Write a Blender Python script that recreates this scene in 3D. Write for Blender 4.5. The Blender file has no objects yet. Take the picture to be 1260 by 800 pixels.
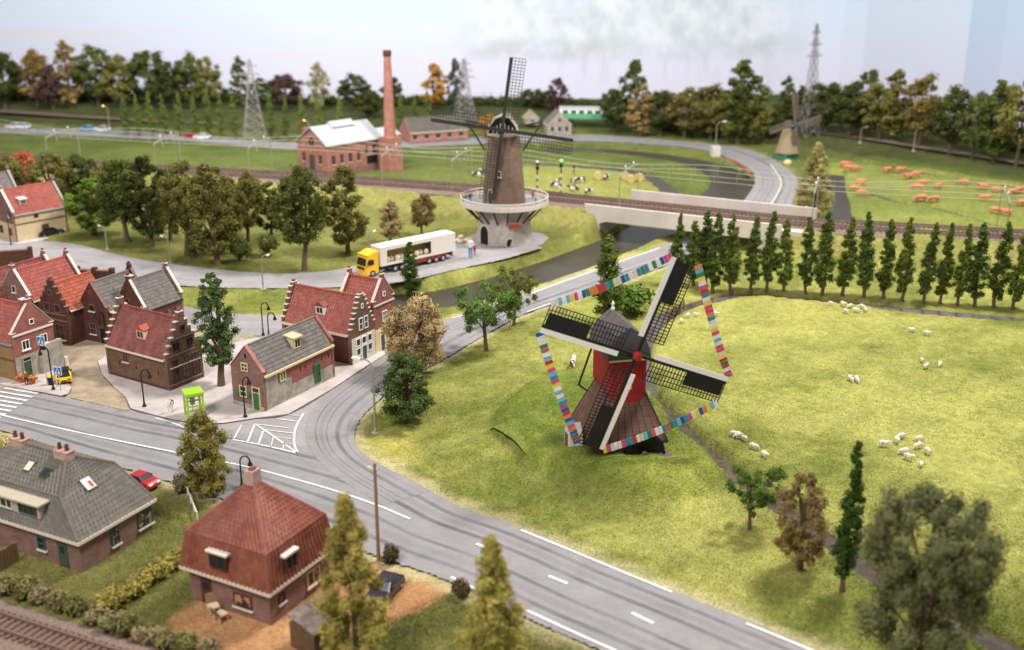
import bpy, bmesh, math, random
import numpy as np
from mathutils import Vector, Matrix
R = math.radians
SC = bpy.context.scene
COL = SC.collection
# ---------------------------------------------------------------- camera, light, exposure
FPX, HORIZON, CAMH = 1400.0, -75.0, 47.0          # focal length in photo pixels, horizon row, camera height
PITCH = math.atan((400 - HORIZON) / FPX)
cd = bpy.data.cameras.new('camera'); cam = bpy.data.objects.new('camera', cd); COL.objects.link(cam)
cam.location = (0, 0, CAMH); cam.rotation_euler = (math.pi / 2 - PITCH, 0, 0)
cd.sensor_width = 36; cd.lens = 36 * FPX / 1260; cd.clip_start = 1; cd.clip_end = 3000
cd.dof.use_dof = True; cd.dof.focus_distance = 119; cd.dof.aperture_fstop = 0.069; cd.dof.aperture_blades = 0
SC.camera = cam
W = bpy.data.worlds.new('World'); SC.world = W; W.use_nodes = True
bg = W.node_tree.nodes['Background']; bg.inputs[0].default_value = (1.0, 0.955, 0.93, 1); bg.inputs[1].default_value = 0.37
def area(name, loc, aim, size, watts, col):
    l = bpy.data.lights.new(name, 'AREA'); l.shape = 'DISK'; l.size = size; l.energy = watts; l.color = col
    o = bpy.data.objects.new(name, l); COL.objects.link(o); o.location = loc
    o.rotation_euler = (Vector(aim) - Vector(loc)).to_track_quat('-Z', 'Y').to_euler(); return o
# the exhibition hall's ceiling lamps, then a lamp added to wash the backdrop
area('overhead_lamp', (85, 150, 175), (5, 130, 0), 34, 450000, (1, .955, .905))
area('overhead_lamp', (-70, 0, 135), (-20, 150, 0), 60, 230000, (1, .955, .93))
area('overhead_lamp', (-60, 190, 125), (-35, 346, 12), 70, 260000, (1, .965, .99))  # added lamp, only there to brighten the painted sky wall
SC.view_settings.view_transform = 'Standard'; SC.view_settings.look = 'None'
SC.view_settings.exposure = 0.1; SC.view_settings.gamma = 1; SC.view_settings.use_curve_mapping = False
SC.cycles.max_bounces = 5; SC.cycles.diffuse_bounces = 3; SC.cycles.glossy_bounces = 2
SC.cycles.transparent_max_bounces = 6; SC.cycles.use_denoising = True
# ---------------------------------------------------------------- helpers
def P(x, y, z=0.0):
    """point of the layout at height z that the photograph shows at (x, y)"""
    cp, sp = math.cos(PITCH), math.sin(PITCH)
    a, b = (x - 630) / FPX, (400 - y) / FPX
    dz = -sp + b * cp; t = (z - CAMH) / dz
    return Vector((a * t, (cp + b * sp) * t, z))
def pxm(y):      # photo pixels per metre at ground row y
    p = P(630, y); dep = p.y * math.cos(PITCH) + CAMH * math.sin(PITCH); return FPX / dep * .95
def S(r, g, b):
    f = lambda c: (c / 255 / 12.92) if c / 255 <= .04045 else ((c / 255 + .055) / 1.055) ** 2.4
    l = .3 * r + .6 * g + .1 * b; k = .10; r, g, b = r + (l - r) * k, g + (l - g) * k, b + (l - b) * k      # faded, dusty model colours
    return (f(r), f(g), f(b))
def catmull(pts, n):
    pts = [Vector(p) for p in pts]; out = []
    Q = [2 * pts[0] - pts[1]] + pts + [2 * pts[-1] - pts[-2]]
    for i in range(1, len(Q) - 2):
        a, b, c, d = Q[i - 1:i + 3]
        for k in range(n):
            t = k / n
            out.append(.5 * ((2 * b) + (c - a) * t + (2 * a - 5 * b + 4 * c - d) * t * t + (3 * b - a - 3 * c + d) * t ** 3))
    out.append(pts[-1]); return out
def resample(pts, n):
    L = [0]
    for a, b in zip(pts, pts[1:]): L.append(L[-1] + (b - a).length)
    out = []
    for k in range(n):
        s = L[-1] * k / (n - 1); i = 0
        while i < len(L) - 2 and L[i + 1] < s: i += 1
        t = (s - L[i]) / max(1e-9, L[i + 1] - L[i]); out.append(pts[i].lerp(pts[i + 1], min(1, t)))
    return out
class MB:
    def __init__(s): s.v = []; s.f = []; s.t = []
    def add(s, vs, fs, t=1.0):
        o = len(s.v); s.v += [tuple(v) for v in vs]
        for f in fs: s.f.append(tuple(i + o for i in f)); s.t.append(t)
        return s
    def hexa(s, c, t=1.0):   # 8 corners, bottom loop then top loop
        return s.add(c, [(3, 2, 1, 0), (4, 5, 6, 7), (0, 1, 5, 4), (1, 2, 6, 5), (2, 3, 7, 6), (3, 0, 4, 7)], t)
    def box(s, x0, x1, y0, y1, z0, z1, t=1.0, T=None):
        c = [(x0, y0, z0), (x1, y0, z0), (x1, y1, z0), (x0, y1, z0), (x0, y0, z1), (x1, y0, z1), (x1, y1, z1), (x0, y1, z1)]
        if T: c = [T(*q) for q in c]
        return s.hexa(c, t)
    def beam(s, a, b, w, h=None, up=(0, 0, 1), t=1.0):
        a, b = Vector(a), Vector(b); h = h or w; d = (b - a).normalized(); up = Vector(up)
        if abs(d.dot(up)) > .98: up = Vector((1, 0, 0))
        x = d.cross(up).normalized() * w / 2; y = x.cross(d).normalized() * h / 2
        return s.hexa([a - x - y, a + x - y, b + x - y, b - x - y, a - x + y, a + x + y, b + x + y, b - x + y], t)
    def tube(s, pts, r, n=6, cap=True, t=1.0):
        pts = [Vector(p) for p in pts]; rs = r if isinstance(r, (list, tuple)) else [r] * len(pts)
        vs, fs = [], []; ref = None
        for i, p in enumerate(pts):
            d = (pts[min(i + 1, len(pts) - 1)] - pts[max(i - 1, 0)]).normalized()
            if ref is None: ref = Vector((1, 0, 0)) if abs(d.x) < .9 else Vector((0, 1, 0))
            x = d.cross(ref).normalized(); y = x.cross(d).normalized(); ref = -y if False else ref
            for k in range(n):
                a = 2 * math.pi * k / n; vs.append(p + (x * math.cos(a) + y * math.sin(a)) * rs[i])
        for i in range(len(pts) - 1):
            for k in range(n):
                k2 = (k + 1) % n; fs.append((i * n + k, i * n + k2, (i + 1) * n + k2, (i + 1) * n + k))
        if cap: fs.append(tuple(range(n - 1, -1, -1))); fs.append(tuple((len(pts) - 1) * n + k for k in range(n)))
        return s.add(vs, fs, t)
    def lathe(s, prof, n=20, c=(0, 0, 0), T=None, ph=0, t=1.0):
        vs, fs = [], []
        for (r, z) in prof:
            for k in range(n):
                a = 2 * math.pi * k / n + ph; q = (c[0] + r * math.cos(a), c[1] + r * math.sin(a), c[2] + z)
                vs.append(T(*q) if T else q)
        for i in range(len(prof) - 1):
            for k in range(n):
                k2 = (k + 1) % n; fs.append((i * n + k, i * n + k2, (i + 1) * n + k2, (i + 1) * n + k))
        fs.append(tuple(range(n - 1, -1, -1))); fs.append(tuple((len(prof) - 1) * n + k for k in range(n)))
        return s.add(vs, fs, t)
    def ball(s, c, r, n=8, m=6, jit=0, rnd=random, t=1.0):
        r = (r, r, r) if not isinstance(r, (tuple, list)) else r; vs, fs = [], []
        for i in range(m + 1):
            th = math.pi * i / m
            for k in range(n):
                a = 2 * math.pi * k / n; j = 1 + (rnd.uniform(-jit, jit) if jit else 0)
                vs.append((c[0] + r[0] * j * math.sin(th) * math.cos(a), c[1] + r[1] * j * math.sin(th) * math.sin(a), c[2] + r[2] * j * math.cos(th)))
        for i in range(m):
            for k in range(n):
                k2 = (k + 1) % n; fs.append((i * n + k, (i + 1) * n + k, (i + 1) * n + k2, i * n + k2))
        return s.add(vs, fs, t)
    def prism(s, poly, d0, d1, T, t=1.0):   # poly in (u, z); T(u, d, z)
        n = len(poly); vs = [T(u, d0, z) for u, z in poly] + [T(u, d1, z) for u, z in poly]
        fs = [tuple(range(n)), tuple(range(2 * n - 1, n - 1, -1))] + [(i, n + i, n + (i + 1) % n, (i + 1) % n) for i in range(n)]
        return s.add(vs, fs, t)
    def build(s, name, m, parent=None, smooth=False, kind=None, fix=True):
        me = bpy.data.meshes.new(name); me.from_pydata(s.v, [], s.f)
        if fix and len(s.f) < 6000:
            b = bmesh.new(); b.from_mesh(me); bmesh.ops.recalc_face_normals(b, faces=b.faces); b.to_mesh(me); b.free()
        if any(t != 1.0 for t in s.t):
            a = me.attributes.new('tint', 'FLOAT', 'FACE'); a.data.foreach_set('value', s.t)
        else:
            a = me.attributes.new('tint', 'FLOAT', 'FACE'); a.data.foreach_set('value', [1.0] * len(me.polygons))
        if smooth:
            me.polygons.foreach_set('use_smooth', [True] * len(me.polygons))
        return link(name, me, m, parent, kind)
def link(name, me, m=None, parent=None, kind=None):
    if m: me.materials.append(m)
    o = bpy.data.objects.new(name, me); COL.objects.link(o)
    if parent: o.parent = parent
    if kind: o['kind'] = kind
    return o
def np_mesh(name, V, F, tint=None, col=None):
    me = bpy.data.meshes.new(name); n, k = F.shape
    me.vertices.add(len(V)); me.vertices.foreach_set('co', V.astype(np.float32).ravel())
    me.loops.add(n * k); me.loops.foreach_set('vertex_index', F.astype(np.int32).ravel())
    me.polygons.add(n); me.polygons.foreach_set('loop_start', np.arange(0, n * k, k, dtype=np.int32))
    try: me.polygons.foreach_set('loop_total', np.full(n, k, dtype=np.int32))
    except Exception: pass
    me.update(calc_edges=True)
    if tint is not None:
        a = me.attributes.new('tint', 'FLOAT', 'FACE'); a.data.foreach_set('value', tint.astype(np.float32))
    if col is not None:
        a = me.attributes.new('zone', 'FLOAT_COLOR', 'POINT'); a.data.foreach_set('color', np.c_[col, np.ones(len(col))].astype(np.float32).ravel())
    return me
LABELS = {}
def tag(o, label, cat, group=None):
    o['label'] = label; o['category'] = cat
    if group: o['group'] = group
    return o
def thing(name, label, cat, loc=(0, 0, 0), rz=0.0, group=None, scale=None):
    o = bpy.data.objects.new(name, None); COL.objects.link(o); o.empty_display_size = .5
    o.location = loc; o.rotation_euler = (0, 0, rz)
    if scale: o.scale = scale
    return tag(o, label, cat, group)
def copy_tree(o, parent=None, label=None):
    c = o.copy(); COL.objects.link(c); c.parent = parent
    for ch in o.children: copy_tree(ch, c)
    if label: c['label'] = label
    return c
ORD = ['leftmost', 'second from left', 'third from left', 'fourth from left', 'fifth from left', 'sixth from left', 'seventh from left', 'eighth from left',
       'ninth from left', 'tenth from left', 'eleventh from left', 'twelfth from left', 'thirteenth from left', 'fourteenth from left', 'fifteenth from left',
       'sixteenth from left', 'seventeenth from left', 'eighteenth from left', 'nineteenth from left', 'twentieth from left', 'twenty-first from left',
       'twenty-second from left', 'twenty-third from left', 'twenty-fourth from left', 'twenty-fifth from left', 'twenty-sixth from left', 'twenty-seventh from left']
def ordinals(n): return ORD[:n - 1] + ['rightmost'] if n > 1 else ['only']
# ---------------------------------------------------------------- materials
def mat(name, col, rough=.8, var=.12, scale=2.0, bump=0.0, bscale=6.0, col2=None, mix=(.4, .6), tint=True, objcol=False, metal=0.0, spec=.25,
        emit=0.0, stretch=(1, 1, 1), world=False, detail=3, trans=0.0, coat=0.0):
    m = bpy.data.materials.new(name); m.use_nodes = True; N = m.node_tree.nodes; Lk = m.node_tree.links
    b = N['Principled BSDF']; b.inputs['Roughness'].default_value = rough; b.inputs['Metallic'].default_value = metal
    b.inputs['Specular IOR Level'].default_value = spec; b.inputs['Coat Weight'].default_value = coat
    if world: src = N.new('ShaderNodeNewGeometry').outputs['Position']
    else: src = N.new('ShaderNodeTexCoord').outputs['Object']
    mp = N.new('ShaderNodeMapping'); mp.inputs['Scale'].default_value = stretch; Lk.new(src, mp.inputs[0])
    n1 = N.new('ShaderNodeTexNoise'); n1.inputs['Scale'].default_value = scale; n1.inputs['Detail'].default_value = detail; n1.inputs['Roughness'].default_value = .65
    Lk.new(mp.outputs[0], n1.inputs['Vector'])
    cr = N.new('ShaderNodeValToRGB'); e = cr.color_ramp.elements
    if col2: c0, c1 = col, col2; e[0].position, e[1].position = mix
    else:
        c0 = [c * (1 - var) for c in col]; c1 = [min(1, c * (1 + var)) for c in col]; e[0].position, e[1].position = .3, .7
    e[0].color = (*c0, 1); e[1].color = (*c1, 1); Lk.new(n1.outputs['Fac'], cr.inputs[0]); out = cr.outputs[0]
    def mul(a, bsock):
        x = N.new('ShaderNodeMix'); x.data_type = 'RGBA'; x.blend_type = 'MULTIPLY'; x.inputs['Factor'].default_value = 1
        Lk.new(a, x.inputs['A']); Lk.new(bsock, x.inputs['B']); return x.outputs['Result']
    if tint:
        a = N.new('ShaderNodeAttribute'); a.attribute_name = 'tint'; out = mul(out, a.outputs['Fac'])
    if objcol:
        oi = N.new('ShaderNodeObjectInfo'); out = mul(out, oi.outputs['Color'])
    Lk.new(out, b.inputs['Base Color'])
    if emit:
        Lk.new(out, b.inputs['Emission Color']); b.inputs['Emission Strength'].default_value = emit
    if bump:
        n2 = N.new('ShaderNodeTexNoise'); n2.inputs['Scale'].default_value = bscale; n2.inputs['Detail'].default_value = 4; Lk.new(mp.outputs[0], n2.inputs['Vector'])
        bp = N.new('ShaderNodeBump'); bp.inputs['Strength'].default_value = min(1, bump); bp.inputs['Distance'].default_value = .12 * max(1, bump)
        Lk.new(n2.outputs['Fac'], bp.inputs['Height']); Lk.new(bp.outputs[0], b.inputs['Normal'])
    if trans:
        tr = N.new('ShaderNodeBsdfTranslucent'); Lk.new(out, tr.inputs[0]); mx = N.new('ShaderNodeMixShader'); mx.inputs[0].default_value = trans
        Lk.new(b.outputs[0], mx.inputs[1]); Lk.new(tr.outputs[0], mx.inputs[2]); Lk.new(mx.outputs[0], N['Material Output'].inputs[0])
    return m
def brick_mat(name, c1, c2, mortar, w=.62, h=.21, bump=.35):
    m = bpy.data.materials.new(name); m.use_nodes = True; N = m.node_tree.nodes; Lk = m.node_tree.links; b = N['Principled BSDF']
    b.inputs['Roughness'].default_value = .85; b.inputs['Specular IOR Level'].default_value = .2
    tc = N.new('ShaderNodeTexCoord'); sx = N.new('ShaderNodeSeparateXYZ'); Lk.new(tc.outputs['Object'], sx.inputs[0])
    ad = N.new('ShaderNodeMath'); Lk.new(sx.outputs[0], ad.inputs[0]); Lk.new(sx.outputs[1], ad.inputs[1])
    cb = N.new('ShaderNodeCombineXYZ'); Lk.new(ad.outputs[0], cb.inputs[0]); Lk.new(sx.outputs[2], cb.inputs[1])
    bk = N.new('ShaderNodeTexBrick'); bk.inputs['Scale'].default_value = 1; bk.inputs['Brick Width'].default_value = w; bk.inputs['Row Height'].default_value = h
    bk.inputs['Mortar Size'].default_value = .018; bk.inputs['Color1'].default_value = (*c1, 1); bk.inputs['Color2'].default_value = (*c2, 1); bk.inputs['Mortar'].default_value = (*mortar, 1)
    Lk.new(cb.outputs[0], bk.inputs['Vector'])
    n = N.new('ShaderNodeTexNoise'); n.inputs['Scale'].default_value = .8; n.inputs['Detail'].default_value = 6; n.inputs['Roughness'].default_value = .7; Lk.new(tc.outputs['Object'], n.inputs['Vector'])
    r = N.new('ShaderNodeMapRange'); r.inputs[1].default_value = .3; r.inputs[2].default_value = .7; r.inputs[3].default_value = .72; r.inputs[4].default_value = 1.22; Lk.new(n.outputs['Fac'], r.inputs[0])
    x = N.new('ShaderNodeMix'); x.data_type = 'RGBA'; x.blend_type = 'MULTIPLY'; x.inputs['Factor'].default_value = 1
    Lk.new(bk.outputs['Color'], x.inputs['A']); Lk.new(r.outputs[0], x.inputs['B']); Lk.new(x.outputs['Result'], b.inputs['Base Color'])
    bp = N.new('ShaderNodeBump'); bp.inputs['Strength'].default_value = bump; bp.inputs['Distance'].default_value = .03; bp.invert = True
    Lk.new(bk.outputs['Fac'], bp.inputs['Height']); Lk.new(bp.outputs[0], b.inputs['Normal'])
    return m
M = {}
M['brick_brown'] = brick_mat('brown brick', S(122, 90, 70), S(106, 78, 60), S(116, 96, 80))
M['brick_dark'] = brick_mat('dark brown brick', S(98, 60, 50), S(86, 50, 44), S(96, 70, 60))
M['brick_red'] = brick_mat('red brick', S(158, 92, 82), S(142, 78, 70), S(150, 112, 100))
M['brick_mauve'] = brick_mat('mauve brown brick', S(142, 104, 94), S(130, 92, 84), S(140, 114, 106))
M['brick_pink'] = brick_mat('pink factory brick', S(182, 118, 102), S(168, 104, 92), S(176, 134, 120))
M['brick_mill'] = brick_mat('weathered mill brick', S(132, 106, 90), S(118, 94, 80), S(128, 108, 96))
M['brick_wip'] = brick_mat('brown clapboard brick', S(128, 96, 82), S(118, 88, 75), S(104, 78, 68), w=2.2, h=.3)
M['cream'] = mat('cream stone', S(205, 184, 145), var=.1, scale=1.2, bump=.2)
M['ochre'] = mat('ochre stone wall', S(150, 118, 74), var=.12, scale=1.5, bump=.2)
M['plaster'] = mat('grey plaster', S(172, 165, 152), col2=S(140, 134, 122), scale=.9, mix=(.4, .62), bump=.25)
M['paleplaster'] = mat('pale plaster', S(214, 204, 190), var=.1, scale=1.2, bump=.15)
M['yellowplaster'] = mat('pale yellow plaster', S(226, 204, 140), var=.08, scale=1.2)
M['stone'] = mat('grey stone blocks', S(204, 194, 184), col2=S(176, 168, 158), scale=1.0, mix=(.35, .65), bump=.4, bscale=3)
M['concrete'] = mat('pale concrete', S(226, 214, 204), col2=S(210, 198, 188), scale=.25, mix=(.35, .7), bump=.1, stretch=(1, 1, .5))
M['tile_red'] = mat('red pantiles', S(164, 80, 68), var=.16, scale=1.4, rough=.6, spec=.3)
M['tile_redbrown'] = mat('red brown pantiles', S(148, 72, 64), col2=S(122, 58, 54), scale=.9, rough=.6, spec=.3)
M['tile_orange'] = mat('orange pantiles', S(176, 84, 60), var=.12, scale=1.4, rough=.6)
M['tile_rust'] = mat('rust brown pantiles', S(134, 70, 55), col2=S(150, 86, 66), scale=.8, rough=.5, spec=.4)
M['chimneybrick'] = brick_mat('pale pink chimney brick', S(190, 156, 140), S(180, 144, 130), S(186, 160, 146))
M['tile_grey'] = mat('grey pantiles', S(112, 106, 102), var=.16, scale=1.2, rough=.6, spec=.3)
M['tile_olive'] = mat('olive grey pantiles', S(104, 98, 88), var=.16, scale=1.2, rough=.55, spec=.35)
M['mast'] = mat('dull tan steel', S(150, 142, 120), var=.08, rough=.6)
M['oldwood'] = mat('weathered grey brown timber', S(118, 106, 94), var=.15)
M['zinc'] = mat('pale sheet roof', S(172, 176, 176), var=.05, rough=.4)
M['coping'] = mat('pale coping stone', S(216, 206, 194), var=.06, rough=.7)
M['white'] = mat('white paint', S(236, 232, 226), var=.04, rough=.5)
M['creampaint'] = mat('cream painted wood', S(222, 200, 150), var=.06, rough=.5)
M['band'] = mat('pale eave board', S(222, 208, 186), var=.06, rough=.6)
M['glass'] = mat('dark window glass', S(40, 42, 48), var=.3, rough=.15, spec=.6, scale=.9)
M['glass_warm'] = mat('window with warm curtains', S(60, 50, 48), col2=S(196, 130, 84), scale=1.1, mix=(.5, .6), rough=.3)
M['dormergrey'] = mat('grey cream boards', S(178, 168, 146), var=.06)
M['green'] = mat('green painted wood', S(50, 122, 66), var=.1, rough=.5)
M['dkgreen'] = mat('dark green painted wood', S(64, 84, 66), var=.1, rough=.5)
M['teal'] = mat('teal window frame', S(52, 112, 104), var=.08, rough=.5)
M['doorbrown'] = mat('brown door', S(92, 54, 44), var=.1, rough=.5)
M['black'] = mat('black paint', S(34, 33, 36), var=.15, rough=.5)
M['dark'] = mat('dark timber', S(58, 54, 54), var=.2, rough=.7)
M['grey'] = mat('grey paint', S(150, 146, 142), var=.1, rough=.6)
M['pole'] = mat('pale grey steel', S(176, 170, 160), var=.08, rough=.5)
M['wood'] = mat('weathered wood', S(148, 116, 84), var=.15, rough=.8, stretch=(1, 1, .2), scale=6)
M['darkwood'] = mat('brown wood', S(110, 80, 58), var=.2, rough=.8)
M['redpaint'] = mat('red painted boards', S(176, 40, 44), var=.12, rough=.5, stretch=(6, 6, .3), scale=1.5)
M['slate'] = mat('dark grey shingles', S(92, 84, 84), var=.2, scale=3, rough=.7, bump=.4, bscale=8)
M['lime'] = mat('lime green paint', S(158, 205, 40), var=.04, rough=.35, coat=.3)
M['yellow'] = mat('yellow car paint', S(240, 205, 20), var=.03, rough=.3, coat=.5)
M['truckyellow'] = mat('golden yellow truck paint', S(246, 190, 30), var=.03, rough=.35, coat=.4)
M['carred'] = mat('red car paint', S(176, 30, 44), var=.03, rough=.3, coat=.5)
M['cardark'] = mat('dark car paint', S(44, 38, 52), var=.05, rough=.3, coat=.5)
M['carblack'] = mat('dull black car paint', S(52, 50, 46), var=.1, rough=.4)
M['carwhite'] = mat('white car paint', S(235, 235, 238), var=.02, rough=.3, coat=.4)
M['carblue'] = mat('pale blue car paint', S(130, 180, 210), var=.03, rough=.3, coat=.4)
M['rubber'] = mat('tyre rubber', S(38, 36, 37), var=.1, rough=.8)
M['rim'] = mat('silver wheel rim', S(196, 194, 194), var=.05, rough=.35, metal=.3)
M['chassis'] = mat('dark chassis', S(50, 46, 46), var=.1, rough=.6)
M['redchassis'] = mat('red chassis', S(160, 44, 38), var=.1, rough=.5)
M['offwhite'] = mat('off white trailer panel', S(222, 216, 206), var=.02, rough=.4)
M['tan'] = mat('tan trailer lining', S(214, 176, 118), var=.08, rough=.7)
M['sack'] = mat('pale sacking', S(222, 202, 166), var=.1, rough=.85)
M['rust'] = mat('rusty rail steel', S(132, 108, 96), var=.12, rough=.5, metal=.3)
M['sleeper'] = mat('dark brown sleeper', S(112, 88, 76), var=.2, rough=.85)
M['hay'] = mat('straw', S(204, 176, 110), var=.15, rough=.9, bump=.5)
M['wire'] = mat('pale wire', S(178, 178, 158), var=.03, rough=.6)
M['steelwhite'] = mat('grey lattice steel', S(150, 146, 142), var=.05, rough=.6)
M['thatch'] = mat('brown thatch', S(158, 140, 106), var=.12, rough=.95, bump=.5, stretch=(3, 3, .5))
M['signblue'] = mat('blue sign face', S(36, 120, 196), var=.02, rough=.4)
M['lamp_on'] = mat('lit warm lamp', S(255, 190, 110), var=.02, emit=3)
M['lamp_green'] = mat('lit green lamp', S(120, 255, 60), var=.02, emit=1.6)
M['lamp_off'] = mat('pale lamp glass', S(240, 236, 226), var=.02, rough=.3)
M['orange'] = mat('orange cloth', S(236, 150, 70), var=.1)
M['dkteal'] = mat('dull green boards', S(74, 128, 104), var=.08)
M['trainA'] = mat('white coach', S(232, 236, 226), var=.03, rough=.4)
M['trainB'] = mat('green coach', S(90, 178, 130), var=.04, rough=.4)
M['leaf'] = mat('foliage flock', (1, 1, 1), var=.22, scale=.55, rough=.95, spec=.05, objcol=True, trans=.05)
M['bark'] = mat('tree bark', S(104, 84, 66), var=.25, scale=4, rough=.9, bump=.5)
M['wool'] = mat('cream white wool', S(224, 214, 196), var=.06, rough=.9, scale=6)
M['cow_orange'] = mat('orange brown cow hide', S(214, 128, 92), var=.2, scale=1.5, rough=.8)
M['cow_bw'] = mat('black and white cow hide', S(36, 34, 36), col2=S(228, 224, 220), scale=.9, mix=(.49, .51), rough=.8, detail=0)
M['cow_rw'] = mat('red and white cow hide', S(120, 50, 40), col2=S(232, 224, 214), scale=1.6, mix=(.49, .51), rough=.8, detail=0)
# ---------------------------------------------------------------- the lie of the land
def W2(pts, z=0): return [P(x, y, z) for x, y in pts]
RAILZ = 4.2
rail_px = [(-330, 166), (-150, 181), (0, 193), (80, 200), (167, 206), (300, 213), (430, 221), (593, 233), (700, 244), (850, 259), (978, 272), (1120, 281), (1260, 289), (1500, 304)]
rail = catmull(W2(rail_px, RAILZ), 6)
canal_px = [(470, 376), (510, 372), (560, 366), (640, 345), (700, 325), (750, 306), (800, 284), (842, 266), (882, 247), (901, 230), (894, 215), (862, 203), (812, 194), (750, 188), (670, 185)]
canal = catmull(W2(canal_px, -.9), 5)
isle_px = [(588, 216), (612, 207), (650, 205), (710, 206), (765, 210), (800, 219), (822, 234), (835, 250)]
isle = catmull(W2(isle_px, -.5), 4)
ditch_px = [(1600, 428), (1330, 401), (1260, 394), (1134, 383), (1064, 376), (987, 369), (932, 364), (890, 367), (843, 379), (806, 400), (790, 440), (800, 485), (829, 519), (860, 549), (905, 586), (940, 613), (1014, 661), (1060, 699), (1120, 736), (1190, 774), (1240, 802), (1330, 850)]
ditch = catmull(W2(ditch_px, -.35), 5)
pd1 = catmull(W2([(1027, 215), (1029, 235), (1032, 255), (1036, 272)], -.3), 4)
pd2 = catmull(W2([(1056, 234), (1085, 243), (1115, 252), (1141, 254), (1183, 266), (1232, 279)], -.3), 4)
pd3 = catmull(W2([(1045, 197), (1090, 204), (1140, 214), (1200, 223), (1300, 238)], -.3), 4)
crack = catmull(W2([(603, 535), (616, 549), (632, 562), (649, 575)], 0), 5)
PLAT = 1.0
plat_px = [(-250, 312), (-100, 320), (0, 326), (92, 332), (207, 351), (315, 356), (440, 354), (500, 347), (560, 333), (620, 320), (665, 307), (700, 292), (722, 282)]
plat = W2(plat_px, PLAT)
hill = W2([(-400, 150), (0, 153), (200, 160), (360, 168), (480, 166), (740, 160), (860, 166), (935, 177), (1000, 186), (1130, 203), (1260, 224), (1500, 262)], 0)
MILL = P(760, 540, 2.05)
main_far = [(-160, 452), (0, 476), (75, 489), (163, 507), (290, 531), (370, 549), (450, 569), (500, 588), (560, 621), (640, 650), (760, 700), (870, 744), (1000, 798), (1090, 836)]
main_near = [(-160, 496), (0, 530), (60, 548), (130, 570), (189, 587), (270, 613), (360, 645), (430, 672), (480, 690), (560, 718), (640, 757), (740, 801), (830, 842), (900, 875)]
side_l = [(470, 622), (405, 580), (378, 545), (380, 512), (407, 482), (457, 449), (500, 420), (530, 403), (560, 390), (600, 378), (654, 360), (700, 343), (760, 322), (815, 303), (862, 284), (905, 258), (918, 243), (929, 224), (921, 207), (886, 191), (838, 181), (720, 174), (600, 177), (487, 182), (360, 184), (200, 172), (0, 164), (-200, 158)]
side_r = [(530, 605), (470, 573), (447, 559), (436, 541), (443, 517), (470, 490), (510, 462), (547, 442), (575, 425), (610, 405), (647, 386), (700, 368), (770, 345), (833, 322), (900, 298), (965, 262), (977, 245), (982, 225), (970, 209), (938, 191), (886, 179), (720, 166), (600, 169), (487, 173), (360, 176), (200, 164), (0, 157), (-200, 151)]
truck_f = [(-200, 314), (0, 325), (92, 331), (207, 350), (315, 355), (440, 353), (500, 346), (560, 332), (620, 319), (668, 305)]
truck_b = [(-200, 290), (0, 297), (82, 299), (175, 320), (315, 336), (400, 334), (446, 325), (500, 312), (560, 297), (600, 288)]
back_f = [(100, 390), (217, 400), (300, 412), (345, 412), (430, 402), (520, 405)]
back_b = [(100, 362), (217, 376), (262, 384), (342, 388), (430, 382), (530, 385)]
def ribbon_edges(a, b, z, n):
    ca, cb = catmull(W2(a, z), 8), catmull(W2(b, z), 8)      # same number of control pairs
    return ca, cb
RB = {'main': ribbon_edges(main_far, main_near, 0, 0), 'side': ribbon_edges(side_l, side_r, 0, 0),
      'truck': ribbon_edges(truck_b, truck_f, PLAT, 0), 'back': ribbon_edges(back_b, back_f, 0, 0)}
def npoly(pts): return np.array([(p[0], p[1]) for p in pts])
def pdist(X, Y, pts):
    q = npoly(pts); d = np.full(X.shape, 1e9)
    for (x0, y0), (x1, y1) in zip(q[:-1], q[1:]):
        dx, dy = x1 - x0, y1 - y0; L = dx * dx + dy * dy + 1e-9
        t = np.clip(((X - x0) * dx + (Y - y0) * dy) / L, 0, 1)
        d = np.minimum(d, np.hypot(X - x0 - t * dx, Y - y0 - t * dy))
    return d
def inside(X, Y, pts):
    q = npoly(pts); r = np.zeros(X.shape, bool); n = len(q)
    for i in range(n):
        (x0, y0), (x1, y1) = q[i], q[(i + 1) % n]
        if y0 == y1: continue
        c = ((y0 > Y) != (y1 > Y)) & (X < (x1 - x0) * (Y - y0) / (y1 - y0) + x0); r ^= c
    return r
def sst(t): t = np.clip(t, 0, 1); return t * t * (3 - 2 * t)
def yline(X, pts):
    q = npoly(pts); return np.interp(X, q[:, 0], q[:, 1])
XB0, XB1 = P(741, 292).x, P(944, 300).x        # bridge opening
def vnoise(X, Y, s, seed):
    rs = np.random.RandomState(seed); g = rs.rand(64, 64)
    u, v = X / s, Y / s; i, j = np.floor(u).astype(int), np.floor(v).astype(int); a, b = sst(u - i), sst(v - j)
    A = lambda p, q: g[p % 64, q % 64]
    return (A(i, j) * (1 - a) + A(i + 1, j) * a) * (1 - b) + (A(i, j + 1) * (1 - a) + A(i + 1, j + 1) * a) * b
mound = catmull(W2([(600, 515), (604, 536), (624, 556), (650, 577), (690, 598), (740, 612), (800, 616), (860, 606), (893, 588), (872, 560), (838, 532), (824, 500), (812, 470), (760, 455), (700, 462), (640, 480), (600, 515)], .6), 4)
def mound_in(X, Y): return np.where(inside(X, Y, mound), 1, -1) * pdist(X, Y, mound)
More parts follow.
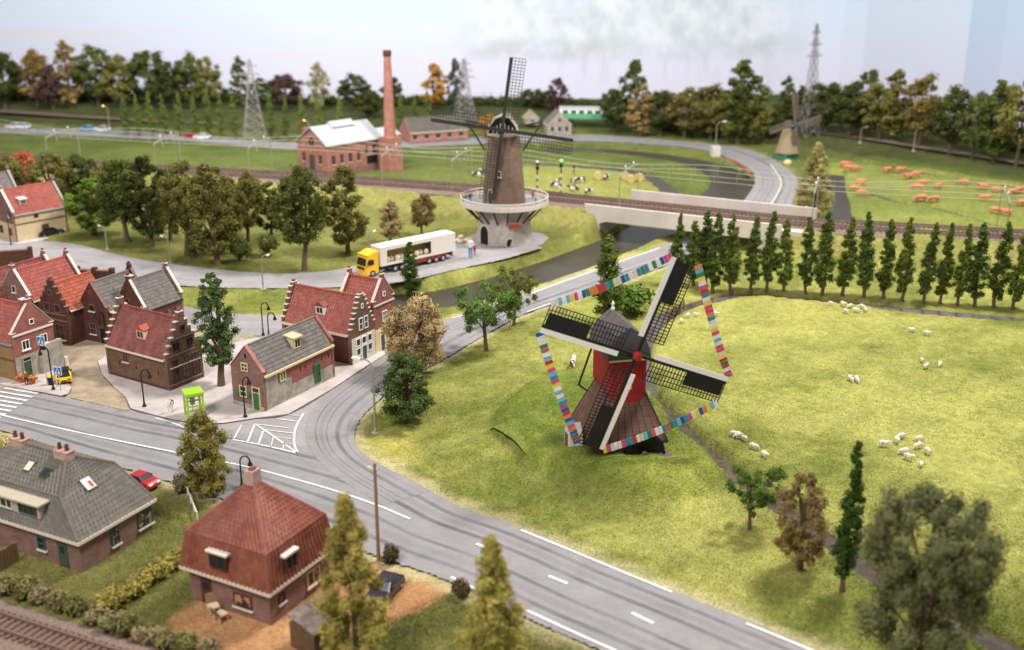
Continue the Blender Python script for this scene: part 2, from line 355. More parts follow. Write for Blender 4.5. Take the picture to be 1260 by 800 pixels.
def land(X, Y):
    X = np.asarray(X, float); Y = np.asarray(Y, float)
    yp = yline(X, plat); yr = yline(X, rail)
    h = PLAT * sst((Y - yp + 3.6) / 3.6) * (1 - sst((X - P(722, 282, PLAT).x + 2) / 6)) * (1 - sst((Y - yr) / 8))
    dr = pdist(X, Y, rail); e = (RAILZ - .35) - np.maximum(0, dr - 5.2) / 1.7
    gap = (X > XB0) & (X < XB1)
    h = np.where(gap, h, np.maximum(h, e))
    yh = yline(X, hill); h = np.maximum(h, (1.5 + 1.4 * sst((-X - 50) / 40) + 1.4 * sst((X - 40) / 20)) * sst((Y - yh) / 24))
    di = mound_in(X, Y); h = h + 1.7 * sst((di + .5) / 2.4) + .35 * sst((di + 9) / 9) * sst((Y - 86) / 6) * (1 - sst((X - 24) / 6))
    gm = GRASSMASK(X, Y); h = h + (vnoise(X, Y, 1.25, 9) - .5) * .3 * gm * (1 - sst((np.hypot(X - MILL.x + 6, Y - MILL.y) - 8) / 14))
    h = h + ((vnoise(X, Y, 3.1, 5) - .5) * (.24 + .85 * (1 - sst((np.hypot(X - MILL.x + 6, Y - MILL.y) - 8) / 14))) + (vnoise(X, Y, 9.0, 6) - .5) * .6) * gm
    return h
def ringp(k): a, b = RB[k]; return list(a) + list(b)[::-1]
RP = {k: ringp(k) for k in RB}
pave_px = [(121, 446), (125, 461), (140, 477), (155, 490), (161, 504), (190, 512), (215, 518), (250, 522.5), (275, 522), (315, 516), (355, 511), (407, 481), (457, 448), (490, 427), (515, 411), (520, 404), (430, 403), (345, 411), (300, 420), (258, 433), (215, 428), (165, 430), (135, 436)]
pave = W2(pave_px)
cobble = W2([(-80, 476), (0, 473), (75, 487), (163, 507), (200, 512), (330, 420), (300, 408), (217, 398), (100, 388), (-80, 380)])
yard = W2([(208, 765), (235, 745), (330, 715), (420, 690), (480, 684), (530, 712), (560, 722), (520, 745), (450, 770), (400, 790), (330, 815), (240, 790)])
jun = W2([(163, 507), (190, 511), (215, 517), (250, 521.5), (275, 521), (315, 515), (355, 510), (407, 480), (440, 470), (447, 500), (440, 517), (433, 541), (445, 559), (470, 575), (460, 590), (290, 545)])
def GRASSMASK(X, Y):
    d = np.full(np.shape(X), 1e9)
    for k in RP:
        r = RP[k]; ins = inside(X, Y, r); dd = pdist(X, Y, r + [r[0]]); d = np.minimum(d, np.where(ins, 0, dd))
    for r in (pave, cobble, jun): d = np.minimum(d, np.where(inside(X, Y, r), 0, pdist(X, Y, r + [r[0]])))
    village = (Y < 100) & (X < -8)
    return np.where(village, .25, 1) * sst((d - .3) / 2.0)
def carve(X, Y, h):
    for pts, hw, dep, sl in ((canal, 3.6, 1.7, 2.0), (isle, 1.3, 1.0, 1.0), (ditch, .6, .95, .75), (pd1, 1.6, .8, 1), (pd2, .55, .8, .8), (pd3, .6, .8, .8)):
        d = pdist(X, Y, pts); h = np.minimum(h, np.where(d < hw + sl, -dep + sst((d - hw) / sl) * (dep + h), 1e9))
    for k in RP:
        h = np.where(inside(X, Y, RP[k]), h - .2, h)
    return h
# fan-shaped grid: finer near the viewer
rows = [44.0]
while rows[-1] < 430: rows.append(rows[-1] * 1.0048)
rows = np.array(rows); cols = np.linspace(-.78, .78, 330)
GY, GA = np.meshgrid(rows, cols, indexing='ij'); GX = GA * (GY + 14)
GH = carve(GX, GY, land(GX, GY))
def zone(X, Y):
    n1, n2, n3 = vnoise(X, Y, 14, 1), vnoise(X, Y, 4, 2), vnoise(X, Y, 1.3, 3)
    n = (.5 * n1 + .3 * n2 + .2 * n3)[..., None]
    mix = lambda a, b, t: np.array(a) * (1 - t) + np.array(b) * t
    field = mix(S(108, 118, 48), S(164, 162, 82), sst((n - .5) * 1.7 + .5))
    bank = mix(S(108, 114, 51), S(153, 148, 75), n)
    deep = mix(S(78, 92, 42), S(113, 122, 59), n)
    c = field.copy()
    yr = yline(X, rail)[..., None]; yp = yline(X, plat)[..., None]; XX, YY = X[..., None], Y[..., None]
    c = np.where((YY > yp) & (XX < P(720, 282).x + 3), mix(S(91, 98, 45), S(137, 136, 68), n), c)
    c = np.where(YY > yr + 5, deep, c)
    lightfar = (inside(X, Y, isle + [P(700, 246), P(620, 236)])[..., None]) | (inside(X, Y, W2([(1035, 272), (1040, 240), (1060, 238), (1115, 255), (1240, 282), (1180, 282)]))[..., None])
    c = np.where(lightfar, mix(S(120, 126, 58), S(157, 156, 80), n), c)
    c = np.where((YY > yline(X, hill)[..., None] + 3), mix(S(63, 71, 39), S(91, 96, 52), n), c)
    dr = pdist(X, Y, rail)[..., None]; c = np.where((dr > 4.5) & (dr < 9) & (YY < yr), mix(S(116, 118, 57), S(156, 149, 81), n), c)
    w = (sst((mound_in(X, Y) + .3 + 1.6 * (n2 - .5)) / 1.2) * .85)[..., None]; c = c * (1 - w) + mix(S(94, 112, 40), S(148, 154, 64), sst((n - .5) * 1.7 + .5)) * w
    meadow = inside(X, Y, W2([(1025, 276), (1022, 200), (1060, 196), (1330, 236), (1330, 296)]))[..., None]; c = np.where(meadow & (YY > yr + 4), mix(S(103, 117, 51), S(148, 152, 74), n), c)
    # gardens in front of the road
    near = inside(X, Y, W2([(-300, 900), (-300, 500), (-160, 497), (0, 530), (189, 588), (480, 692), (740, 803), (900, 880)]))[..., None]
    c = np.where(near, mix(S(90, 93, 44), S(141, 137, 74), n), c)
    yd = pdist(X, Y, yard + [yard[0]]); ins = inside(X, Y, yard); w = np.where(ins, 1, 1 - sst((yd + .5 * (n2 - .5)) / .7))[..., None]
    c = c * (1 - w) + mix(S(158, 112, 70), S(196, 150, 104), n) * w
    # dry sandy verges along the asphalt
    for k, wd in (('main', 1.5), ('side', 1.1)):
        r = RP[k]; d = pdist(X, Y, r + [r[0]]); w = ((1 - sst((d - .15 - .9 * n3) / wd)) * .8)[..., None]
        w = np.where(YY > 165, w * .4, w); c = c * (1 - w) + mix(S(164, 154, 108), S(196, 184, 138), n) * w
    # bare banks of ditches
    for pts, a, b in ((ditch, .5, 1.5), (canal, 2.5, 4.6), (isle, 1.0, 2.0)):
        d = pdist(X, Y, pts); w = (1 - sst((d - a) / (b - a)))[..., None]; c = c * (1 - w) + np.array(S(101, 92, 63)) * w
    d = np.hypot(X - P(500, 545).x, (Y - P(500, 545).y)); w = (.6 * (1 - sst(d / 6)) * n2)[..., None]; c = c * (1 - w) + np.array(S(206, 186, 88)) * w
    return c
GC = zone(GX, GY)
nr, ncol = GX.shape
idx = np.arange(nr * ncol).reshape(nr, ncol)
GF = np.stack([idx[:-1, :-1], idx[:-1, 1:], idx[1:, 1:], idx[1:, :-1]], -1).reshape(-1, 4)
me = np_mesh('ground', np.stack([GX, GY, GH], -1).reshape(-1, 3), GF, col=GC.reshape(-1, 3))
me.polygons.foreach_set('use_smooth', [True] * len(me.polygons))
def ground_mat():
    m = bpy.data.materials.new('static grass'); m.use_nodes = True; N = m.node_tree.nodes; Lk = m.node_tree.links; b = N['Principled BSDF']
    b.inputs['Roughness'].default_value = .95; b.inputs['Specular IOR Level'].default_value = .05
    a = N.new('ShaderNodeAttribute'); a.attribute_name = 'zone'; g = N.new('ShaderNodeNewGeometry'); out = a.outputs['Color']
    for sc, lo, hi in ((5.0, .66, 1.34), (1.1, .74, 1.26), (.16, .84, 1.18)):
        n = N.new('ShaderNodeTexNoise'); n.inputs['Scale'].default_value = sc; n.inputs['Detail'].default_value = 4; n.inputs['Roughness'].default_value = .7
        Lk.new(g.outputs['Position'], n.inputs['Vector']); r = N.new('ShaderNodeMapRange')
        for i, v in ((1, .28), (2, .72), (3, lo), (4, hi)): r.inputs[i].default_value = v
        Lk.new(n.outputs['Fac'], r.inputs[0]); x = N.new('ShaderNodeMix'); x.data_type = 'RGBA'; x.blend_type = 'MULTIPLY'; x.inputs['Factor'].default_value = 1
        Lk.new(out, x.inputs['A']); Lk.new(r.outputs[0], x.inputs['B']); out = x.outputs['Result']
    Lk.new(out, b.inputs['Base Color'])
    n = N.new('ShaderNodeTexNoise'); n.inputs['Scale'].default_value = 4.5; n.inputs['Detail'].default_value = 5; Lk.new(g.outputs['Position'], n.inputs['Vector'])
    bp = N.new('ShaderNodeBump'); bp.inputs['Strength'].default_value = .8; bp.inputs['Distance'].default_value = .25; Lk.new(n.outputs['Fac'], bp.inputs['Height']); Lk.new(bp.outputs[0], b.inputs['Normal'])
    return m
M['ground'] = ground_mat()
link('ground', me, M['ground'], kind='structure')
def gz(x, y):
    i = min(nr - 2, max(0, math.log(max(y, 44.01) / 44) / math.log(1.0048))); k = min(ncol - 2, max(0, (x / (y + 14) + .78) / 1.56 * (ncol - 1)))
    i0, k0 = int(i), int(k); a, b = i - i0, k - k0
    return float((GH[i0, k0] * (1 - b) + GH[i0, k0 + 1] * b) * (1 - a) + (GH[i0 + 1, k0] * (1 - b) + GH[i0 + 1, k0 + 1] * b) * a)
def G(px, py, guess=0.0):
    """ground point that the photograph shows at (px, py)"""
    z = guess
    for _ in range(6):
        p = P(px, py, z); z2 = gz(p.x, p.y)
        if abs(z2 - z) < .01: break
        z = z2 * .7 + z * .3
    return P(px, py, z)
# turf ledge on the mound's left flank: the sod stands proud and shows bare earth
def turf_ledge():
    mb = MB(); e = MB(); n = len(crack); L = []
    for i, q in enumerate(crack):
        z = gz(q.x, q.y); d = (crack[min(i + 1, n - 1)] - crack[max(0, i - 1)]).normalized(); nr_ = Vector((-d.y, d.x, 0)); k = math.sin(math.pi * i / (n - 1)) ** .5; j = random.Random(i).uniform(-.08, .08); p = q + nr_ * j
        up_ = .42 * k; b = p + nr_ * 1.1; L.append(((p.x, p.y, z - .1), (p.x - nr_.x * .06, p.y - nr_.y * .06, z + up_ - .12 * k), (p.x + nr_.x * .1, p.y + nr_.y * .1, z + up_), (b.x, b.y, gz(b.x, b.y) - .04)))
    for a, b in zip(L, L[1:]): e.add([a[0], b[0], b[1], a[1]], [(0, 1, 2, 3)]); mb.add([a[1], b[1], b[2], a[2]], [(0, 1, 2, 3)]); mb.add([a[2], b[2], b[3], a[3]], [(0, 1, 2, 3)])
    o = mb.build('turf_ledge', mat('ledge turf', S(96, 112, 36), col2=S(134, 142, 52), scale=2.5, mix=(.3, .7), world=True, bump=.8), kind='structure', fix=False, smooth=True)
    e.build('bare_earth', mat('dark earth', S(62, 52, 36), var=.2, world=True), o, fix=False)
turf_ledge()
# ---------------------------------------------------------------- water
def water_mat():
    m = mat('dark canal water', S(66, 62, 52), var=.15, scale=.3, rough=.35, spec=.12, world=True, bump=.06, bscale=1.2); return m
M['water'] = water_mat()
M['ditchwater'] = mat('brown ditch water', S(70, 60, 50), col2=S(96, 84, 72), scale=.7, rough=.25, spec=.4, world=True)
def ribbon(name, pts, hw, z, m, kind='structure'):
    mb = MB(); pts = [Vector((p[0], p[1], z)) for p in pts]; L = []
    for i, p in enumerate(pts):
        d = (pts[min(i + 1, len(pts) - 1)] - pts[max(0, i - 1)]); d.z = 0; d.normalize(); nrm = Vector((-d.y, d.x, 0)); L += [p + nrm * hw, p - nrm * hw]
    mb.add(L, [(2 * i, 2 * i + 1, 2 * i + 3, 2 * i + 2) for i in range(len(pts) - 1)])
    return mb.build(name, m, kind=kind, fix=False)
ribbon('canal_water', canal, 5.2, -.95, M['water'])
ribbon('channel_water', isle, 2.0, -.55, M['water'])
ribbon('ditch_water', ditch, 1.1, -.42, M['ditchwater'])
ribbon('field_ditch_water', pd1, 2.2, -.4, M['water']); ribbon('field_ditch_water', pd2, 1.0, -.4, M['ditchwater']); ribbon('field_ditch_water', pd3, 1.0, -.4, M['ditchwater'])
# ---------------------------------------------------------------- roads
def road_mat(name, tracks, base=S(143, 140, 141)):
    """asphalt with worn wheel tracks; u runs across the road, v along it"""
    m = bpy.data.materials.new(name); m.use_nodes = True; N = m.node_tree.nodes; Lk = m.node_tree.links; b = N['Principled BSDF']
    b.inputs['Roughness'].default_value = .7; b.inputs['Specular IOR Level'].default_value = .25
    uv = N.new('ShaderNodeUVMap'); sp = N.new('ShaderNodeSeparateXYZ'); Lk.new(uv.outputs[0], sp.inputs[0]); g = N.new('ShaderNodeNewGeometry')
    wob = N.new('ShaderNodeTexNoise'); wob.inputs['Scale'].default_value = .12; Lk.new(g.outputs['Position'], wob.inputs['Vector'])
    wm = N.new('ShaderNodeMath'); wm.operation = 'MULTIPLY_ADD'; wm.inputs[1].default_value = .03; wm.inputs[2].default_value = -.015; Lk.new(wob.outputs['Fac'], wm.inputs[0])
    us = N.new('ShaderNodeMath'); Lk.new(sp.outputs[0], us.inputs[0]); Lk.new(wm.outputs[0], us.inputs[1])
    br = N.new('ShaderNodeTexNoise'); br.inputs['Scale'].default_value = .22; br.inputs['Detail'].default_value = 4; Lk.new(g.outputs['Position'], br.inputs['Vector'])
    tot = None
    for (u0, w, s) in tracks:
        d = N.new('ShaderNodeMath'); d.operation = 'SUBTRACT'; d.inputs[1].default_value = u0; Lk.new(us.outputs[0], d.inputs[0])
        a = N.new('ShaderNodeMath'); a.operation = 'ABSOLUTE'; Lk.new(d.outputs[0], a.inputs[0])
        r = N.new('ShaderNodeMapRange'); r.interpolation_type = 'SMOOTHSTEP'
        for i, v in ((1, w * .35), (2, w), (3, s), (4, 0)): r.inputs[i].default_value = v
        Lk.new(a.outputs[0], r.inputs[0])
        if tot is None: tot = r.outputs[0]
        else:
            q = N.new('ShaderNodeMath'); q.operation = 'MAXIMUM'; Lk.new(tot, q.inputs[0]); Lk.new(r.outputs[0], q.inputs[1]); tot = q.outputs[0]
    bm_ = N.new('ShaderNodeMapRange')
    for i, v in ((1, .3), (2, .65), (3, .35), (4, 1)): bm_.inputs[i].default_value = v
    Lk.new(br.outputs['Fac'], bm_.inputs[0]); tm = N.new('ShaderNodeMath'); tm.operation = 'MULTIPLY'; Lk.new(tot, tm.inputs[0]); Lk.new(bm_.outputs[0], tm.inputs[1])
    x = N.new('ShaderNodeMix'); x.data_type = 'RGBA'; x.inputs['A'].default_value = (*base, 1); x.inputs['B'].default_value = (*S(84, 80, 87), 1); Lk.new(tm.outputs[0], x.inputs['Factor'])
    out = x.outputs['Result']
    for sc, lo, hi in ((9, .93, 1.07), (.35, .92, 1.08), (1.6, .95, 1.05)):
        n = N.new('ShaderNodeTexNoise'); n.inputs['Scale'].default_value = sc; n.inputs['Detail'].default_value = 3; Lk.new(g.outputs['Position'], n.inputs['Vector'])
        r = N.new('ShaderNodeMapRange')
        for i, v in ((1, .3), (2, .7), (3, lo), (4, hi)): r.inputs[i].default_value = v
        Lk.new(n.outputs['Fac'], r.inputs[0]); y = N.new('ShaderNodeMix'); y.data_type = 'RGBA'; y.blend_type = 'MULTIPLY'; y.inputs['Factor'].default_value = 1
        Lk.new(out, y.inputs['A']); Lk.new(r.outputs[0], y.inputs['B']); out = y.outputs['Result']
    Lk.new(out, b.inputs['Base Color']); return m
def road(name, a, b, z, m, nx=8):
    vs, fs, uv = [], [], []; s = 0; rj = random.Random(name)
    sub_ = lambda c: [c[i].lerp(c[i + 1], k / 4) for i in range(len(c) - 1) for k in range(4)] + [c[-1]]
    a, b = sub_(a), sub_(b)
    for i, (p, q) in enumerate(zip(a, b)):
        if i: s += ((p + q) / 2 - (a[i - 1] + b[i - 1]) / 2).length
        for k in range(nx + 1):
            v = p.lerp(q, k / nx)
            if k in (0, nx): v = v + (p - q).normalized() * rj.uniform(-.14, .14)
            vs.append((v.x, v.y, v.z + z)); uv.append((k / nx, s / 10))
    n = nx + 1
    for i in range(len(a) - 1):
        for k in range(nx): fs.append((i * n + k, i * n + k + 1, (i + 1) * n + k + 1, (i + 1) * n + k))
    me = bpy.data.meshes.new(name); me.from_pydata(vs, [], fs); u = me.uv_layers.new(name='UVMap')
    for l in me.loops: u.data[l.index].uv = uv[l.vertex_index]
    return link(name, me, m, kind='structure')
T4 = [(.14, .035, .75), (.33, .035, .8), (.60, .03, .7), (.82, .035, .75), (.235, .05, .25), (.71, .05, .25)]
M['road_main'] = road_mat('main road asphalt', T4)
M['road_side'] = road_mat('side road asphalt', [(.2, .02, .65), (.42, .02, .7), (.64, .07, .75), (.84, .03, .35), (.31, .05, .25)])
M['road_plain'] = road_mat('village road asphalt', [(.3, .03, .25), (.7, .03, .25)], S(152, 148, 148))
def flat(name, pts, z, m, kind='structure', parent=None):
    me = bpy.data.meshes.new(name); me.from_pydata([(p.x, p.y, z) for p in pts], [], [tuple(range(len(pts)))]); a = me.attributes.new('tint', 'FLOAT', 'FACE'); a.data.foreach_set('value', [1.0]); return link(name, me, m, parent, kind)
flat('junction_road', jun, .02, M['road_plain'])
MAINROAD = road('main_road', *RB['main'], .04, M['road_main'])
road('side_road', *RB['side'], .06, M['road_side'])
road('village_road', *RB['truck'], .04, M['road_plain'])
road('back_road', *RB['back'], .03, M['road_plain'])
M['paving'] = mat('pale pinkish paving', S(200, 189, 184), col2=S(174, 163, 157), scale=.35, mix=(.35, .7), world=True, bump=.15, bscale=3)
M['cobble'] = mat('tan cobbles', S(176, 158, 132), col2=S(148, 130, 106), scale=.8, mix=(.35, .7), world=True, bump=.5, bscale=5)
M['kerb'] = mat('dark kerb stone', S(96, 92, 92), var=.12, scale=3, world=True)
flat('square_cobbles', cobble, .025, M['cobble'])
def slab(name, pts, z0, z1, m):
    mb = MB(); n = len(pts); mb.add([(p.x, p.y, z0) for p in pts] + [(p.x, p.y, z1) for p in pts], [tuple(range(n, 2 * n))] + [(i, (i + 1) % n, n + (i + 1) % n, n + i) for i in range(n)])
    return mb.build(name, m, kind='structure', fix=False)
pv = slab('pavement', pave, -.1, .17, M['paving'])
def kerb(pts, z0, z1, parent, w=.28):
    mb = MB(); c = catmull(pts, 3)
    for a, b in zip(c, c[1:]):
        d = (b - a).normalized(); n = Vector((d.y, -d.x, 0)) * w
        mb.hexa([(a.x, a.y, z0), (b.x, b.y, z0), (b.x + n.x, b.y + n.y, z0), (a.x + n.x, a.y + n.y, z0), (a.x, a.y, z1), (b.x, b.y, z1), (b.x + n.x, b.y + n.y, z1), (a.x + n.x, a.y + n.y, z1)])
    return mb.build('kerb', M['kerb'], parent)
kerb(pave[:14][::-1], -.05, .13, pv)
pave2 = W2([(-80, 462), (0, 474), (40, 482), (75, 488.5), (84, 486), (88, 479), (82, 468), (72, 456), (40, 440), (-80, 430)])
pv2 = slab('pavement', pave2, -.1, .17, M['paving']); kerb(pave2[:6][::-1], -.05, .13, pv2)
pave3 = W2([(-60, 301), (0, 300.5), (22, 301.5), (50, 297), (72, 291), (60, 284), (-60, 284)], PLAT)
mb = MB(); n = len(pave3); mb.add([(p.x, p.y, PLAT - .3) for p in pave3] + [(p.x, p.y, PLAT + .18) for p in pave3], [tuple(range(n, 2 * n))] + [(i, (i + 1) % n, n + (i + 1) % n, n + i) for i in range(n)]); mb.build('pavement', M['paving'], kind='structure', fix=False)
# the mill's paved apron on the dyke
apron = W2([(560, 297), (590, 287), (640, 284), (668, 288), (676, 293), (668, 301), (640, 310), (600, 316), (570, 316)], PLAT)
flat('mill_apron', apron, PLAT + .07, M['road_plain'])
# painted lines
M['line'] = mat('worn white road paint', S(232, 228, 226), col2=S(206, 200, 200), scale=1.2, mix=(.35, .75), world=True)
M['linedim'] = mat('faded road paint', S(214, 206, 190), col2=S(190, 182, 172), scale=1.2, mix=(.35, .7), world=True)
def line(px, w, z=.085, m='line', base=0.0, sm=True):
    c = W2(px, base); c = catmull(c, 6) if sm and len(c) > 2 else c; L = []; mb = MB()
    for i, p in enumerate(c):
        d = (c[min(i + 1, len(c) - 1)] - c[max(0, i - 1)]).normalized(); n = Vector((-d.y, d.x, 0)) * w / 2; L += [(p.x + n.x, p.y + n.y, base + z), (p.x - n.x, p.y - n.y, base + z)]
    mb.add(L, [(2 * i, 2 * i + 1, 2 * i + 3, 2 * i + 2) for i in range(len(c) - 1)]); return mb.build('road_line', M[m], MAINROAD, fix=False)
line([(-100, 494), (-20, 507), (38, 520), (130, 540), (224, 559), (294, 573), (350, 587), (410, 604), (460, 621), (505, 639.5)], .24)
for a, b in (((586, 670), (606, 678)), ((675, 709.5), (698, 719)), ((777, 755), (804, 768)), ((890, 805), (920, 818))): line([a, b], .3)
line([(641, 653), (700, 677), (760, 702), (827, 729.5)], .26); line([(918, 768), (960, 785), (1010, 806)], .26)
line([(555, 711), (586, 726)], .26); line([(648, 752), (700, 776), (760, 803)], .26)
line([(191, 515), (212, 521), (232, 529)], .2)
line([(286, 541.5), (325, 549), (366, 558.5)], .22); line([(288, 540.5), (297, 524)], .16); line([(305, 544), (313.5, 523)], .2); line([(318, 547.5), (324, 531)], .18); line([(333, 551), (336.5, 539)], .15, m='linedim'); line([(348, 553.5), (350, 546)], .13, m='linedim')
line([(314, 522.5), (340, 540), (366, 558.5)], .2); line([(373.5, 509.5), (364, 527), (362, 546), (366, 557.5)], .22, sm=True)
line([(317, 523), (355, 527.5)], .14); line([(328, 530), (362, 534)], .14); line([(340, 538.5), (361, 541.5)], .12, m='linedim'); line([(340, 516), (367, 519.5)], .16); line([(356, 511), (371, 513.5)], .12, m='linedim'); line([(351, 548), (361, 547)], .1, m='linedim')
line([(654, 361.5), (700, 344.5), (760, 323.5), (812, 305.5)], .25); line([(648, 384.5), (700, 366.5), (768, 344)], .25)
line([(556, 374 + 18), (600, 381)], .2)
line([(948, 203), (958, 216), (961, 228), (955, 242), (947, 254)], .35, m='linedim')
for i in range(8):   # zebra crossing by the village pavement
    y0 = 484.5 + i * 4.3; x1 = 47 - i * 6.6; line([(x1 - 42, y0 - 6.3), (x1, y0 + .6)], .36)
# red cycle strip inside the far bend
M['redstrip'] = mat('red cycle lane', S(156, 84, 76), var=.1, world=True); line([(888, 193), (905, 199), (919, 208), (923, 214)], .9, z=.09, m='redstrip')
# ---------------------------------------------------------------- painted sky backdrop
def sky_mat(name, top, low, cloud):
    m = bpy.data.materials.new(name); m.use_nodes = True; N = m.node_tree.nodes; Lk = m.node_tree.links; b = N['Principled BSDF']
    b.inputs['Roughness'].default_value = .9; b.inputs['Specular IOR Level'].default_value = .05
    g = N.new('ShaderNodeNewGeometry'); sp = N.new('ShaderNodeSeparateXYZ'); Lk.new(g.outputs['Position'], sp.inputs[0])
    def rng(src, a, b_, lo=0, hi=1):
        r = N.new('ShaderNodeMapRange'); r.interpolation_type = 'SMOOTHSTEP'
        for i, v in ((1, a), (2, b_), (3, lo), (4, hi)): r.inputs[i].default_value = v
        Lk.new(src, r.inputs[0]); return r.outputs[0]
    def mixc(f, A, B):
        x = N.new('ShaderNodeMix'); x.data_type = 'RGBA'; Lk.new(f, x.inputs['Factor'])
        for s_, v in (('A', A), ('B', B)):
            if isinstance(v, tuple): x.inputs[s_].default_value = (*v, 1)
            else: Lk.new(v, x.inputs[s_])
        return x.outputs['Result']
    def mul(a, b_):
        q = N.new('ShaderNodeMath'); q.operation = 'MULTIPLY'; Lk.new(a, q.inputs[0])
        if isinstance(b_, float): q.inputs[1].default_value = b_
        else: Lk.new(b_, q.inputs[1])
        return q.outputs[0]
    def noise(scale, st, det=5):
        mp = N.new('ShaderNodeMapping'); mp.inputs['Scale'].default_value = st; Lk.new(g.outputs['Position'], mp.inputs[0])
        n = N.new('ShaderNodeTexNoise'); n.inputs['Scale'].default_value = scale; n.inputs['Detail'].default_value = det; n.inputs['Roughness'].default_value = .6; Lk.new(mp.outputs[0], n.inputs['Vector']); return n.outputs['Fac']
    c = mixc(rng(sp.outputs[2], 4, 32), low, top)
    c = mixc(mul(rng(noise(.03, (1, 1, 1.5)), .4, .7), .35), c, S(224, 226, 240))
    if cloud:
        # brushed cloud bank high on the wall, its underside dabbed and drawn down in faint strokes
        mx = mul(rng(sp.outputs[0], -22, 0), rng(sp.outputs[0], 92, 70))
        n = noise(.05, (1, 1, 1.6), 7); fine = noise(.16, (1, 1, .8), 6)
        body = mul(mul(mx, rng(sp.outputs[2], 13, 20)), rng(n, .30, .52))
        c = mixc(mul(body, .95), c, mixc(rng(fine, .3, .68), S(198, 208, 214), S(228, 234, 240)))
        low_ = mul(mul(mx, mul(rng(sp.outputs[2], 11, 15), rng(sp.outputs[2], 21, 16))), rng(noise(.1, (1, 1, .9), 6), .36, .64))
        c = mixc(mul(low_, .8), c, S(190, 198, 196))
        st = mul(mul(mx, mul(rng(sp.outputs[2], 3, 11), rng(sp.outputs[2], 19, 13))), rng(noise(.42, (1, 1, .12), 5), .5, .72))
        c = mixc(mul(st, .4), c, S(202, 194, 200))
        for (x0, x1, z0, z1) in ((-190, -88, 18, 23), (-95, -30, 12.5, 16)):
            hx = mul(rng(sp.outputs[0], x0, x0 + 22), rng(sp.outputs[0], x1, x1 - 22)); hz = mul(rng(sp.outputs[2], z0, z0 + 2.2), rng(sp.outputs[2], z1, z1 - 2.2))
            c = mixc(mul(mul(mul(hx, hz), rng(noise(.12, (.5, .5, 2)), .36, .6)), .7), c, S(226, 222, 222))
    Lk.new(c, b.inputs['Base Color']); return m
def wall_strip(name, pts, z0, z1, m):
    mb = MB(); pts = [Vector(p) for p in pts]; th = Vector((0, 2, 0))
    for a, b in zip(pts, pts[1:]):
        mb.add([(a.x, a.y, z0), (b.x, b.y, z0), (b.x, b.y, z1), (a.x, a.y, z1)], [(0, 1, 2, 3)])
    return mb.build(name, m, kind='structure', fix=False)
wall_strip('sky', [(-420, 300), (-330, 346), (90, 346), (97, 344), (102, 338), (117.5, 300)], -6, 90, sky_mat('painted sky', S(210, 227, 245), S(226, 225, 244), True))
wall_strip('sky', [(117.2, 300), (121, 288), (170, 190), (205, 90), (215, 20)], -6, 90, sky_mat('painted sky panel', S(192, 214, 236), S(208, 214, 238), False))
# ---------------------------------------------------------------- railway on the embankment
M['ballast'] = mat('brown ballast', S(140, 118, 104), col2=S(110, 92, 82), scale=4, mix=(.35, .65), world=True, bump=.7, bscale=6)
M['ballastpale'] = mat('pale ballast shoulder', S(186, 168, 148), col2=S(160, 140, 122), scale=3, mix=(.35, .65), world=True, bump=.6, bscale=6)
def offset(pts, d):
    out = []
    for i, p in enumerate(pts):
        t = (pts[min(i + 1, len(pts) - 1)] - pts[max(0, i - 1)]); t.z = 0; t.normalize(); out.append(p + Vector((-t.y, t.x, 0)) * d)
    return out
def ballast(name, pts, prof, m):
    mb = MB(); rowsv = []
    for (d, z) in prof: rowsv.append([Vector((q.x, q.y, q.z + z)) for q in offset(pts, d)])
    n = len(pts); vs = [v for r in rowsv for v in r]
    mb.add(vs, [(k * n + i, k * n + i + 1, (k + 1) * n + i + 1, (k + 1) * n + i) for k in range(len(prof) - 1) for i in range(n - 1)])
    return mb.build(name, m, kind='structure', fix=False)
ballast('rail_bed', rail, [(-5.0, -.5), (-4.2, -.12), (4.2, -.12), (5.0, -.5)], M['ballast'])
for i, off in enumerate((-2.0, 2.0)):
    c = resample(offset(rail, off), 240)
    t = thing('railway_track', ['double line railway track nearer the viewer on the embankment', 'double line railway track farther from the viewer on the embankment'][i], 'railway track', group='embankment tracks')
    for s in (-.75, .75):
        mb = MB(); e = offset(c, s)
        for a, b in zip(e, e[1:]): mb.beam(a + Vector((0, 0, .12)), b + Vector((0, 0, .12)), .14, .2)
        mb.build('rail', M['rust'], t)
    mb = MB(); rs = random.Random(3 + i); d = resample(c, 420)
    for a, b in zip(d, d[1:]):
        u = (b - a).normalized(); n = Vector((-u.y, u.x, 0)) * 1.3; mb.beam(a - n + Vector((0, 0, -.02)), a + n + Vector((0, 0, -.02)), .3, .16, t=rs.uniform(.8, 1.15))
    mb.build('sleeper_row', M['sleeper'], t, kind='stuff')
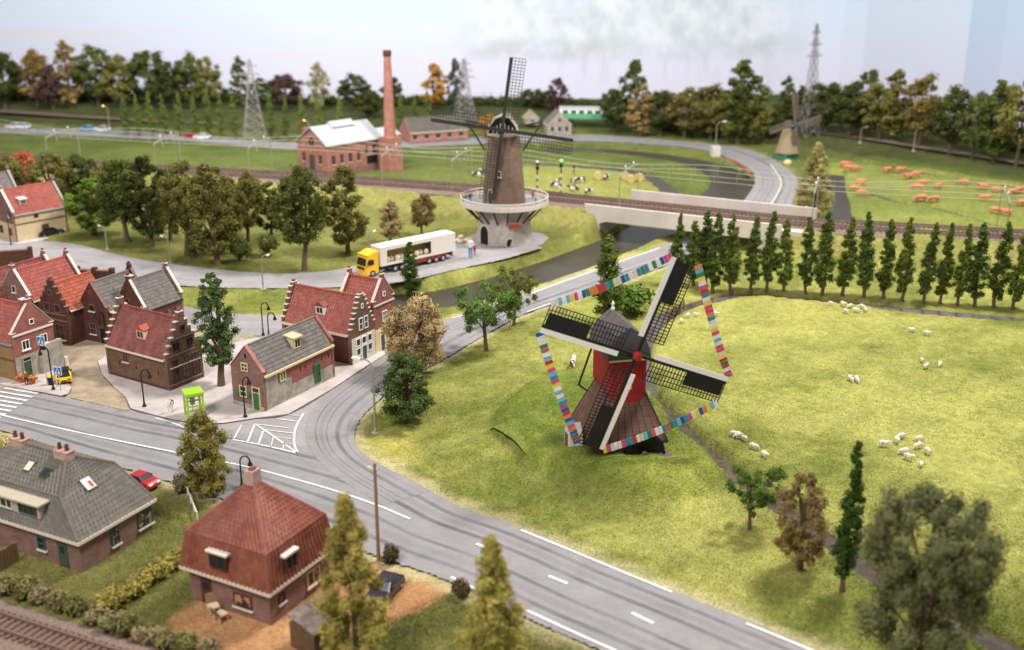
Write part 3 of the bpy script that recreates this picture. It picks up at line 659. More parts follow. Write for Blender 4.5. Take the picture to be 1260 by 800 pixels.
# front corner track, sleepers one by one
ft0, ft1 = P(-110, 730, .35), P(125, 806, .35); fdir = (ft1 - ft0).normalized(); fpts = [ft0 + fdir * s for s in np.linspace(-4, (ft1 - ft0).length + 8, 20)]
ballast('rail_bed', fpts, [(-3.4, -.5), (-2.0, -.1), (2.0, -.1), (2.6, -.35)], M['ballast'])
t = thing('railway_track', 'single brown railway track with sleepers in the near left corner', 'railway track')
for s in (-.75, .75):
    e = offset(fpts, s); MB().beam(e[0] + Vector((0, 0, .12)), e[-1] + Vector((0, 0, .12)), .15, .22).build('rail', M['rust'], t)
sl_me = None; nrm = Vector((-fdir.y, fdir.x, 0))
for k in range(38):
    a = ft0 + fdir * (k * .62)
    if sl_me is None:
        o = MB().box(-.14, .14, -1.25, 1.25, -.1, .06).build('sleeper', M['sleeper'], t); sl_me = o.data
    else: o = link('sleeper', sl_me, None, t)
    o.location = a; o.rotation_euler = (0, 0, math.atan2(fdir.y, fdir.x) + R(random.Random(k).uniform(-1.5, 1.5)))
# back lines: brown strips on the hill
def strip_px(name, px, hw, z, m):
    pts = []
    for x, y in px: p = G(x, y, z); pts.append(p + Vector((0, 0, .12)))
    ribbon_n = MB(); c = catmull(pts, 5); L = []
    for i, p in enumerate(c):
        d = (c[min(i + 1, len(c) - 1)] - c[max(0, i - 1)]); d.z = 0; d.normalize(); n = Vector((-d.y, d.x, 0)); L += [p + n * hw, p - n * hw]
    ribbon_n.add(L, [(2 * i, 2 * i + 1, 2 * i + 3, 2 * i + 2) for i in range(len(c) - 1)]); return ribbon_n.build(name, m, kind='structure', fix=False)
# ---------------------------------------------------------------- concrete railway bridge
bl, br_ = P(721, 250, 5.0), P(962, 276, 5.0)
bd = (br_ - bl); bd.z = 0; BL = bd.length; ba = math.atan2(bd.y, bd.x)
t = thing('railway_bridge', 'pale concrete railway bridge over the canal and road', 'bridge', (bl.x, bl.y, 0), ba)
g0, g1 = 2.6, BL - 3.4      # opening along the bridge
mb = MB()
mb.prism([(-.2, 4.9), (BL, 4.9), (BL, 3.2), (BL - .6, .2), (BL - 1.4, .0), (g1, 2.25), (g0 + 1.2, 2.25), (g0, 1.85), (g0, -1.6), (2.1, -1.6)], -.25, .2, lambda u, d, z: (u, d, z))
mb.build('girder', M['concrete'], t)
MB().box(4.4, BL + 3.2, 9.4, 9.8, 3.0, 5.9).build('parapet', M['concrete'], t)
MB().box(-.1, BL + 3, .25, 9.35, 3.0, 3.95).build('deck', M['concrete'], t)
MB().box(g0 - 2.2, g0 + .05, .3, 9.3, -2, 2.95).build('abutment', M['concrete'], t)
MB().box(g1 - .2, g1 + 3.2, .3, 9.3, -1, 2.95).build('abutment', M['concrete'], t)
# ---------------------------------------------------------------- overhead line
def portal(px, label, hgt=6.4, span=4.6):
    p = min(rail, key=lambda q: abs(630 + FPX * q.x / (q.y * math.cos(PITCH) + (CAMH - q.z) * math.sin(PITCH)) - px)); i = rail.index(p)
    d = (rail[min(i + 1, len(rail) - 1)] - rail[i - 1]); a = math.atan2(d.y, d.x)
    t = thing('catenary_portal', label, 'mast', (p.x, p.y, RAILZ - .3), a, 'overhead line masts along the embankment')
    for s in (-1, 1):
        mb = MB().tube([(0, s * span, -.6), (0, s * span, hgt - (.45 if s < 0 else -.1))], .09, 6); mb.box(-.3, .3, s * span - .3, s * span + .3, -.3, .1); mb.build('mast', M['mast'], t)
    pts = [(0, -span, hgt - .5), (0, -span * .6, hgt - .1), (0, 0, hgt + .2), (0, span, hgt + .1)]; c = catmull(pts, 4)
    MB().tube(c, .13, 6).build('crossbeam', M['mast'], t)
    for s in (-2, 2): MB().beam((0, s, hgt + .3), (.6, s, hgt - 1.4), .07).build('cantilever', M['pole'], t); MB().lathe([(.05, 0), (.14, .1), (.14, .3), (.05, .4)], 6, (0, s, hgt + .5)).build('insulator', M['lamp_off'], t)
for px, lab in ((85, 'pale catenary portal farthest left above the dark trees'), (198, 'second catenary portal from the left on the embankment'), (316, 'catenary portal just left of the brick factory'), (474, 'catenary portal below the factory chimney'),
                (580, 'catenary portal behind the left of the tower mill'), (780, 'catenary portal at the left end of the concrete bridge'), (999, 'catenary portal beside the slim yellowish tree right of bridge'), (1243, 'catenary portal at the far right edge')): portal(px, lab)
for i, off in enumerate((-2, 2)):
    t = thing('overhead_wire', ['pale overhead wire with droppers over the nearer track', 'pale overhead wire with droppers over the farther track'][i], 'wire', group='overhead wires')
    c = resample(offset(rail, off), 160); up = Vector((0, 0, 1))
    MB().tube([q + up * 5.6 for q in c], .035, 4).build('contact_wire', M['wire'], t)
    MB().tube([q + up * (6.9 + .5 * math.cos(k * 2 * math.pi / 20)) for k, q in enumerate(c)], .035, 4).build('carrier_wire', M['wire'], t)
    mb = MB()
    for k, q in enumerate(c):
        if k % 2 == 0: mb.beam(q + up * 5.6, q + up * (6.9 + .5 * math.cos(k * 2 * math.pi / 20)), .035)
    mb.build('dropper_row', M['wire'], t, kind='stuff')
# far track strips on the hill
strip_px('hill_track', [(-120, 131), (0, 137), (90, 143), (180, 148), (270, 152)], 2.2, 2, M['ballast'])
strip_px('hill_track', [(945, 156), (1010, 163), (1080, 172), (1150, 183), (1270, 202), (1400, 224)], 2.4, 3, M['ballast'])
# ---------------------------------------------------------------- trees: armature trunk and flocked crown
def leaves(seed, centres, radii, per, leaf, up=.25, flat_=.85):
    rs = np.random.RandomState(seed); V, T, CORE = [], [], []
    for (c, r) in zip(centres, radii):
        n = per if not isinstance(per, float) else max(20, int(per * r * r))
        d = rs.normal(size=(n, 3)); d /= np.linalg.norm(d, axis=1)[:, None]
        lump = 1 + .22 * np.sin(d @ rs.normal(size=3) * 3.5 + rs.rand() * 6) + .12 * np.sin(d @ rs.normal(size=3) * 8)
        rad = r * (.62 + .42 * rs.rand(n) ** .6) * lump
        pos = np.array(c) + d * rad[:, None] * np.array([1, 1, flat_])
        nn = d + rs.normal(size=(n, 3)) * .42 + np.array([0, 0, up]); nn /= np.linalg.norm(nn, axis=1)[:, None]
        a = np.cross(nn, rs.normal(size=(n, 3))); a /= np.linalg.norm(a, axis=1)[:, None]; b = np.cross(nn, a)
        s = leaf * (.55 + .8 * rs.rand(n))[:, None]; e = (.45 + .35 * rs.rand(n))[:, None]
        cs = r * .38; rq = np.linalg.qr(rs.normal(size=(3, 3)))[0]; q = np.array([[x, y, z] for z in (-cs, cs) for y in (-cs, cs) for x in (-cs, cs)]) @ rq + np.array(c); CORE.append(q[[0, 1, 3, 2, 4, 5, 7, 6, 0, 1, 5, 4, 2, 3, 7, 6, 0, 2, 6, 4, 1, 3, 7, 5]])  # hidden dark cube added inside each clump to block light
        V.append(np.stack([pos - a * s, pos - b * s * e, pos + a * s, pos + b * s * e], 1)); T.append((.7 + .6 * rs.rand()) * (.82 + .36 * rs.rand(n)))
    V = np.concatenate([v.reshape(-1, 3) for v in V] + CORE); T = np.concatenate(T + [np.full(6 * len(CORE), .8)]); F = np.arange(len(V)).reshape(-1, 4)
    return V, F, T
KINDS = {}
def make_kind(key, seed, H, Wd, shape, ncl, cr, per, leaf, trunk_h, tr, limbs=7):
    rs = np.random.RandomState(seed); C, Rr = [], []
    z0 = trunk_h
    for i in range(ncl):
        if shape == 'round':
            d = rs.normal(size=3); d /= np.linalg.norm(d); k = .45 + .58 * rs.rand() ** .5
            c = np.array([d[0] * (Wd / 2 - cr * .7) * k, d[1] * (Wd / 2 - cr * .7) * k, z0 + (H - z0) * .5 + d[2] * ((H - z0) / 2 - cr * .6) * k]); r = cr * (.65 + .6 * rs.rand())
        elif shape == 'cone':       # slim poplar
            tt = (i + rs.rand()) / ncl; prof = (.42 + .58 * min(1, tt / .25)) * (1 - tt) ** .62 if tt > .0 else .4
            a = rs.rand() * 6.28; rr = (Wd / 2) * prof * (.25 + .6 * rs.rand()); c = np.array([rr * math.cos(a), rr * math.sin(a), z0 + (H - z0 - cr * .3) * tt]); r = cr * (.26 + 1.0 * prof) * (.75 + .5 * rs.rand())
        elif shape == 'spread':     # a few separate foliage masses on bare limbs
            a = rs.rand() * 6.28; q = rs.rand() ** .5; lev = rs.rand(); c = np.array([math.cos(a) * q * Wd * .42, math.sin(a) * q * Wd * .42, z0 + (H - z0) * (.15 + .75 * lev)]); r = cr * (.6 + .6 * rs.rand())
        elif shape == 'drop':       # broad base, narrow top
            tt = ((i + rs.rand()) / ncl) ** 1.15; prof = math.sin(math.pi * (0.16 + .80 * tt)) ** .8; a = rs.rand() * 6.28; rr = (Wd / 2 - cr * .4) * prof * (.3 + .7 * rs.rand())
            c = np.array([rr * math.cos(a), rr * math.sin(a), z0 + (H - z0 - cr * .5) * tt]); r = cr * (.6 + .6 * rs.rand()) * (.55 + .45 * prof)
        elif shape == 'tier':       # conifer-like, open tiers of clumps
            tt = (i + .5 * rs.rand()) / ncl; prof = (1 - tt) ** .75; a = i * 2.4 + rs.rand(); rr = (Wd / 2) * prof * (.35 + .65 * rs.rand()); c = np.array([rr * math.cos(a), rr * math.sin(a), z0 + (H - z0 - cr * .4) * tt]); r = cr * (.45 + .65 * prof) * (.7 + .5 * rs.rand())
        C.append(c); Rr.append(r)
    V, F, T = leaves(seed + 1, C, Rr, per, leaf); cm = np_mesh('crown', V, F, tint=T); cm.materials.append(M['leaf'])
    mb = MB(); lean = rs.normal(size=2) * .25
    top = (lean[0], lean[1], min(H * .8, z0 + (H - z0) * .62))
    mb.tube([(0, 0, -.4), (lean[0] * .2, lean[1] * .2, z0 * .5), (lean[0] * .6, lean[1] * .6, z0 + .5), top], [tr * 1.35, tr, tr * .85, tr * .3], 7)
    for i in rs.permutation(len(C))[:limbs]:
        c = C[i]; zb = min(top[2], max(z0 * .55, c[2] * .55)); b = (lean[0] * .5, lean[1] * .5, zb); mid = ((b[0] + c[0]) * .5, (b[1] + c[1]) * .5, (zb + c[2]) * .5 + .15)
        mb.tube([b, mid, tuple(c)], [tr * .5, tr * .33, tr * .15], 5)
    me = bpy.data.meshes.new('trunk'); me.from_pydata(mb.v, [], mb.f); me.materials.append(M['bark'])
    a = me.attributes.new('tint', 'FLOAT', 'FACE'); a.data.foreach_set('value', [1.0] * len(me.polygons))
    KINDS[key] = (cm, me, H, Wd)
for i in range(4): make_kind('round%d' % i, 10 + i, 10, 7.0, 'round', 84, .78, 120, .13, 2.2, .3)
for i in range(3): make_kind('tall%d' % i, 20 + i, 11, 6.2, 'drop', 84, .74, 115, .13, 1.8, .28)
for i in range(5): make_kind('poplar%d' % i, 30 + i, 11, 3.1, 'cone', 90, .48, 85, .1, 1.3, .2, 3)
for i in range(4): make_kind('far%d' % i, 40 + i, 12, 8, 'round', 60, 1.0, 60, .24, 1.6, .3)
for i in range(2): make_kind('fartall%d' % i, 46 + i, 14, 7, 'drop', 60, .95, 60, .24, 1.4, .3)
for i in range(2): make_kind('spread%d' % i, 50 + i, 7, 7.4, 'spread', 40, .68, 170, .1, 2.0, .2, 14)
make_kind('bush', 55, 6.6, 5.6, 'round', 120, .62, 190, .08, .3, .25)
make_kind('leafy', 56, 11.5, 4.2, 'drop', 130, .5, 110, .085, 2.6, .3)
for i in range(2): make_kind('yellowfir%d' % i, 58 + i, 12, 5.6, 'tier', 90, .78, 220, .09, 1.6, .24)
make_kind('big', 61, 14, 11.5, 'spread', 130, 1.08, 260, .12, .8, .4, 24)
make_kind('brown', 62, 8.2, 6.2, 'drop', 110, .58, 150, .085, 1.0, .28, 10)
make_kind('dense', 63, 7.6, 5.4, 'drop', 90, .6, 170, .085, 1.2, .26, 8)
make_kind('ball', 64, 9, 6.2, 'drop', 90, .84, 220, .09, 1.0, .26, 8)
make_kind('shrub', 66, 2, 2.6, 'round', 14, .6, 90, .13, .1, .06, 4)
make_kind('lowbush', 67, 1.4, 2.2, 'round', 12, .5, 80, .15, .05, .05, 4)
def tree(name, key, base, hgt, wid, col, label, group=None, cat='tree', rz=None, crown_col=None):
    cm, tm, H, Wd = KINDS[key]; rs = random.Random(label + str(base))
    t = thing(name, label, cat, base, rs.uniform(0, 6.28) if rz is None else rz, group, (wid / Wd, wid / Wd, hgt / H))
    a = link('trunk', tm, None, t); b = link('crown', cm, None, t)
    t.rotation_euler[0], t.rotation_euler[1] = R(rs.uniform(-2.5, 2.5)), R(rs.uniform(-2.5, 2.5))
    v = 1 + rs.uniform(-.12, .12); b.color = (*[min(1, c * v) for c in col], 1); return t
OLIVE, DARKG, MIDG, BRIGHT, POP = S(126, 122, 58), S(80, 88, 42), S(96, 106, 48), S(108, 132, 44), S(90, 108, 42)
YELLOWG, BROWN, TAN, PURPLE, ORANGE, RUST, GREYG = S(178, 162, 78), S(158, 132, 80), S(196, 168, 116), S(100, 74, 70), S(206, 152, 66), S(208, 112, 72), S(142, 138, 104)
def tpx(name, key, bx, by, topy, wpx, col, label, group=None, cat='tree', guess=0.0):
    b = G(bx, by, guess); s = FPX / (b.y * math.cos(PITCH) + (CAMH - b.z) * math.sin(PITCH)); return tree(name, key, b, (by - topy) / s * 1.06, wpx / s, col, label, group, cat)
# wood between the village road and the embankment
mid = [('round0', 14, 262, 192, 48, OLIVE, 'olive tree behind the cream house at the left edge'), ('round1', 32, 250, 188, 48, RUST, 'rust orange autumn tree behind the cream house'),
       ('round2', 66, 262, 190, 52, OLIVE, 'olive tree right of the rust orange tree'), ('round3', 104, 258, 193, 50, DARKG, 'dark tree at the back of the wood above the bright one'),
       ('tall0', 116, 290, 222, 64, BRIGHT, 'bright green tree nearest the cream house'), ('round1', 157, 298, 198, 66, MIDG, 'broad dark tree second from the cream house'),
       ('tall1', 188, 304, 196, 56, DARKG, 'dark green tree with bare trunk in the left wood'), ('round2', 230, 315, 204, 62, OLIVE, 'olive crowned tree left of centre in the wood'),
       ('tall2', 268, 327, 205, 72, OLIVE, 'large olive tree with the nearest trunk in the wood'), ('round0', 306, 300, 212, 52, OLIVE, 'olive tree behind the large olive one in the wood'),
       ('round3', 210, 296, 212, 48, DARKG, 'dark tree filling the wood behind the olive crowned one'), ('round1', 286, 312, 222, 46, OLIVE, 'olive tree just right of the nearest trunk in the wood'), ('round2', 138, 268, 200, 48, OLIVE, 'olive tree at the back behind the bright green one'), ('tall0', 334, 292, 226, 44, MIDG, 'smaller green tree at the right end of the left wood'), ('round3', 374, 333, 210, 70, MIDG, 'round topped tree standing alone below the factory'), ('tall1', 428, 313, 207, 62, OLIVE, 'tall olive tree left of the yellow truck'),
       ('tall2', 480, 300, 247, 34, TAN, 'small tan tree behind the white trailer'), ('round2', 519, 292, 240, 34, BROWN, 'small brown tree behind the back half of the trailer')]
for key, bx, by, ty, w, c, lab in mid: tpx('deciduous_tree', key, bx, by, ty, w * 1.06, tuple(q * .84 for q in c), lab, 'trees of the wood by the village road', guess=1)
for i, (bx, by, ty, w) in enumerate(((240, 318, 290, 26), (295, 322, 290, 30), (330, 316, 288, 28))): tpx('shrub', 'shrub', bx, by, ty, w, MIDG, ['low green shrub under the wood, ' + o for o in ('left', 'middle', 'right')][i], 'shrubs under the wood', 'shrub', 1)
# poplar row along the embankment
pop = [(831, 352, 268), (853, 352, 273), (868, 352, 265), (877, 361, 263), (899, 360, 268), (923, 359, 266), (943, 357, 263), (964, 360, 267), (991, 361, 270), (1011, 363, 266), (1036, 364, 269), (1063, 366, 266), (1087, 368, 271), (1109, 371, 272), (1136, 373, 273), (1156, 374, 277), (1178, 376, 274), (1199, 378, 277), (1223, 379, 279), (1246, 381, 284), (1275, 384, 284)]
for i, ((bx, by, ty), o) in enumerate(zip(pop, ordinals(21))):
    tpx('poplar', 'poplar%d' % (i * 2 % 5), bx, by, ty + (i * 5 % 9) - 4, 28 + (i * 7 % 8), [POP, S(104, 120, 48), S(84, 104, 44)][i % 3], 'slim dark green poplar in the field-edge row, %s' % o, 'poplars along the field edge')
# trees round the road and the mill
tpx('poplar', 'poplar1', 508, 372, 298, 32, S(76, 104, 40), 'dark slim poplar in front of the white trailer')
tpx('poplar', 'poplar3', 747, 402, 290, 52, S(98, 116, 44), 'wide green poplar behind the red mill')
tpx('shrub', 'shrub', 778, 386, 352, 58, S(98, 124, 50), 'round green shrub right of the wide poplar', cat='shrub')
tpx('deciduous_tree', 'spread0', 598, 432, 350, 88, S(98, 128, 58), 'spreading green tree on the roadside left of the mill')
tpx('deciduous_tree', 'spread1', 632, 400, 332, 64, S(124, 136, 62), 'pale green roadside tree behind the spreading one')
tpx('deciduous_tree', 'bush', 510, 462, 363, 84, TAN, 'dense tan brown tree beside the junction')
tpx('deciduous_tree', 'dense', 500, 520, 430, 84, S(92, 110, 56), 'dark green tree beside the tall street lamp')
tpx('deciduous_tree', 'leafy', 272, 476, 337, 58, S(92, 118, 66), 'tall blue green leafy tree on the pale pavement')
tpx('deciduous_tree', 'ball', 259, 612, 503, 74, S(150, 142, 66), 'olive yellow tree beside the main road')
tpx('deciduous_tree', 'brown', 985, 700, 572, 78, BROWN, 'brown olive tree left of the dark slim poplar')
tpx('deciduous_tree', 'spread0', 922, 652, 574, 84, S(92, 116, 50), 'small green tree with two lobes by the ditch')
tpx('poplar', 'poplar2', 1036, 728, 536, 46, S(66, 92, 36), 'tall dark slim poplar near the bottom right tree')
tpx('deciduous_tree', 'big', 1122, 850, 586, 170, S(128, 132, 84), 'big grey green spreading tree at the lower right')
tpx('conifer', 'yellowfir0', 440, 816, 594, 100, YELLOWG, 'yellow green conifer beside the red roofed house')
tpx('conifer', 'yellowfir1', 608, 850, 640, 100, S(174, 160, 76), 'yellow green conifer at the bottom by the road')
tpx('conifer', 'yellowfir0', 1000, 272, 180, 54, S(186, 172, 104), 'pale yellowish tree at the right end of the bridge')
# far trees at the foot of the backdrop
far = [(-40, 136, 70, 46, 0, DARKG), (6, 134, 66, 44, 1, DARKG), (46, 132, 64, 42, 2, S(150, 120, 62)), (88, 134, 56, 34, 5, BROWN), (66, 136, 84, 30, 0, PURPLE), (122, 132, 62, 46, 3, MIDG), (150, 134, 72, 40, 0, OLIVE), (184, 134, 64, 46, 1, MIDG), (216, 136, 78, 36, 2, DARKG), (238, 135, 70, 36, 3, MIDG), (258, 135, 74, 34, 0, OLIVE),
       (296, 134, 74, 24, 5, MIDG), (352, 136, 92, 40, 1, PURPLE), (326, 136, 98, 36, 2, DARKG), (392, 136, 80, 26, 4, S(176, 172, 120)), (438, 138, 94, 36, 3, DARKG), (456, 146, 112, 30, 1, DARKG), (484, 142, 98, 26, 0, DARKG), (534, 134, 82, 34, 5, ORANGE), (560, 142, 76, 20, 4, S(90, 100, 80)),
       (654, 134, 110, 30, 1, DARKG), (672, 136, 112, 24, 2, DARKG), (684, 140, 98, 26, 4, PURPLE), (756, 164, 112, 38, 0, DARKG), (780, 160, 78, 36, 4, S(84, 96, 50)), (788, 168, 108, 36, 5, BROWN), (812, 168, 112, 40, 1, DARKG), (842, 170, 110, 44, 2, S(128, 116, 62)), (874, 172, 108, 46, 3, S(118, 112, 56)), (908, 178, 80, 56, 4, MIDG), (896, 176, 112, 44, 0, OLIVE), (926, 178, 124, 40, 1, OLIVE), (948, 170, 136, 30, 2, MIDG),
       (966, 158, 98, 24, 5, MIDG), (982, 160, 108, 26, 4, MIDG), (1016, 164, 102, 50, 1, DARKG), (1044, 168, 104, 46, 0, DARKG), (1062, 168, 90, 40, 4, MIDG), (1082, 172, 104, 44, 2, OLIVE), (1098, 172, 92, 40, 5, OLIVE), (1130, 180, 97, 46, 3, S(140, 120, 60)), (1168, 190, 108, 46, 1, DARKG), (1196, 194, 118, 42, 0, MIDG), (1222, 198, 103, 44, 4, MIDG), (1250, 204, 98, 50, 2, OLIVE), (1290, 212, 100, 56, 3, DARKG)]
far.sort(); names = {0: 'far0', 1: 'far1', 2: 'far2', 3: 'far3', 4: 'fartall0', 5: 'fartall1'}
lf = [f for f in far if f[0] < 620]; rf = [f for f in far if f[0] >= 620]
for grp, lst in (('left', lf), ('right', rf)):
    for f, o in zip(lst, ordinals(len(lst))):
        cn = {PURPLE: 'purple brown', ORANGE: 'orange', BROWN: 'brown', DARKG: 'dark green', MIDG: 'mid green', OLIVE: 'olive'}.get(f[5], 'brownish green')
        tpx('far_tree', names[f[4]], f[0], f[1], f[2], f[3] * 1.22, f[5], '%s tree before the painted sky, %s on the %s half' % (cn, o, grp), 'trees before the painted sky', guess=3)
sm = [(157, 166, 122), (172, 167, 124), (189, 166, 120), (205, 167, 124), (222, 168, 122), (241, 168, 124), (257, 168, 118), (273, 169, 122), (290, 170, 126), (335, 172, 120), (352, 172, 126), (373, 172, 122), (394, 172, 124), (420, 170, 126), (492, 162, 124), (512, 160, 128), (527, 158, 120)]
for i, ((bx, by, ty), o) in enumerate(zip(sm, ordinals(len(sm)))):
    tpx('poplar', 'poplar%d' % (i % 5), bx, by + 2, ty - 5, 15, S(112, 130, 58), 'small poplar on the green slope behind the far road, %s' % o, 'poplars on the far slope', guess=0)
tpx('deciduous_tree', 'round1', 598, 172, 142, 26, ORANGE, 'small orange bush behind the left sail of the tower mill')
# hedge line under the far trees: dense scrub nobody could count
rs = np.random.RandomState(5); C, Rr = [], []
for x in np.arange(-120, 1400, 7):
    by = np.interp(x, [-120, 0, 270, 420, 540, 640, 740, 860, 945, 1010, 1100, 1200, 1400], [132, 132, 134, 132, 132, 134, 136, 166, 160, 158, 166, 184, 224]); p = P(x, by - 4, 2); p.z = gz(p.x, p.y)
    k = 2.6 if x < 275 else 1.0 if x < 740 else 1.5
    for _ in range(3): C.append((p.x + rs.normal(), p.y + rs.rand() * 4, p.z + rs.rand() * 1.6 * k)); Rr.append(1.1 + rs.rand() * 1.2)
V, F, T = leaves(77, C, Rr, 60, .28); me = np_mesh('scrub', V, F, tint=T); o = link('scrub', me, M['leaf'], kind='stuff'); o.color = (*S(78, 92, 44), 1)
tag(o, 'dark green scrub in a line under the far trees', 'scrub')
# bushes of the front gardens
hs = [(-20, 716), (6, 720), (30, 727), (52, 733), (72, 742), (96, 746), (116, 756), (140, 765), (160, 772), (182, 778), (205, 786), (226, 795), (255, 797)]
for i, ((x, y), o) in enumerate(zip(hs, ordinals(len(hs)))):
    tpx('bush', 'lowbush', x, y + 8, y - 9 - (i % 3) * 3, 34 + (i * 5) % 12, [S(138, 122, 86), S(120, 112, 70), S(112, 108, 60)][i % 3], 'low brownish bush along the front track, %s' % o, 'bushes along the front track', 'bush')
t = thing('hedge', 'yellow green clipped hedge between the two gardens', 'hedge', P(175, 725)); C, Rr = [], []; rs = np.random.RandomState(9); o0 = P(175, 725)
for k in np.linspace(0, 1, 34):
    p = P(128 + 100 * k, 756 - 66 * k) - o0
    for _ in range(2): C.append((p.x + rs.normal() * .25, p.y + rs.normal() * .25, .45 + .5 * rs.rand())); Rr.append(.5 + .2 * rs.rand())
V, F, T = leaves(78, C, Rr, 90, .13); o = link('foliage', np_mesh('foliage', V, F, tint=T), M['leaf'], t); o.color = (*S(158, 144, 66), 1)
for i, (x, y, lab) in enumerate(((478, 692, 'small dark shrub at the foot of the wooden pole'), (566, 735, 'small dark shrub on the verge by the lower conifer'), (12, 560, 'tan bush behind the left chimney of the dark house'), (222, 606, 'small grey shrub by the white rail fence'), (240, 604, 'small dark shrub under the roadside tree'))):
    tpx('bush', 'lowbush', x, y, y - 22, 28, [S(92, 86, 62), S(112, 92, 64), TAN, S(128, 124, 96), S(96, 100, 56)][i], lab, None, 'bush')
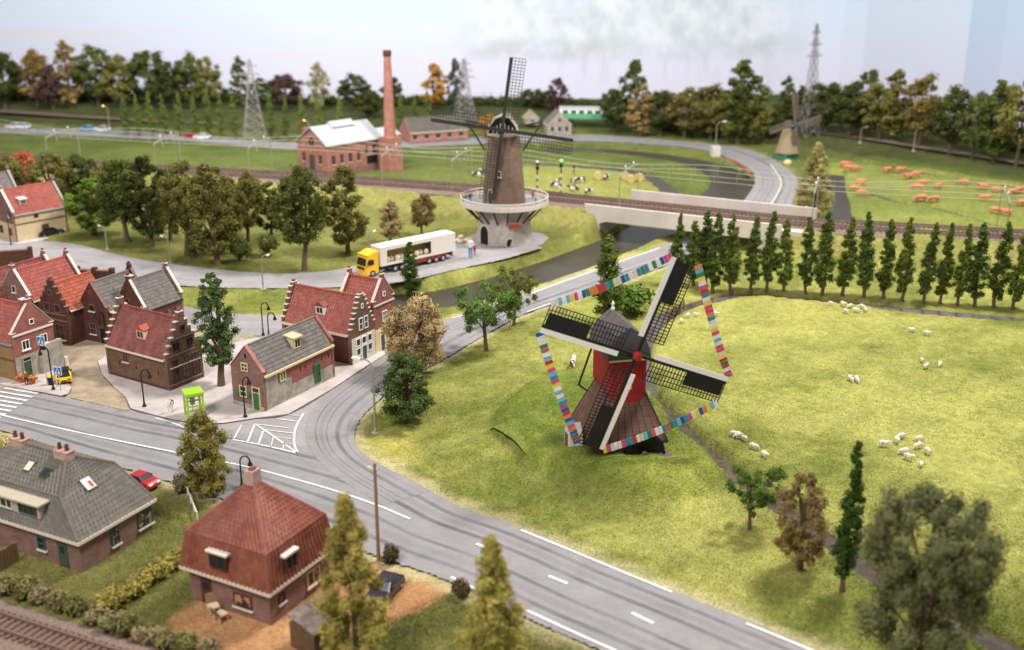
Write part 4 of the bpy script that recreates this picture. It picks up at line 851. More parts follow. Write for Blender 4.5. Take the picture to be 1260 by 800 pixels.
# ---------------------------------------------------------------- houses
class House:
    """local frame: origin at the corner nearest the viewer, x along a2 (right and back), y = x turned left"""
    def __init__(s, name, label, cat, c0, ang, Wd, L, hw, hr, ridge, z0=0.0, group=None):
        s.root = thing(name, label, cat, (c0[0], c0[1], z0), R(ang), group); s.W, s.L, s.hw, s.hr, s.ridge = Wd, L, hw, hr, ridge
        s.T = (lambda g, r, z: (g, r, z)) if ridge == 'y' else (lambda g, r, z: (r, g, z))
        s.slope = (hr - hw) / (Wd / 2)
    def face(s, f):
        T, Wd, L = s.T, s.W, s.L
        return {'g0': lambda u, d, z: T(u, -d, z), 'gL': lambda u, d, z: T(u, L + d, z), 's0': lambda u, d, z: T(-d, u, z), 'sW': lambda u, d, z: T(Wd + d, u, z)}[f]
    def walls(s, m, base=None):
        MB().prism([(0, 0), (s.W, 0), (s.W, s.hw), (s.W / 2, s.hr), (0, s.hw)], 0, s.L, s.T).build('wall', M[m], s.root)
        if base: MB().box(-.05, s.W + .05, -.05, s.L + .05, -.2, .35, T=s.T).build('plinth', M[base], s.root)
    def roof(s, m, over=.3, r0=.0, r1=None, pu=.34, pv=.42, sides=(0, 1), lift=.1, seed=1, ridge_m=None):
        r1 = s.L if r1 is None else r1; rs = random.Random(seed); root = None
        for sd in sides:
            mb = MB(); nu = max(2, int((r1 - r0) / pu)); run = s.W / 2 + over; ln = math.hypot(run, run * s.slope); nv = max(2, int(ln / pv))
            f = (lambda g: g) if sd == 0 else (lambda g: s.W - g)
            def pt(u, v, off):     # u along the ridge, v up the slope
                g = -over + run * v; z = s.hw - over * s.slope + run * s.slope * v + lift + off; return s.T(f(g), r0 + (r1 - r0) * u, z)
            for j in range(nv):
                for i in range(nu):
                    a, b = i / nu, (i + 1) / nu; m_ = (a + b) / 2; v0, v1 = j / nv, (j + 1) / nv; q = min(1, v1 + .12 / nv)
                    mb.add([pt(a, v0, .11), pt(a + (m_ - a) * 1.1, v0, .25), pt(b, v0, .11), pt(a, q, .0), pt(a + (m_ - a) * 1.1, q, .13), pt(b, q, .0)], [(0, 1, 4, 3), (1, 2, 5, 4)], rs.uniform(.8, 1.16))
            # thick edge under the tiles
            o = mb.build('roof', M[m], s.root, fix=False)
            e = MB(); e.hexa([pt(0, 0, -.12), pt(1, 0, -.12), pt(1, 1, -.12), pt(0, 1, -.12), pt(0, 0, -.015), pt(1, 0, -.015), pt(1, 1, -.02), pt(0, 1, -.02)]); e.build('roof_board', M['band'], o)
            root = root or o
        zr = s.hr + lift + .05
        MB().tube([s.T(s.W / 2, r0, zr), s.T(s.W / 2, r1, zr)], .16, 6).build('ridge_cap', M[ridge_m or m], root)
        return root
    def gutter(s, f, m='band', w=.18, h=.22):
        F = s.face(f); MB().box(-.1, s.L + .1, -.1, .34, s.hw - .42, s.hw - .42 + h, T=lambda u, d, z: F(u, d, z)).build('gutter', M[m], s.root)
    def step_gable(s, f, m, n=5, th=.4, cap='coping', over=.35, top=.9, capf=True):
        F = s.face(f); half = s.W / 2; dz = (s.hr - s.hw + .35) / n; pts = [(-over * .2, 0)]; left = []
        for k in range(n):
            x = half * k / n * .92 - over * .2; left += [(x, s.hw + .25 + dz * k + .0 if k else s.hw + .25), ]
        L = [(-.08, 0)]; caps = []
        for k in range(n):
            x = -.08 + (half - .35) * k / n; z1 = s.hw + .35 + dz * k; L += [(x, z1)]; xn = -.08 + (half - .35) * (k + 1) / n; L += [(xn, z1)]; caps.append((x, xn, z1))
        zt = s.hr + top; L += [(half - .43, zt)]
        poly = L + [(s.W - u, z) for u, z in L[::-1]]
        MB().prism(poly, -.05, th - .05, F).build('gable', M[m], s.root)
        ft = lambda u, d, zz: F(u, d, zz)
        for (x, xn, z) in caps:
            for fl in (0, 1):
                a, b = (x - .06, x + .42) if not fl else (s.W - x - .42, s.W - x + .06); MB().box(a, b, -.08, th, z, z + .1, T=ft).build('coping_stone', M[cap], s.root)
        MB().box(half - .42, half + .42, -.08, th, zt, zt + .12, T=ft).build('coping_stone', M[cap], s.root); MB().box(half - .2, half + .2, -.02, th - .1, zt + .12, zt + .32, T=ft).build('finial', M[m], s.root)
    def plain_gable(s, f, m, cap='coping', th=.3, rise=.28, finial=True, shoulder=0.0):
        F = s.face(f); h = s.W / 2; r = rise + .12
        poly = [(-.06, 0), (-.06, s.hw + r + shoulder * .5), (h - .3, s.hr + r), (h - .3, s.hr + r + .5), (h + .3, s.hr + r + .5), (h + .3, s.hr + r), (s.W + .06, s.hw + r + shoulder * .5), (s.W + .06, 0)]
        if not finial: poly = [(-.06, 0), (-.06, s.hw + r), (h, s.hr + r), (s.W + .06, s.hw + r), (s.W + .06, 0)]
        MB().prism(poly, -.06, th - .06, F).build('gable', M[m], s.root)
        mb = MB()
        for sg in (0, 1):
            q = (lambda u: u) if sg == 0 else (lambda u: s.W - u)
            a, b = Vector((-.15, 0, s.hw + r + .03 + shoulder * .5)), Vector((h - (.3 if finial else 0), 0, s.hr + r + .03))
            c = [F(q(a.x), -.1, a.z), F(q(b.x), -.1, b.z), F(q(b.x), th, b.z), F(q(a.x), th, a.z)]; mb.hexa([Vector(x) for x in c] + [Vector(x) + Vector((0, 0, .07)) for x in c])
            if finial: mb.box(min(q(-.2), q(.45)), max(q(-.2), q(.45)), -.12, th + .02, s.hw + r + shoulder * .5 + .02, s.hw + r + shoulder * .5 + .12, T=lambda u, d, z: F(u, d, z))
        if finial: MB().box(h - .36, h + .36, -.1, th, s.hr + r + .5, s.hr + r + .6, T=lambda u, d, z: F(u, d, z)).build('finial_cap', M[cap], s.root); MB().box(h - .17, h + .17, -.02, th - .1, s.hr + r + .6, s.hr + r + .85, T=lambda u, d, z: F(u, d, z)).build('finial', M[m], s.root)
        mb.build('coping', M[cap], s.root)
    def window(s, f, u, z, w, h, fm='white', gm='glass', cols=2, rows_=2, off=0.0, sill='coping', bar=.07):
        window(s.root, s.face(f), u, z, w, h, fm, gm, cols, rows_, off, sill, bar)
    def door(s, f, u, w, h, m='green', fm='creampaint', top=.35, off=0.0, z=0.0):
        F = s.face(f); B = lambda mb, a, b, c, d, e, g: mb.box(a, b, c, d, e, g, T=lambda U, D, Z: F(U, D, Z))
        mb = MB(); B(mb, u - w / 2, u + w / 2, off - .05, off + .06, z, z + h); o = mb.build('door', M[m], s.root)
        mb = MB(); B(mb, u - w / 2 - .12, u - w / 2, off - .05, off + .12, z, z + h + top); B(mb, u + w / 2, u + w / 2 + .12, off - .05, off + .12, z, z + h + top); B(mb, u - w / 2, u + w / 2, off - .05, off + .12, z + h, z + h + .1); B(mb, u - w / 2 - .12, u + w / 2 + .12, off - .05, off + .13, z + h + top, z + h + top + .1); mb.build('door_frame', M[fm], o)
        if top > .15: mb = MB(); B(mb, u - w / 2, u + w / 2, off - .04, off + .05, z + h + .1, z + h + top); mb.build('pane', M['glass'], o)
        mb = MB(); B(mb, u + w * .28, u + w * .38, off + .06, off + .14, z + h * .45, z + h * .5); mb.build('handle', M['black'], o)
    def bands(s, f, zs, m, u0=None, u1=None, d=.08, h=.16, off=0.0):
        F = s.face(f); mb = MB(); u0 = -.02 if u0 is None else u0; u1 = (s.W if f[0] == 'g' else s.L) + .02 if u1 is None else u1
        for z in zs: mb.box(u0, u1, off - .02, off + d, z, z + h, T=lambda u, dd, zz: F(u, dd, zz))
        mb.build('string_course', M[m], s.root)
    def panel(s, name, f, u0, u1, z0, z1, m, d=.05, off=0.0):
        F = s.face(f); MB().box(u0, u1, off - .03, off + d, z0, z1, T=lambda u, dd, zz: F(u, dd, zz)).build(name, M[m], s.root)
    def dormer(s, side, r, w, h, m='creampaint', rm='tile_orange', v=.28, gm='glass', flatroof=False):
        g = s.W / 2 * v; zb = s.hw + s.slope * g; dep = h / max(.3, s.slope); f = (lambda x: x) if side == 0 else (lambda x: s.W - x)
        T = lambda d, u, z: s.T(f(g + d), r + u, z)
        o = MB().hexa([T(-.1, -w / 2, zb - .1), T(-.1, w / 2, zb - .1), T(dep, w / 2, zb + h - .12), T(dep, -w / 2, zb + h - .12), T(-.1, -w / 2, zb + h), T(-.1, w / 2, zb + h), T(dep, w / 2, zb + h), T(dep, -w / 2, zb + h)]).build('dormer', M[m], s.root)
        window(o, lambda u, d, z: T(-.1 - d, u, z), 0, zb + h * .5, w * .78, h * .72, m, gm, 2, 1, 0, None, .06)
        if flatroof: MB().hexa([T(-.35, -w / 2 - .15, zb + h), T(-.35, w / 2 + .15, zb + h), T(dep + .4, w / 2 + .15, zb + h + .2), T(dep + .4, -w / 2 - .15, zb + h + .2), T(-.35, -w / 2 - .15, zb + h + .14), T(-.35, w / 2 + .15, zb + h + .14), T(dep + .4, w / 2 + .15, zb + h + .34), T(dep + .4, -w / 2 - .15, zb + h + .34)]).build('dormer_roof', M[rm], o)
        else:
            mb = MB(); e = dep * 1.35; k = w * .38
            a, b, c = T(-.3, -w / 2 - .12, zb + h), T(-.3, w / 2 + .12, zb + h), T(-.3, 0, zb + h + k); a2, b2, c2 = T(e, -w / 2 - .12, zb + h + .1), T(e, w / 2 + .12, zb + h + .1), T(e + .5, 0, zb + h + k)
            mb.add([a, b, c, a2, b2, c2], [(0, 2, 5, 3), (1, 4, 5, 2), (0, 1, 2), (3, 5, 4), (0, 3, 4, 1)]); mb.build('dormer_roof', M[rm], o)
    def chimney(s, g, r, z, w=.7, h=1.2, m='brick_mauve', pots=1):
        o = MB().box(g - w / 2, g + w / 2, r - w / 2, r + w / 2, z - .8, z + h, T=s.T).build('chimney', M[m], s.root)
        MB().box(g - w / 2 - .08, g + w / 2 + .08, r - w / 2 - .08, r + w / 2 + .08, z + h, z + h + .16, T=s.T).build('chimney_cap', M['coping'], o)
        for k in range(pots): q = s.T(g, r + (k - (pots - 1) / 2) * .5, z + h + .16); MB().lathe([(.13, 0), (.15, .12), (.12, .34), (.14, .4)], 8, q).build('chimney_pot', M['tile_redbrown'], o)
def window(parent, F, u, z, w, h, fm='white', gm='glass', cols=2, rows_=2, off=0.0, sill='coping', bar=.07):
    """z is the window's middle height"""
    B = lambda mb, a, b, c, d, e, g: mb.box(a, b, c, d, e, g, T=lambda U, D, Z: F(U, D, Z)); x0, x1, z0, z1 = u - w / 2, u + w / 2, z - h / 2, z + h / 2; mb = MB(); k = bar
    B(mb, x0, x0 + k, off - .03, off + .1, z0, z1); B(mb, x1 - k, x1, off - .03, off + .1, z0, z1); B(mb, x0 + k, x1 - k, off - .03, off + .1, z0, z0 + k); B(mb, x0 + k, x1 - k, off - .03, off + .1, z1 - k, z1)
    for i in range(1, cols): xx = x0 + w * i / cols; B(mb, xx - k * .4, xx + k * .4, off - .03, off + .085, z0 + k, z1 - k)
    for i in range(1, rows_): zz = z0 + h * i / rows_; B(mb, x0 + k, x1 - k, off - .03, off + .08, zz - k * .4, zz + k * .4)
    o = mb.build('window', M[fm], parent); mb = MB(); B(mb, x0 + k, x1 - k, off - .02, off + .035, z0 + k, z1 - k); mb.build('pane', M[gm], o)
    if sill: mb = MB(); B(mb, x0 - .1, x1 + .1, off - .03, off + .2, z0 - .12, z0); mb.build('sill', M[sill], o)
VG = 'village houses'
# brown step-gabled corner house
c = P(207, 482); h = House('town_house', 'brown brick house with red roof, small dormer and step gables beside the pale pavement', 'house', c, 58, 4.9, 9.3, 3.8, 7.5, 'y', .17, VG)
h.walls('brick_brown'); h.roof('tile_redbrown', r0=.1, r1=9.2); h.gutter('s0'); h.step_gable('g0', 'brick_brown', 5); h.step_gable('gL', 'brick_brown', 6)
h.dormer(0, 4.3, 1.3, 1.15, 'creampaint', 'tile_orange', .3)
O = .36
for u in (1.35, 3.3): h.window('g0', u, 4.75, 1.0, 1.0, 'brick_dark', 'glass', 2, 1, O, None)
h.window('g0', 2.45, 6.6, .7, .7, 'brick_dark', 'glass', 1, 1, O, None)
for u in (.95, 2.45, 3.95): h.window('g0', u, 2.95, 1.05, .8, 'brick_dark', 'glass', 2, 1, O, None); h.window('g0', u, 1.55, 1.05, 1.6, 'brick_dark', 'glass', 2, 2, O, None)
h.bands('g0', (3.75, 5.5), 'brick_mauve', off=O); h.bands('g0', (2.4,), 'cream', .3, 4.6, off=O, d=.12, h=.14); h.bands('g0', (.45,), 'brick_mauve', off=O, d=.14)
h.window('s0', 6.4, 2.6, .9, 1.1, 'brick_mauve', 'glass', 2, 1); h.bands('s0', (.0,), 'brick_dark', d=.05, h=.25)
for u in (1.2, 3.0, 4.8, 7.6): h.panel('wall_anchor', 's0', u, u + .08, 1.5, 1.95, 'black', .06)
# grey-roofed house on the corner of the junction
c = P(328.5, 507); h = House('town_house', 'low red brick house with grey roof, green doors and plastered lower wall at the junction', 'house', c, 60, 4.3, 11.1, 4.1, 6.7, 'x', .17, VG)
h.walls('brick_red'); h.roof('tile_grey', r0=.25, r1=10.8, over=.25); h.plain_gable('g0', 'brick_mauve', 'brick_pink', rise=.06, th=.35, finial=False); h.plain_gable('gL', 'brick_red', 'brick_mauve', rise=.06, finial=False)
h.gutter('s0', 'creampaint'); h.panel('plaster_base', 's0', .02, 11.08, .0, 1.55, 'plaster', .05); h.panel('plaster_patch', 's0', .02, 2.0, 1.5, 3.5, 'plaster', .045); h.panel('plaster_patch', 's0', 1.9, 4.1, 1.5, 2.4, 'plaster', .047)
h.panel('cement_skirt', 'g0', .0, 4.3, .0, .45, 'plaster', .04, .06 + .3)
O = .35
h.window('g0', 2.3, 4.55, .95, .95, 'creampaint', 'glass', 2, 2, O, None, .11); h.window('g0', 2.75, 1.75, 1.0, 1.3, 'creampaint', 'glass', 2, 2, O, None, .11)
for u in (2.0, 3.5): h.panel('shutter', 'g0', u - .25, u + .25, 1.15, 1.7, 'green', .1, O)
h.door('g0', .95, .85, 1.9, 'green', 'creampaint', .55, O); h.panel('attic_slot', 'g0', 2.05, 2.25, 5.6, 6.05, 'black', .03, O)
h.window('s0', 2.7, 3.0, .95, 1.1, 'creampaint', 'green', 2, 1, .05, None, .1); h.door('s0', 8.3, .75, 2.0, 'dkgreen', 'green', .1, .05, .35); h.dormer(0, 6.0, 1.2, 1.3, 'creampaint', 'cream', .3, 'glass', True)
for u in (5.6, 6.4, 9.2, 10.4): h.panel('wall_anchor', 's0', u, u + .07, 2.6, 3.0, 'black', .06)
# red step-gabled shop
c = P(430.8, 450.4); h = House('town_house', 'large red roofed step gable house with white shop front behind the grey roofed house', 'house', c, 60, 4.5, 9.6, 3.9, 7.6, 'y', .17, VG)
h.walls('brick_dark'); h.roof('tile_red', r0=.1, r1=9.5, ridge_m='tile_red'); h.step_gable('g0', 'brick_brown', 7, top=.4); h.step_gable('gL', 'brick_brown', 6, top=.4); h.gutter('s0'); h.dormer(0, 4.6, 1.3, 1.1, 'white', 'tile_redbrown', .34)
O = .36; h.panel('shop_front', 'g0', .05, 4.45, 0, 3.1, 'paleplaster', .06, O)
for u in (1.15, 2.25, 3.35): h.window('g0', u, 2.45, .85, .95, 'white', 'glass', 1, 1, O + .05, None, .09)
for u in (1.15, 3.35): h.window('g0', u, 1.3, .85, .95, 'white', 'glass', 1, 1, O + .05, None, .09)
h.door('g0', 2.25, .85, 1.75, 'dkgreen', 'white', .1, O + .05)
for u in (1.85, 2.85): h.window('g0', u, 4.5, .7, 1.5, 'white', 'glass', 1, 2, O, None, .08)
h.window('g0', 2.25, 6.6, .4, .55, 'white', 'glass', 1, 1, O, None)
# tall narrow neighbour
c2 = Vector(c[:]) + Vector((math.cos(R(60)), math.sin(R(60)), 0)) * 4.62
h = House('town_house', 'narrow brick house with red roof and pale yellow ground floor beside the tan tree', 'house', c2, 60, 4.0, 4.6, 5.6, 8.4, 'y', .17, VG)
h.walls('brick_mauve'); h.roof('tile_red', r0=.25, r1=4.5); h.plain_gable('g0', 'brick_red', shoulder=.6); h.plain_gable('gL', 'brick_red', shoulder=.6)
O = .3; h.panel('yellow_front', 'g0', -.02, 4.02, 0, 2.8, 'yellowplaster', .06, O); h.bands('g0', (5.7,), 'coping', off=O); h.window('g0', 2.0, 4.2, .9, 1.2, 'white', 'glass', 2, 2, O, 'coping'); h.door('g0', 1.3, .8, 2.0, 'dkgreen', 'white', .4, O + .06); h.window('g0', 2.9, 1.6, .8, 1.2, 'white', 'glass', 1, 2, O + .06); h.window('g0', 2.0, 6.9, .45, .6, 'white', 'glass', 1, 1, O, None)
# red shop by the zebra crossing
c = P(21.7, 470.7); h = House('town_house', 'red brick house with curved white gable and grey ground floor by the zebra crossing', 'house', c, 60, 5.3, 8.5, 4.6, 8.0, 'y', .17, VG)
h.walls('brick_brown'); h.roof('tile_red', r0=.25, r1=8.4); h.plain_gable('g0', 'brick_red', shoulder=1.0); h.plain_gable('gL', 'brick_red', shoulder=1.0); h.panel('ochre_wall', 's0', 0, 8.5, 0, 4.0, 'ochre', .05); h.bands('s0', (2.3,), 'darkwood', off=.05); h.gutter('s0', 'grey')
O = .24; h.panel('plaster_front', 'g0', -.05, 5.35, 0, 2.75, 'plaster', .08, O); h.bands('g0', (5.15,), 'coping', off=O, h=.2, d=.14)
for u in (1.5, 3.9): h.window('g0', u, 3.9, .95, 1.1, 'white', 'glass', 2, 1, O, 'white')
h.window('g0', 2.65, 6.3, .6, .6, 'white', 'glass', 1, 1, O, None); h.door('g0', 1.3, .95, 2.0, 'dkgreen', 'grey', .45, O + .08); h.window('g0', 3.9, 1.5, 1.2, 1.35, 'white', 'glass', 2, 2, O + .08, 'coping')
h.chimney(2.65, .75, 8.2, .5, .5, 'brick_red', 0)
# rounded grey wall beside it
q = P(72, 455); t = thing('garden_wall', 'grey plastered wall with rounded top beside the yellow car', 'wall', (q.x, q.y, .1), R(62))
arc = [(0, 0)] + [(0, 2.3)] + [(1.4 - 1.4 * math.cos(a), 2.3 + 1.1 * math.sin(a)) for a in np.linspace(.2, 1.5, 7)] + [(3.0, 3.4), (3.0, 0)]
MB().prism(arc, 0, .5, lambda u, d, z: (u - 2.0, d, z)).build('wall', M['plaster'], t); MB().box(1.05, 1.45, -.15, .65, 0, 1.1).build('pier', M['paleplaster'], t)
# the terrace at the back of the square
def dirv(a): return Vector((math.cos(R(a)), math.sin(R(a)), 0))
def corner(apex, Wd, a): return Vector((apex[0], apex[1], 0)) - dirv(a + 90) * Wd / 2
c = corner((-55.7, 131.9), 4.6, 63); h = House('town_house', 'dark step gabled house with orange red roof at the back of the square', 'house', c, 63, 4.6, 6.2, 4.6, 7.3, 'x', .02, VG)
h.walls('brick_dark'); h.roof('tile_orange', r0=.1, r1=6.1); h.step_gable('g0', 'brick_dark', 4, cap='brick_mauve', top=.7); O = .36
for u in (1.4, 3.1): h.window('g0', u, 4.6, .95, 1.05, 'brick_mauve', 'glass', 1, 1, O, None)
h.bands('g0', (3.75, 3.0), 'brick_mauve', off=O); h.door('g0', 3.4, 1.0, 2.3, 'black', 'brick_mauve', .4, O); h.window('g0', 1.4, 1.6, 1.5, 1.9, 'darkwood', 'glass', 2, 2, O); h.window('g0', 2.3, 6.5, .6, .7, 'brick_mauve', 'glass', 1, 1, O, None)
c = corner((-51.0, 132.2), 4.2, 63); h = House('town_house', 'plain dark brick gable house with grey roof in the terrace', 'house', c, 63, 4.2, 6.2, 4.4, 7.4, 'x', .02, VG)
h.walls('brick_dark'); h.roof('tile_grey', r0=.2, r1=6.1); h.plain_gable('g0', 'brick_dark', 'brick_mauve', finial=False, rise=.12); h.plain_gable('gL', 'brick_dark', 'brick_mauve')
h.window('g0', 2.2, 4.4, .95, .85, 'brick_mauve', 'glass', 1, 1, .24); h.window('g0', 2.4, 1.7, 1.0, 1.4, 'brick_mauve', 'glass', 2, 2, .24); h.window('g0', 2.15, 6.4, .5, .5, 'brick_mauve', 'brick_dark', 1, 1, .24, None); h.door('g0', .8, .8, 2.0, 'black', 'darkwood', .3, .24)
c = corner((-46.9, 133.6), 4.6, 61); h = House('town_house', 'grey roofed house with pink side wall just behind the brown step gable house', 'house', c, 61, 4.6, 6.0, 4.0, 7.2, 'x', .02, VG)
h.walls('brick_red'); h.roof('tile_grey', r0=.2, r1=5.8); h.plain_gable('g0', 'brick_dark', 'coping', rise=.18); h.plain_gable('gL', 'brick_mauve', 'coping', shoulder=.4); h.chimney(2.6, .4, 6.9, .6, .9, 'brick_red', 0); h.window('g0', 2.6, 4.7, .7, .8, 'brick_mauve', 'glass', 1, 1, .24, None); h.gutter('s0', 'black')
for u in (1.6, 3.2, 4.6): h.window('s0', u, 2.6, .8, 1.1, 'brick_mauve', 'glass', 1, 2)
c = corner((-61.6, 135.2), 5.0, 61); h = House('town_house', 'long red tiled house with white edged gable behind the red shop', 'house', c, 61, 5.0, 8.0, 4.8, 8.0, 'x', .02, VG)
h.walls('brick_dark'); h.roof('tile_red', r0=.2, r1=7.8); h.plain_gable('g0', 'brick_mauve', 'coping', shoulder=.3); h.plain_gable('gL', 'brick_mauve', 'coping'); h.window('g0', 2.5, 5.9, .7, .9, 'coping', 'glass', 1, 1, .24); h.window('g0', 1.5, 2.5, .9, 1.2, 'white', 'glass', 2, 2, .24)
c = corner((-65.6, 135.6), 4.4, 61); h = House('town_house', 'red roofed house farthest left in the terrace, ridge behind the white edged gable', 'house', c, 61, 4.4, 9.0, 4.6, 7.6, 'x', .02, VG)
h.walls('brick_dark'); h.roof('tile_redbrown', r0=.2, r1=8.8); h.plain_gable('g0', 'brick_mauve', 'coping'); h.plain_gable('gL', 'brick_mauve', 'coping'); h.window('g0', 2.2, 4.2, .9, 1.2, 'white', 'glass', 2, 2, .24)
def wall_thing(label, a, b, h_, th, m, cap, piers=0):
    d = b - a; t = thing('garden_wall', label, 'wall', a, math.atan2(d.y, d.x), 'brown garden walls'); L = math.hypot(d.x, d.y)
    MB().box(0, L, -th / 2, th / 2, -.3, h_).build('wall', M[m], t); MB().box(-.05, L + .05, -th / 2 - .06, th / 2 + .06, h_, h_ + .12).build('coping', M[cap], t)
    for k in range(piers): x = L * k / max(1, piers - 1); MB().box(x - .3, x + .3, -th / 2 - .1, th / 2 + .1, -.3, h_ + .45).build('pier', M[m], t)
wall_thing('dark brown parapet wall behind the red roofs at the left edge', P(-60, 352), P(42, 345), 4.6, .5, 'brick_dark', 'brick_mauve', 3)
wall_thing('dark brown parapet wall behind the terrace roofs', P(100, 370), P(142, 372), 4.4, .5, 'brick_dark', 'brick_mauve', 3)
wall_thing('brown parapet wall with white coping behind the curved gable', Vector((-61.5, 129.8, 0)), Vector((-57.6, 127.2, 0)), 5.2, .4, 'brick_mauve', 'coping', 2)
# cream house by the wood
c = P(22, 299, PLAT); h = House('village_house', 'cream walled house with red roof and dark base line at the upper left', 'house', c, 50, 6.2, 8.6, 4.6, 7.9, 'x', PLAT + .1, VG)
h.walls('cream'); h.roof('tile_red', r0=.2, r1=8.4); h.plain_gable('g0', 'brick_mauve', 'coping', rise=.15); h.plain_gable('gL', 'brick_mauve', 'grey', rise=.15); h.panel('cream_front', 'g0', 0, 6.2, 0, 2.9, 'cream', .05, .24); h.bands('s0', (2.75,), 'darkwood', d=.1, h=.15); h.door('s0', 4.9, .9, 1.9, 'dkgreen', 'darkwood', .1); h.window('s0', 3.6, 3.7, .7, .6, 'darkwood', 'glass', 1, 1, 0, None); h.window('g0', 1.3, 1.6, 1.0, 1.2, 'darkwood', 'glass', 2, 2, .29, None); h.window('g0', 1.3, 4.1, .8, .9, 'darkwood', 'lamp_off', 1, 1, .24, None)
h.window('g0', 4.2, 1.6, 1.0, 1.2, 'darkwood', 'glass', 2, 2, .29, None); h.dormer(0, 2.2, 1.1, .9, 'paleplaster', 'band', .3, 'glass', True); h.gutter('s0', 'grey')
c = P(-40, 290, PLAT); h = House('village_house', 'grey roofed house half out of view at the far left edge', 'house', c, 50, 6.0, 9.5, 4.8, 8.6, 'x', PLAT, VG); h.walls('brick_mauve'); h.roof('tile_grey'); h.plain_gable('gL', 'brick_mauve', 'grey')
# -------- mansard house with red roof
def tile_face(mb, p00, p10, p11, p01, pu=.34, pv=.4, rs=random, k=.08, amp=.11):
    p00, p10, p11, p01 = map(Vector, (p00, p10, p11, p01)); nrm = (p10 - p00).cross(p01 - p00); nrm = nrm.normalized() if nrm.length > 1e-6 else Vector((0, 0, 1))
    if nrm.z < 0: nrm = -nrm
    nv = max(1, int(((p01 - p00).length + (p11 - p10).length) / 2 / pv)); base = (p10 - p00).length
    for j in range(nv):
        v0, v1 = j / nv, min(1, (j + 1.1) / nv); a0, a1, b0, b1 = p00.lerp(p01, v0), p10.lerp(p11, v0), p00.lerp(p01, v1), p10.lerp(p11, v1); nu = max(1, int(round((a1 - a0).length / pu)))
        for i in range(nu):
            u0, u1 = i / nu, (i + 1) / nu; um = (u0 + u1) / 2
            mb.add([a0.lerp(a1, u0) + nrm * k, a0.lerp(a1, um) + nrm * (k + amp), a0.lerp(a1, u1) + nrm * k, b0.lerp(b1, u0), b0.lerp(b1, um) + nrm * amp, b0.lerp(b1, u1)], [(0, 1, 4, 3), (1, 2, 5, 4)], rs.uniform(.86, 1.12))
c = P(334, 769); t = thing('mansard_house', 'square brown house with tall rust red mansard roof and chimney in the foreground', 'house', c, R(62)); X, Y, E1, E2, AP = 7.0, 7.6, 2.85, 5.65, 9.3
MB().box(0, X, 0, Y, -.2, E1).build('wall', M['brick_mauve'], t); rs = random.Random(4); o_, i_ = .38, .05
lo = [(-o_, -o_, E1), (X + o_, -o_, E1), (X + o_, Y + o_, E1), (-o_, Y + o_, E1)]; hi = [(i_, i_, E2), (X - i_, i_, E2), (X - i_, Y - i_, E2), (i_, Y - i_, E2)]; ap = (X / 2, Y / 2, AP)
md = [tuple(Vector(a).lerp(Vector(b), .5) + Vector((0, 0, .12)) + (Vector((X / 2, Y / 2, 0)) - Vector((a[0], a[1], 0))).normalized() * .06) for a, b in zip(lo, hi)]
core = MB(); core.add(lo + hi + [ap], [(3, 2, 1, 0), (0, 1, 5, 4), (1, 2, 6, 5), (2, 3, 7, 6), (3, 0, 4, 7), (4, 5, 8), (5, 6, 8), (6, 7, 8), (7, 4, 8)]); roof = core.build('roof', M['tile_rust'], t); mb = MB()
for k in range(4):
    n_ = (k + 1) % 4; tile_face(mb, lo[k], lo[n_], hi[n_], hi[k], .4, .4, rs, .035, .12); tile_face(mb, hi[k], hi[n_], ap, ap, .4, .4, rs, .035, .12)
mb.build('tile_cover', M['tile_rust'], roof, fix=False)
mb = MB()
for k in range(4): mb.tube([Vector(lo[k]) + Vector((0, 0, .05)), hi[k], ap], .13, 6)
mb.build('hip_tiles', M['tile_rust'], roof)
mb = MB(); mb.box(-o_ - .12, X + o_ + .12, -o_ - .12, -o_ + .1, E1 - .2, E1 + .06); mb.box(-o_ - .12, -o_ + .1, -o_ + .1, Y + o_ + .12, E1 - .2, E1 + .06); mb.box(X + o_ - .1, X + o_ + .12, -o_ + .1, Y + o_ + .12, E1 - .2, E1 + .06); mb.box(-o_ + .1, X + o_ - .1, Y + o_ - .1, Y + o_ + .12, E1 - .2, E1 + .06); mb.build('eave_gutter', M['band'], t)
ch = MB().box(X / 2 - .45, X / 2 + .45, Y / 2 - .4, Y / 2 + .4, AP - .9, AP + .75).build('chimney', M['chimneybrick'], t); MB().box(X / 2 - .25, X / 2 + .25, Y / 2 - .2, Y / 2 + .2, AP + .75, AP + .9).build('chimney_pot', M['tile_redbrown'], ch)
fx = lambda u, d, z: (-d, u, z); fy = lambda u, d, z: (u, -d, z)
def mans_window(F, u, z, w, h_, slope=.13):
    o = MB().box(u - w / 2, u + w / 2, -.5, .42, z - h_ / 2, z + h_ / 2, T=lambda a, b, c_: F(a, b, c_)).build('dormer', M['doorbrown'], t)
    window(o, lambda a, b, c_: F(a, b + .42, c_), u, z, w * .92, h_ * .9, 'doorbrown', 'glass', 2, 1, 0, None, .08)
    MB().box(u - w / 2 - .15, u + w / 2 + .15, -.3, .62, z + h_ / 2, z + h_ / 2 + .16, T=lambda a, b, c_: F(a, b, c_)).build('dormer_roof', M['coping'], o)
mans_window(fx, 4.2, 4.25, 1.7, 1.3); mans_window(fy, 2.1, 4.25, 1.35, 1.3)
def door_at(F, u, w, h_, m):
    o = MB().box(u - w / 2, u + w / 2, -.04, .07, 0, h_, T=lambda a, b, c_: F(a, b, c_)).build('door', M[m], t); MB().box(u - w * .3, u + w * .3, .07, .1, h_ * .6, h_ * .85, T=lambda a, b, c_: F(a, b, c_)).build('pane', M['glass'], o)
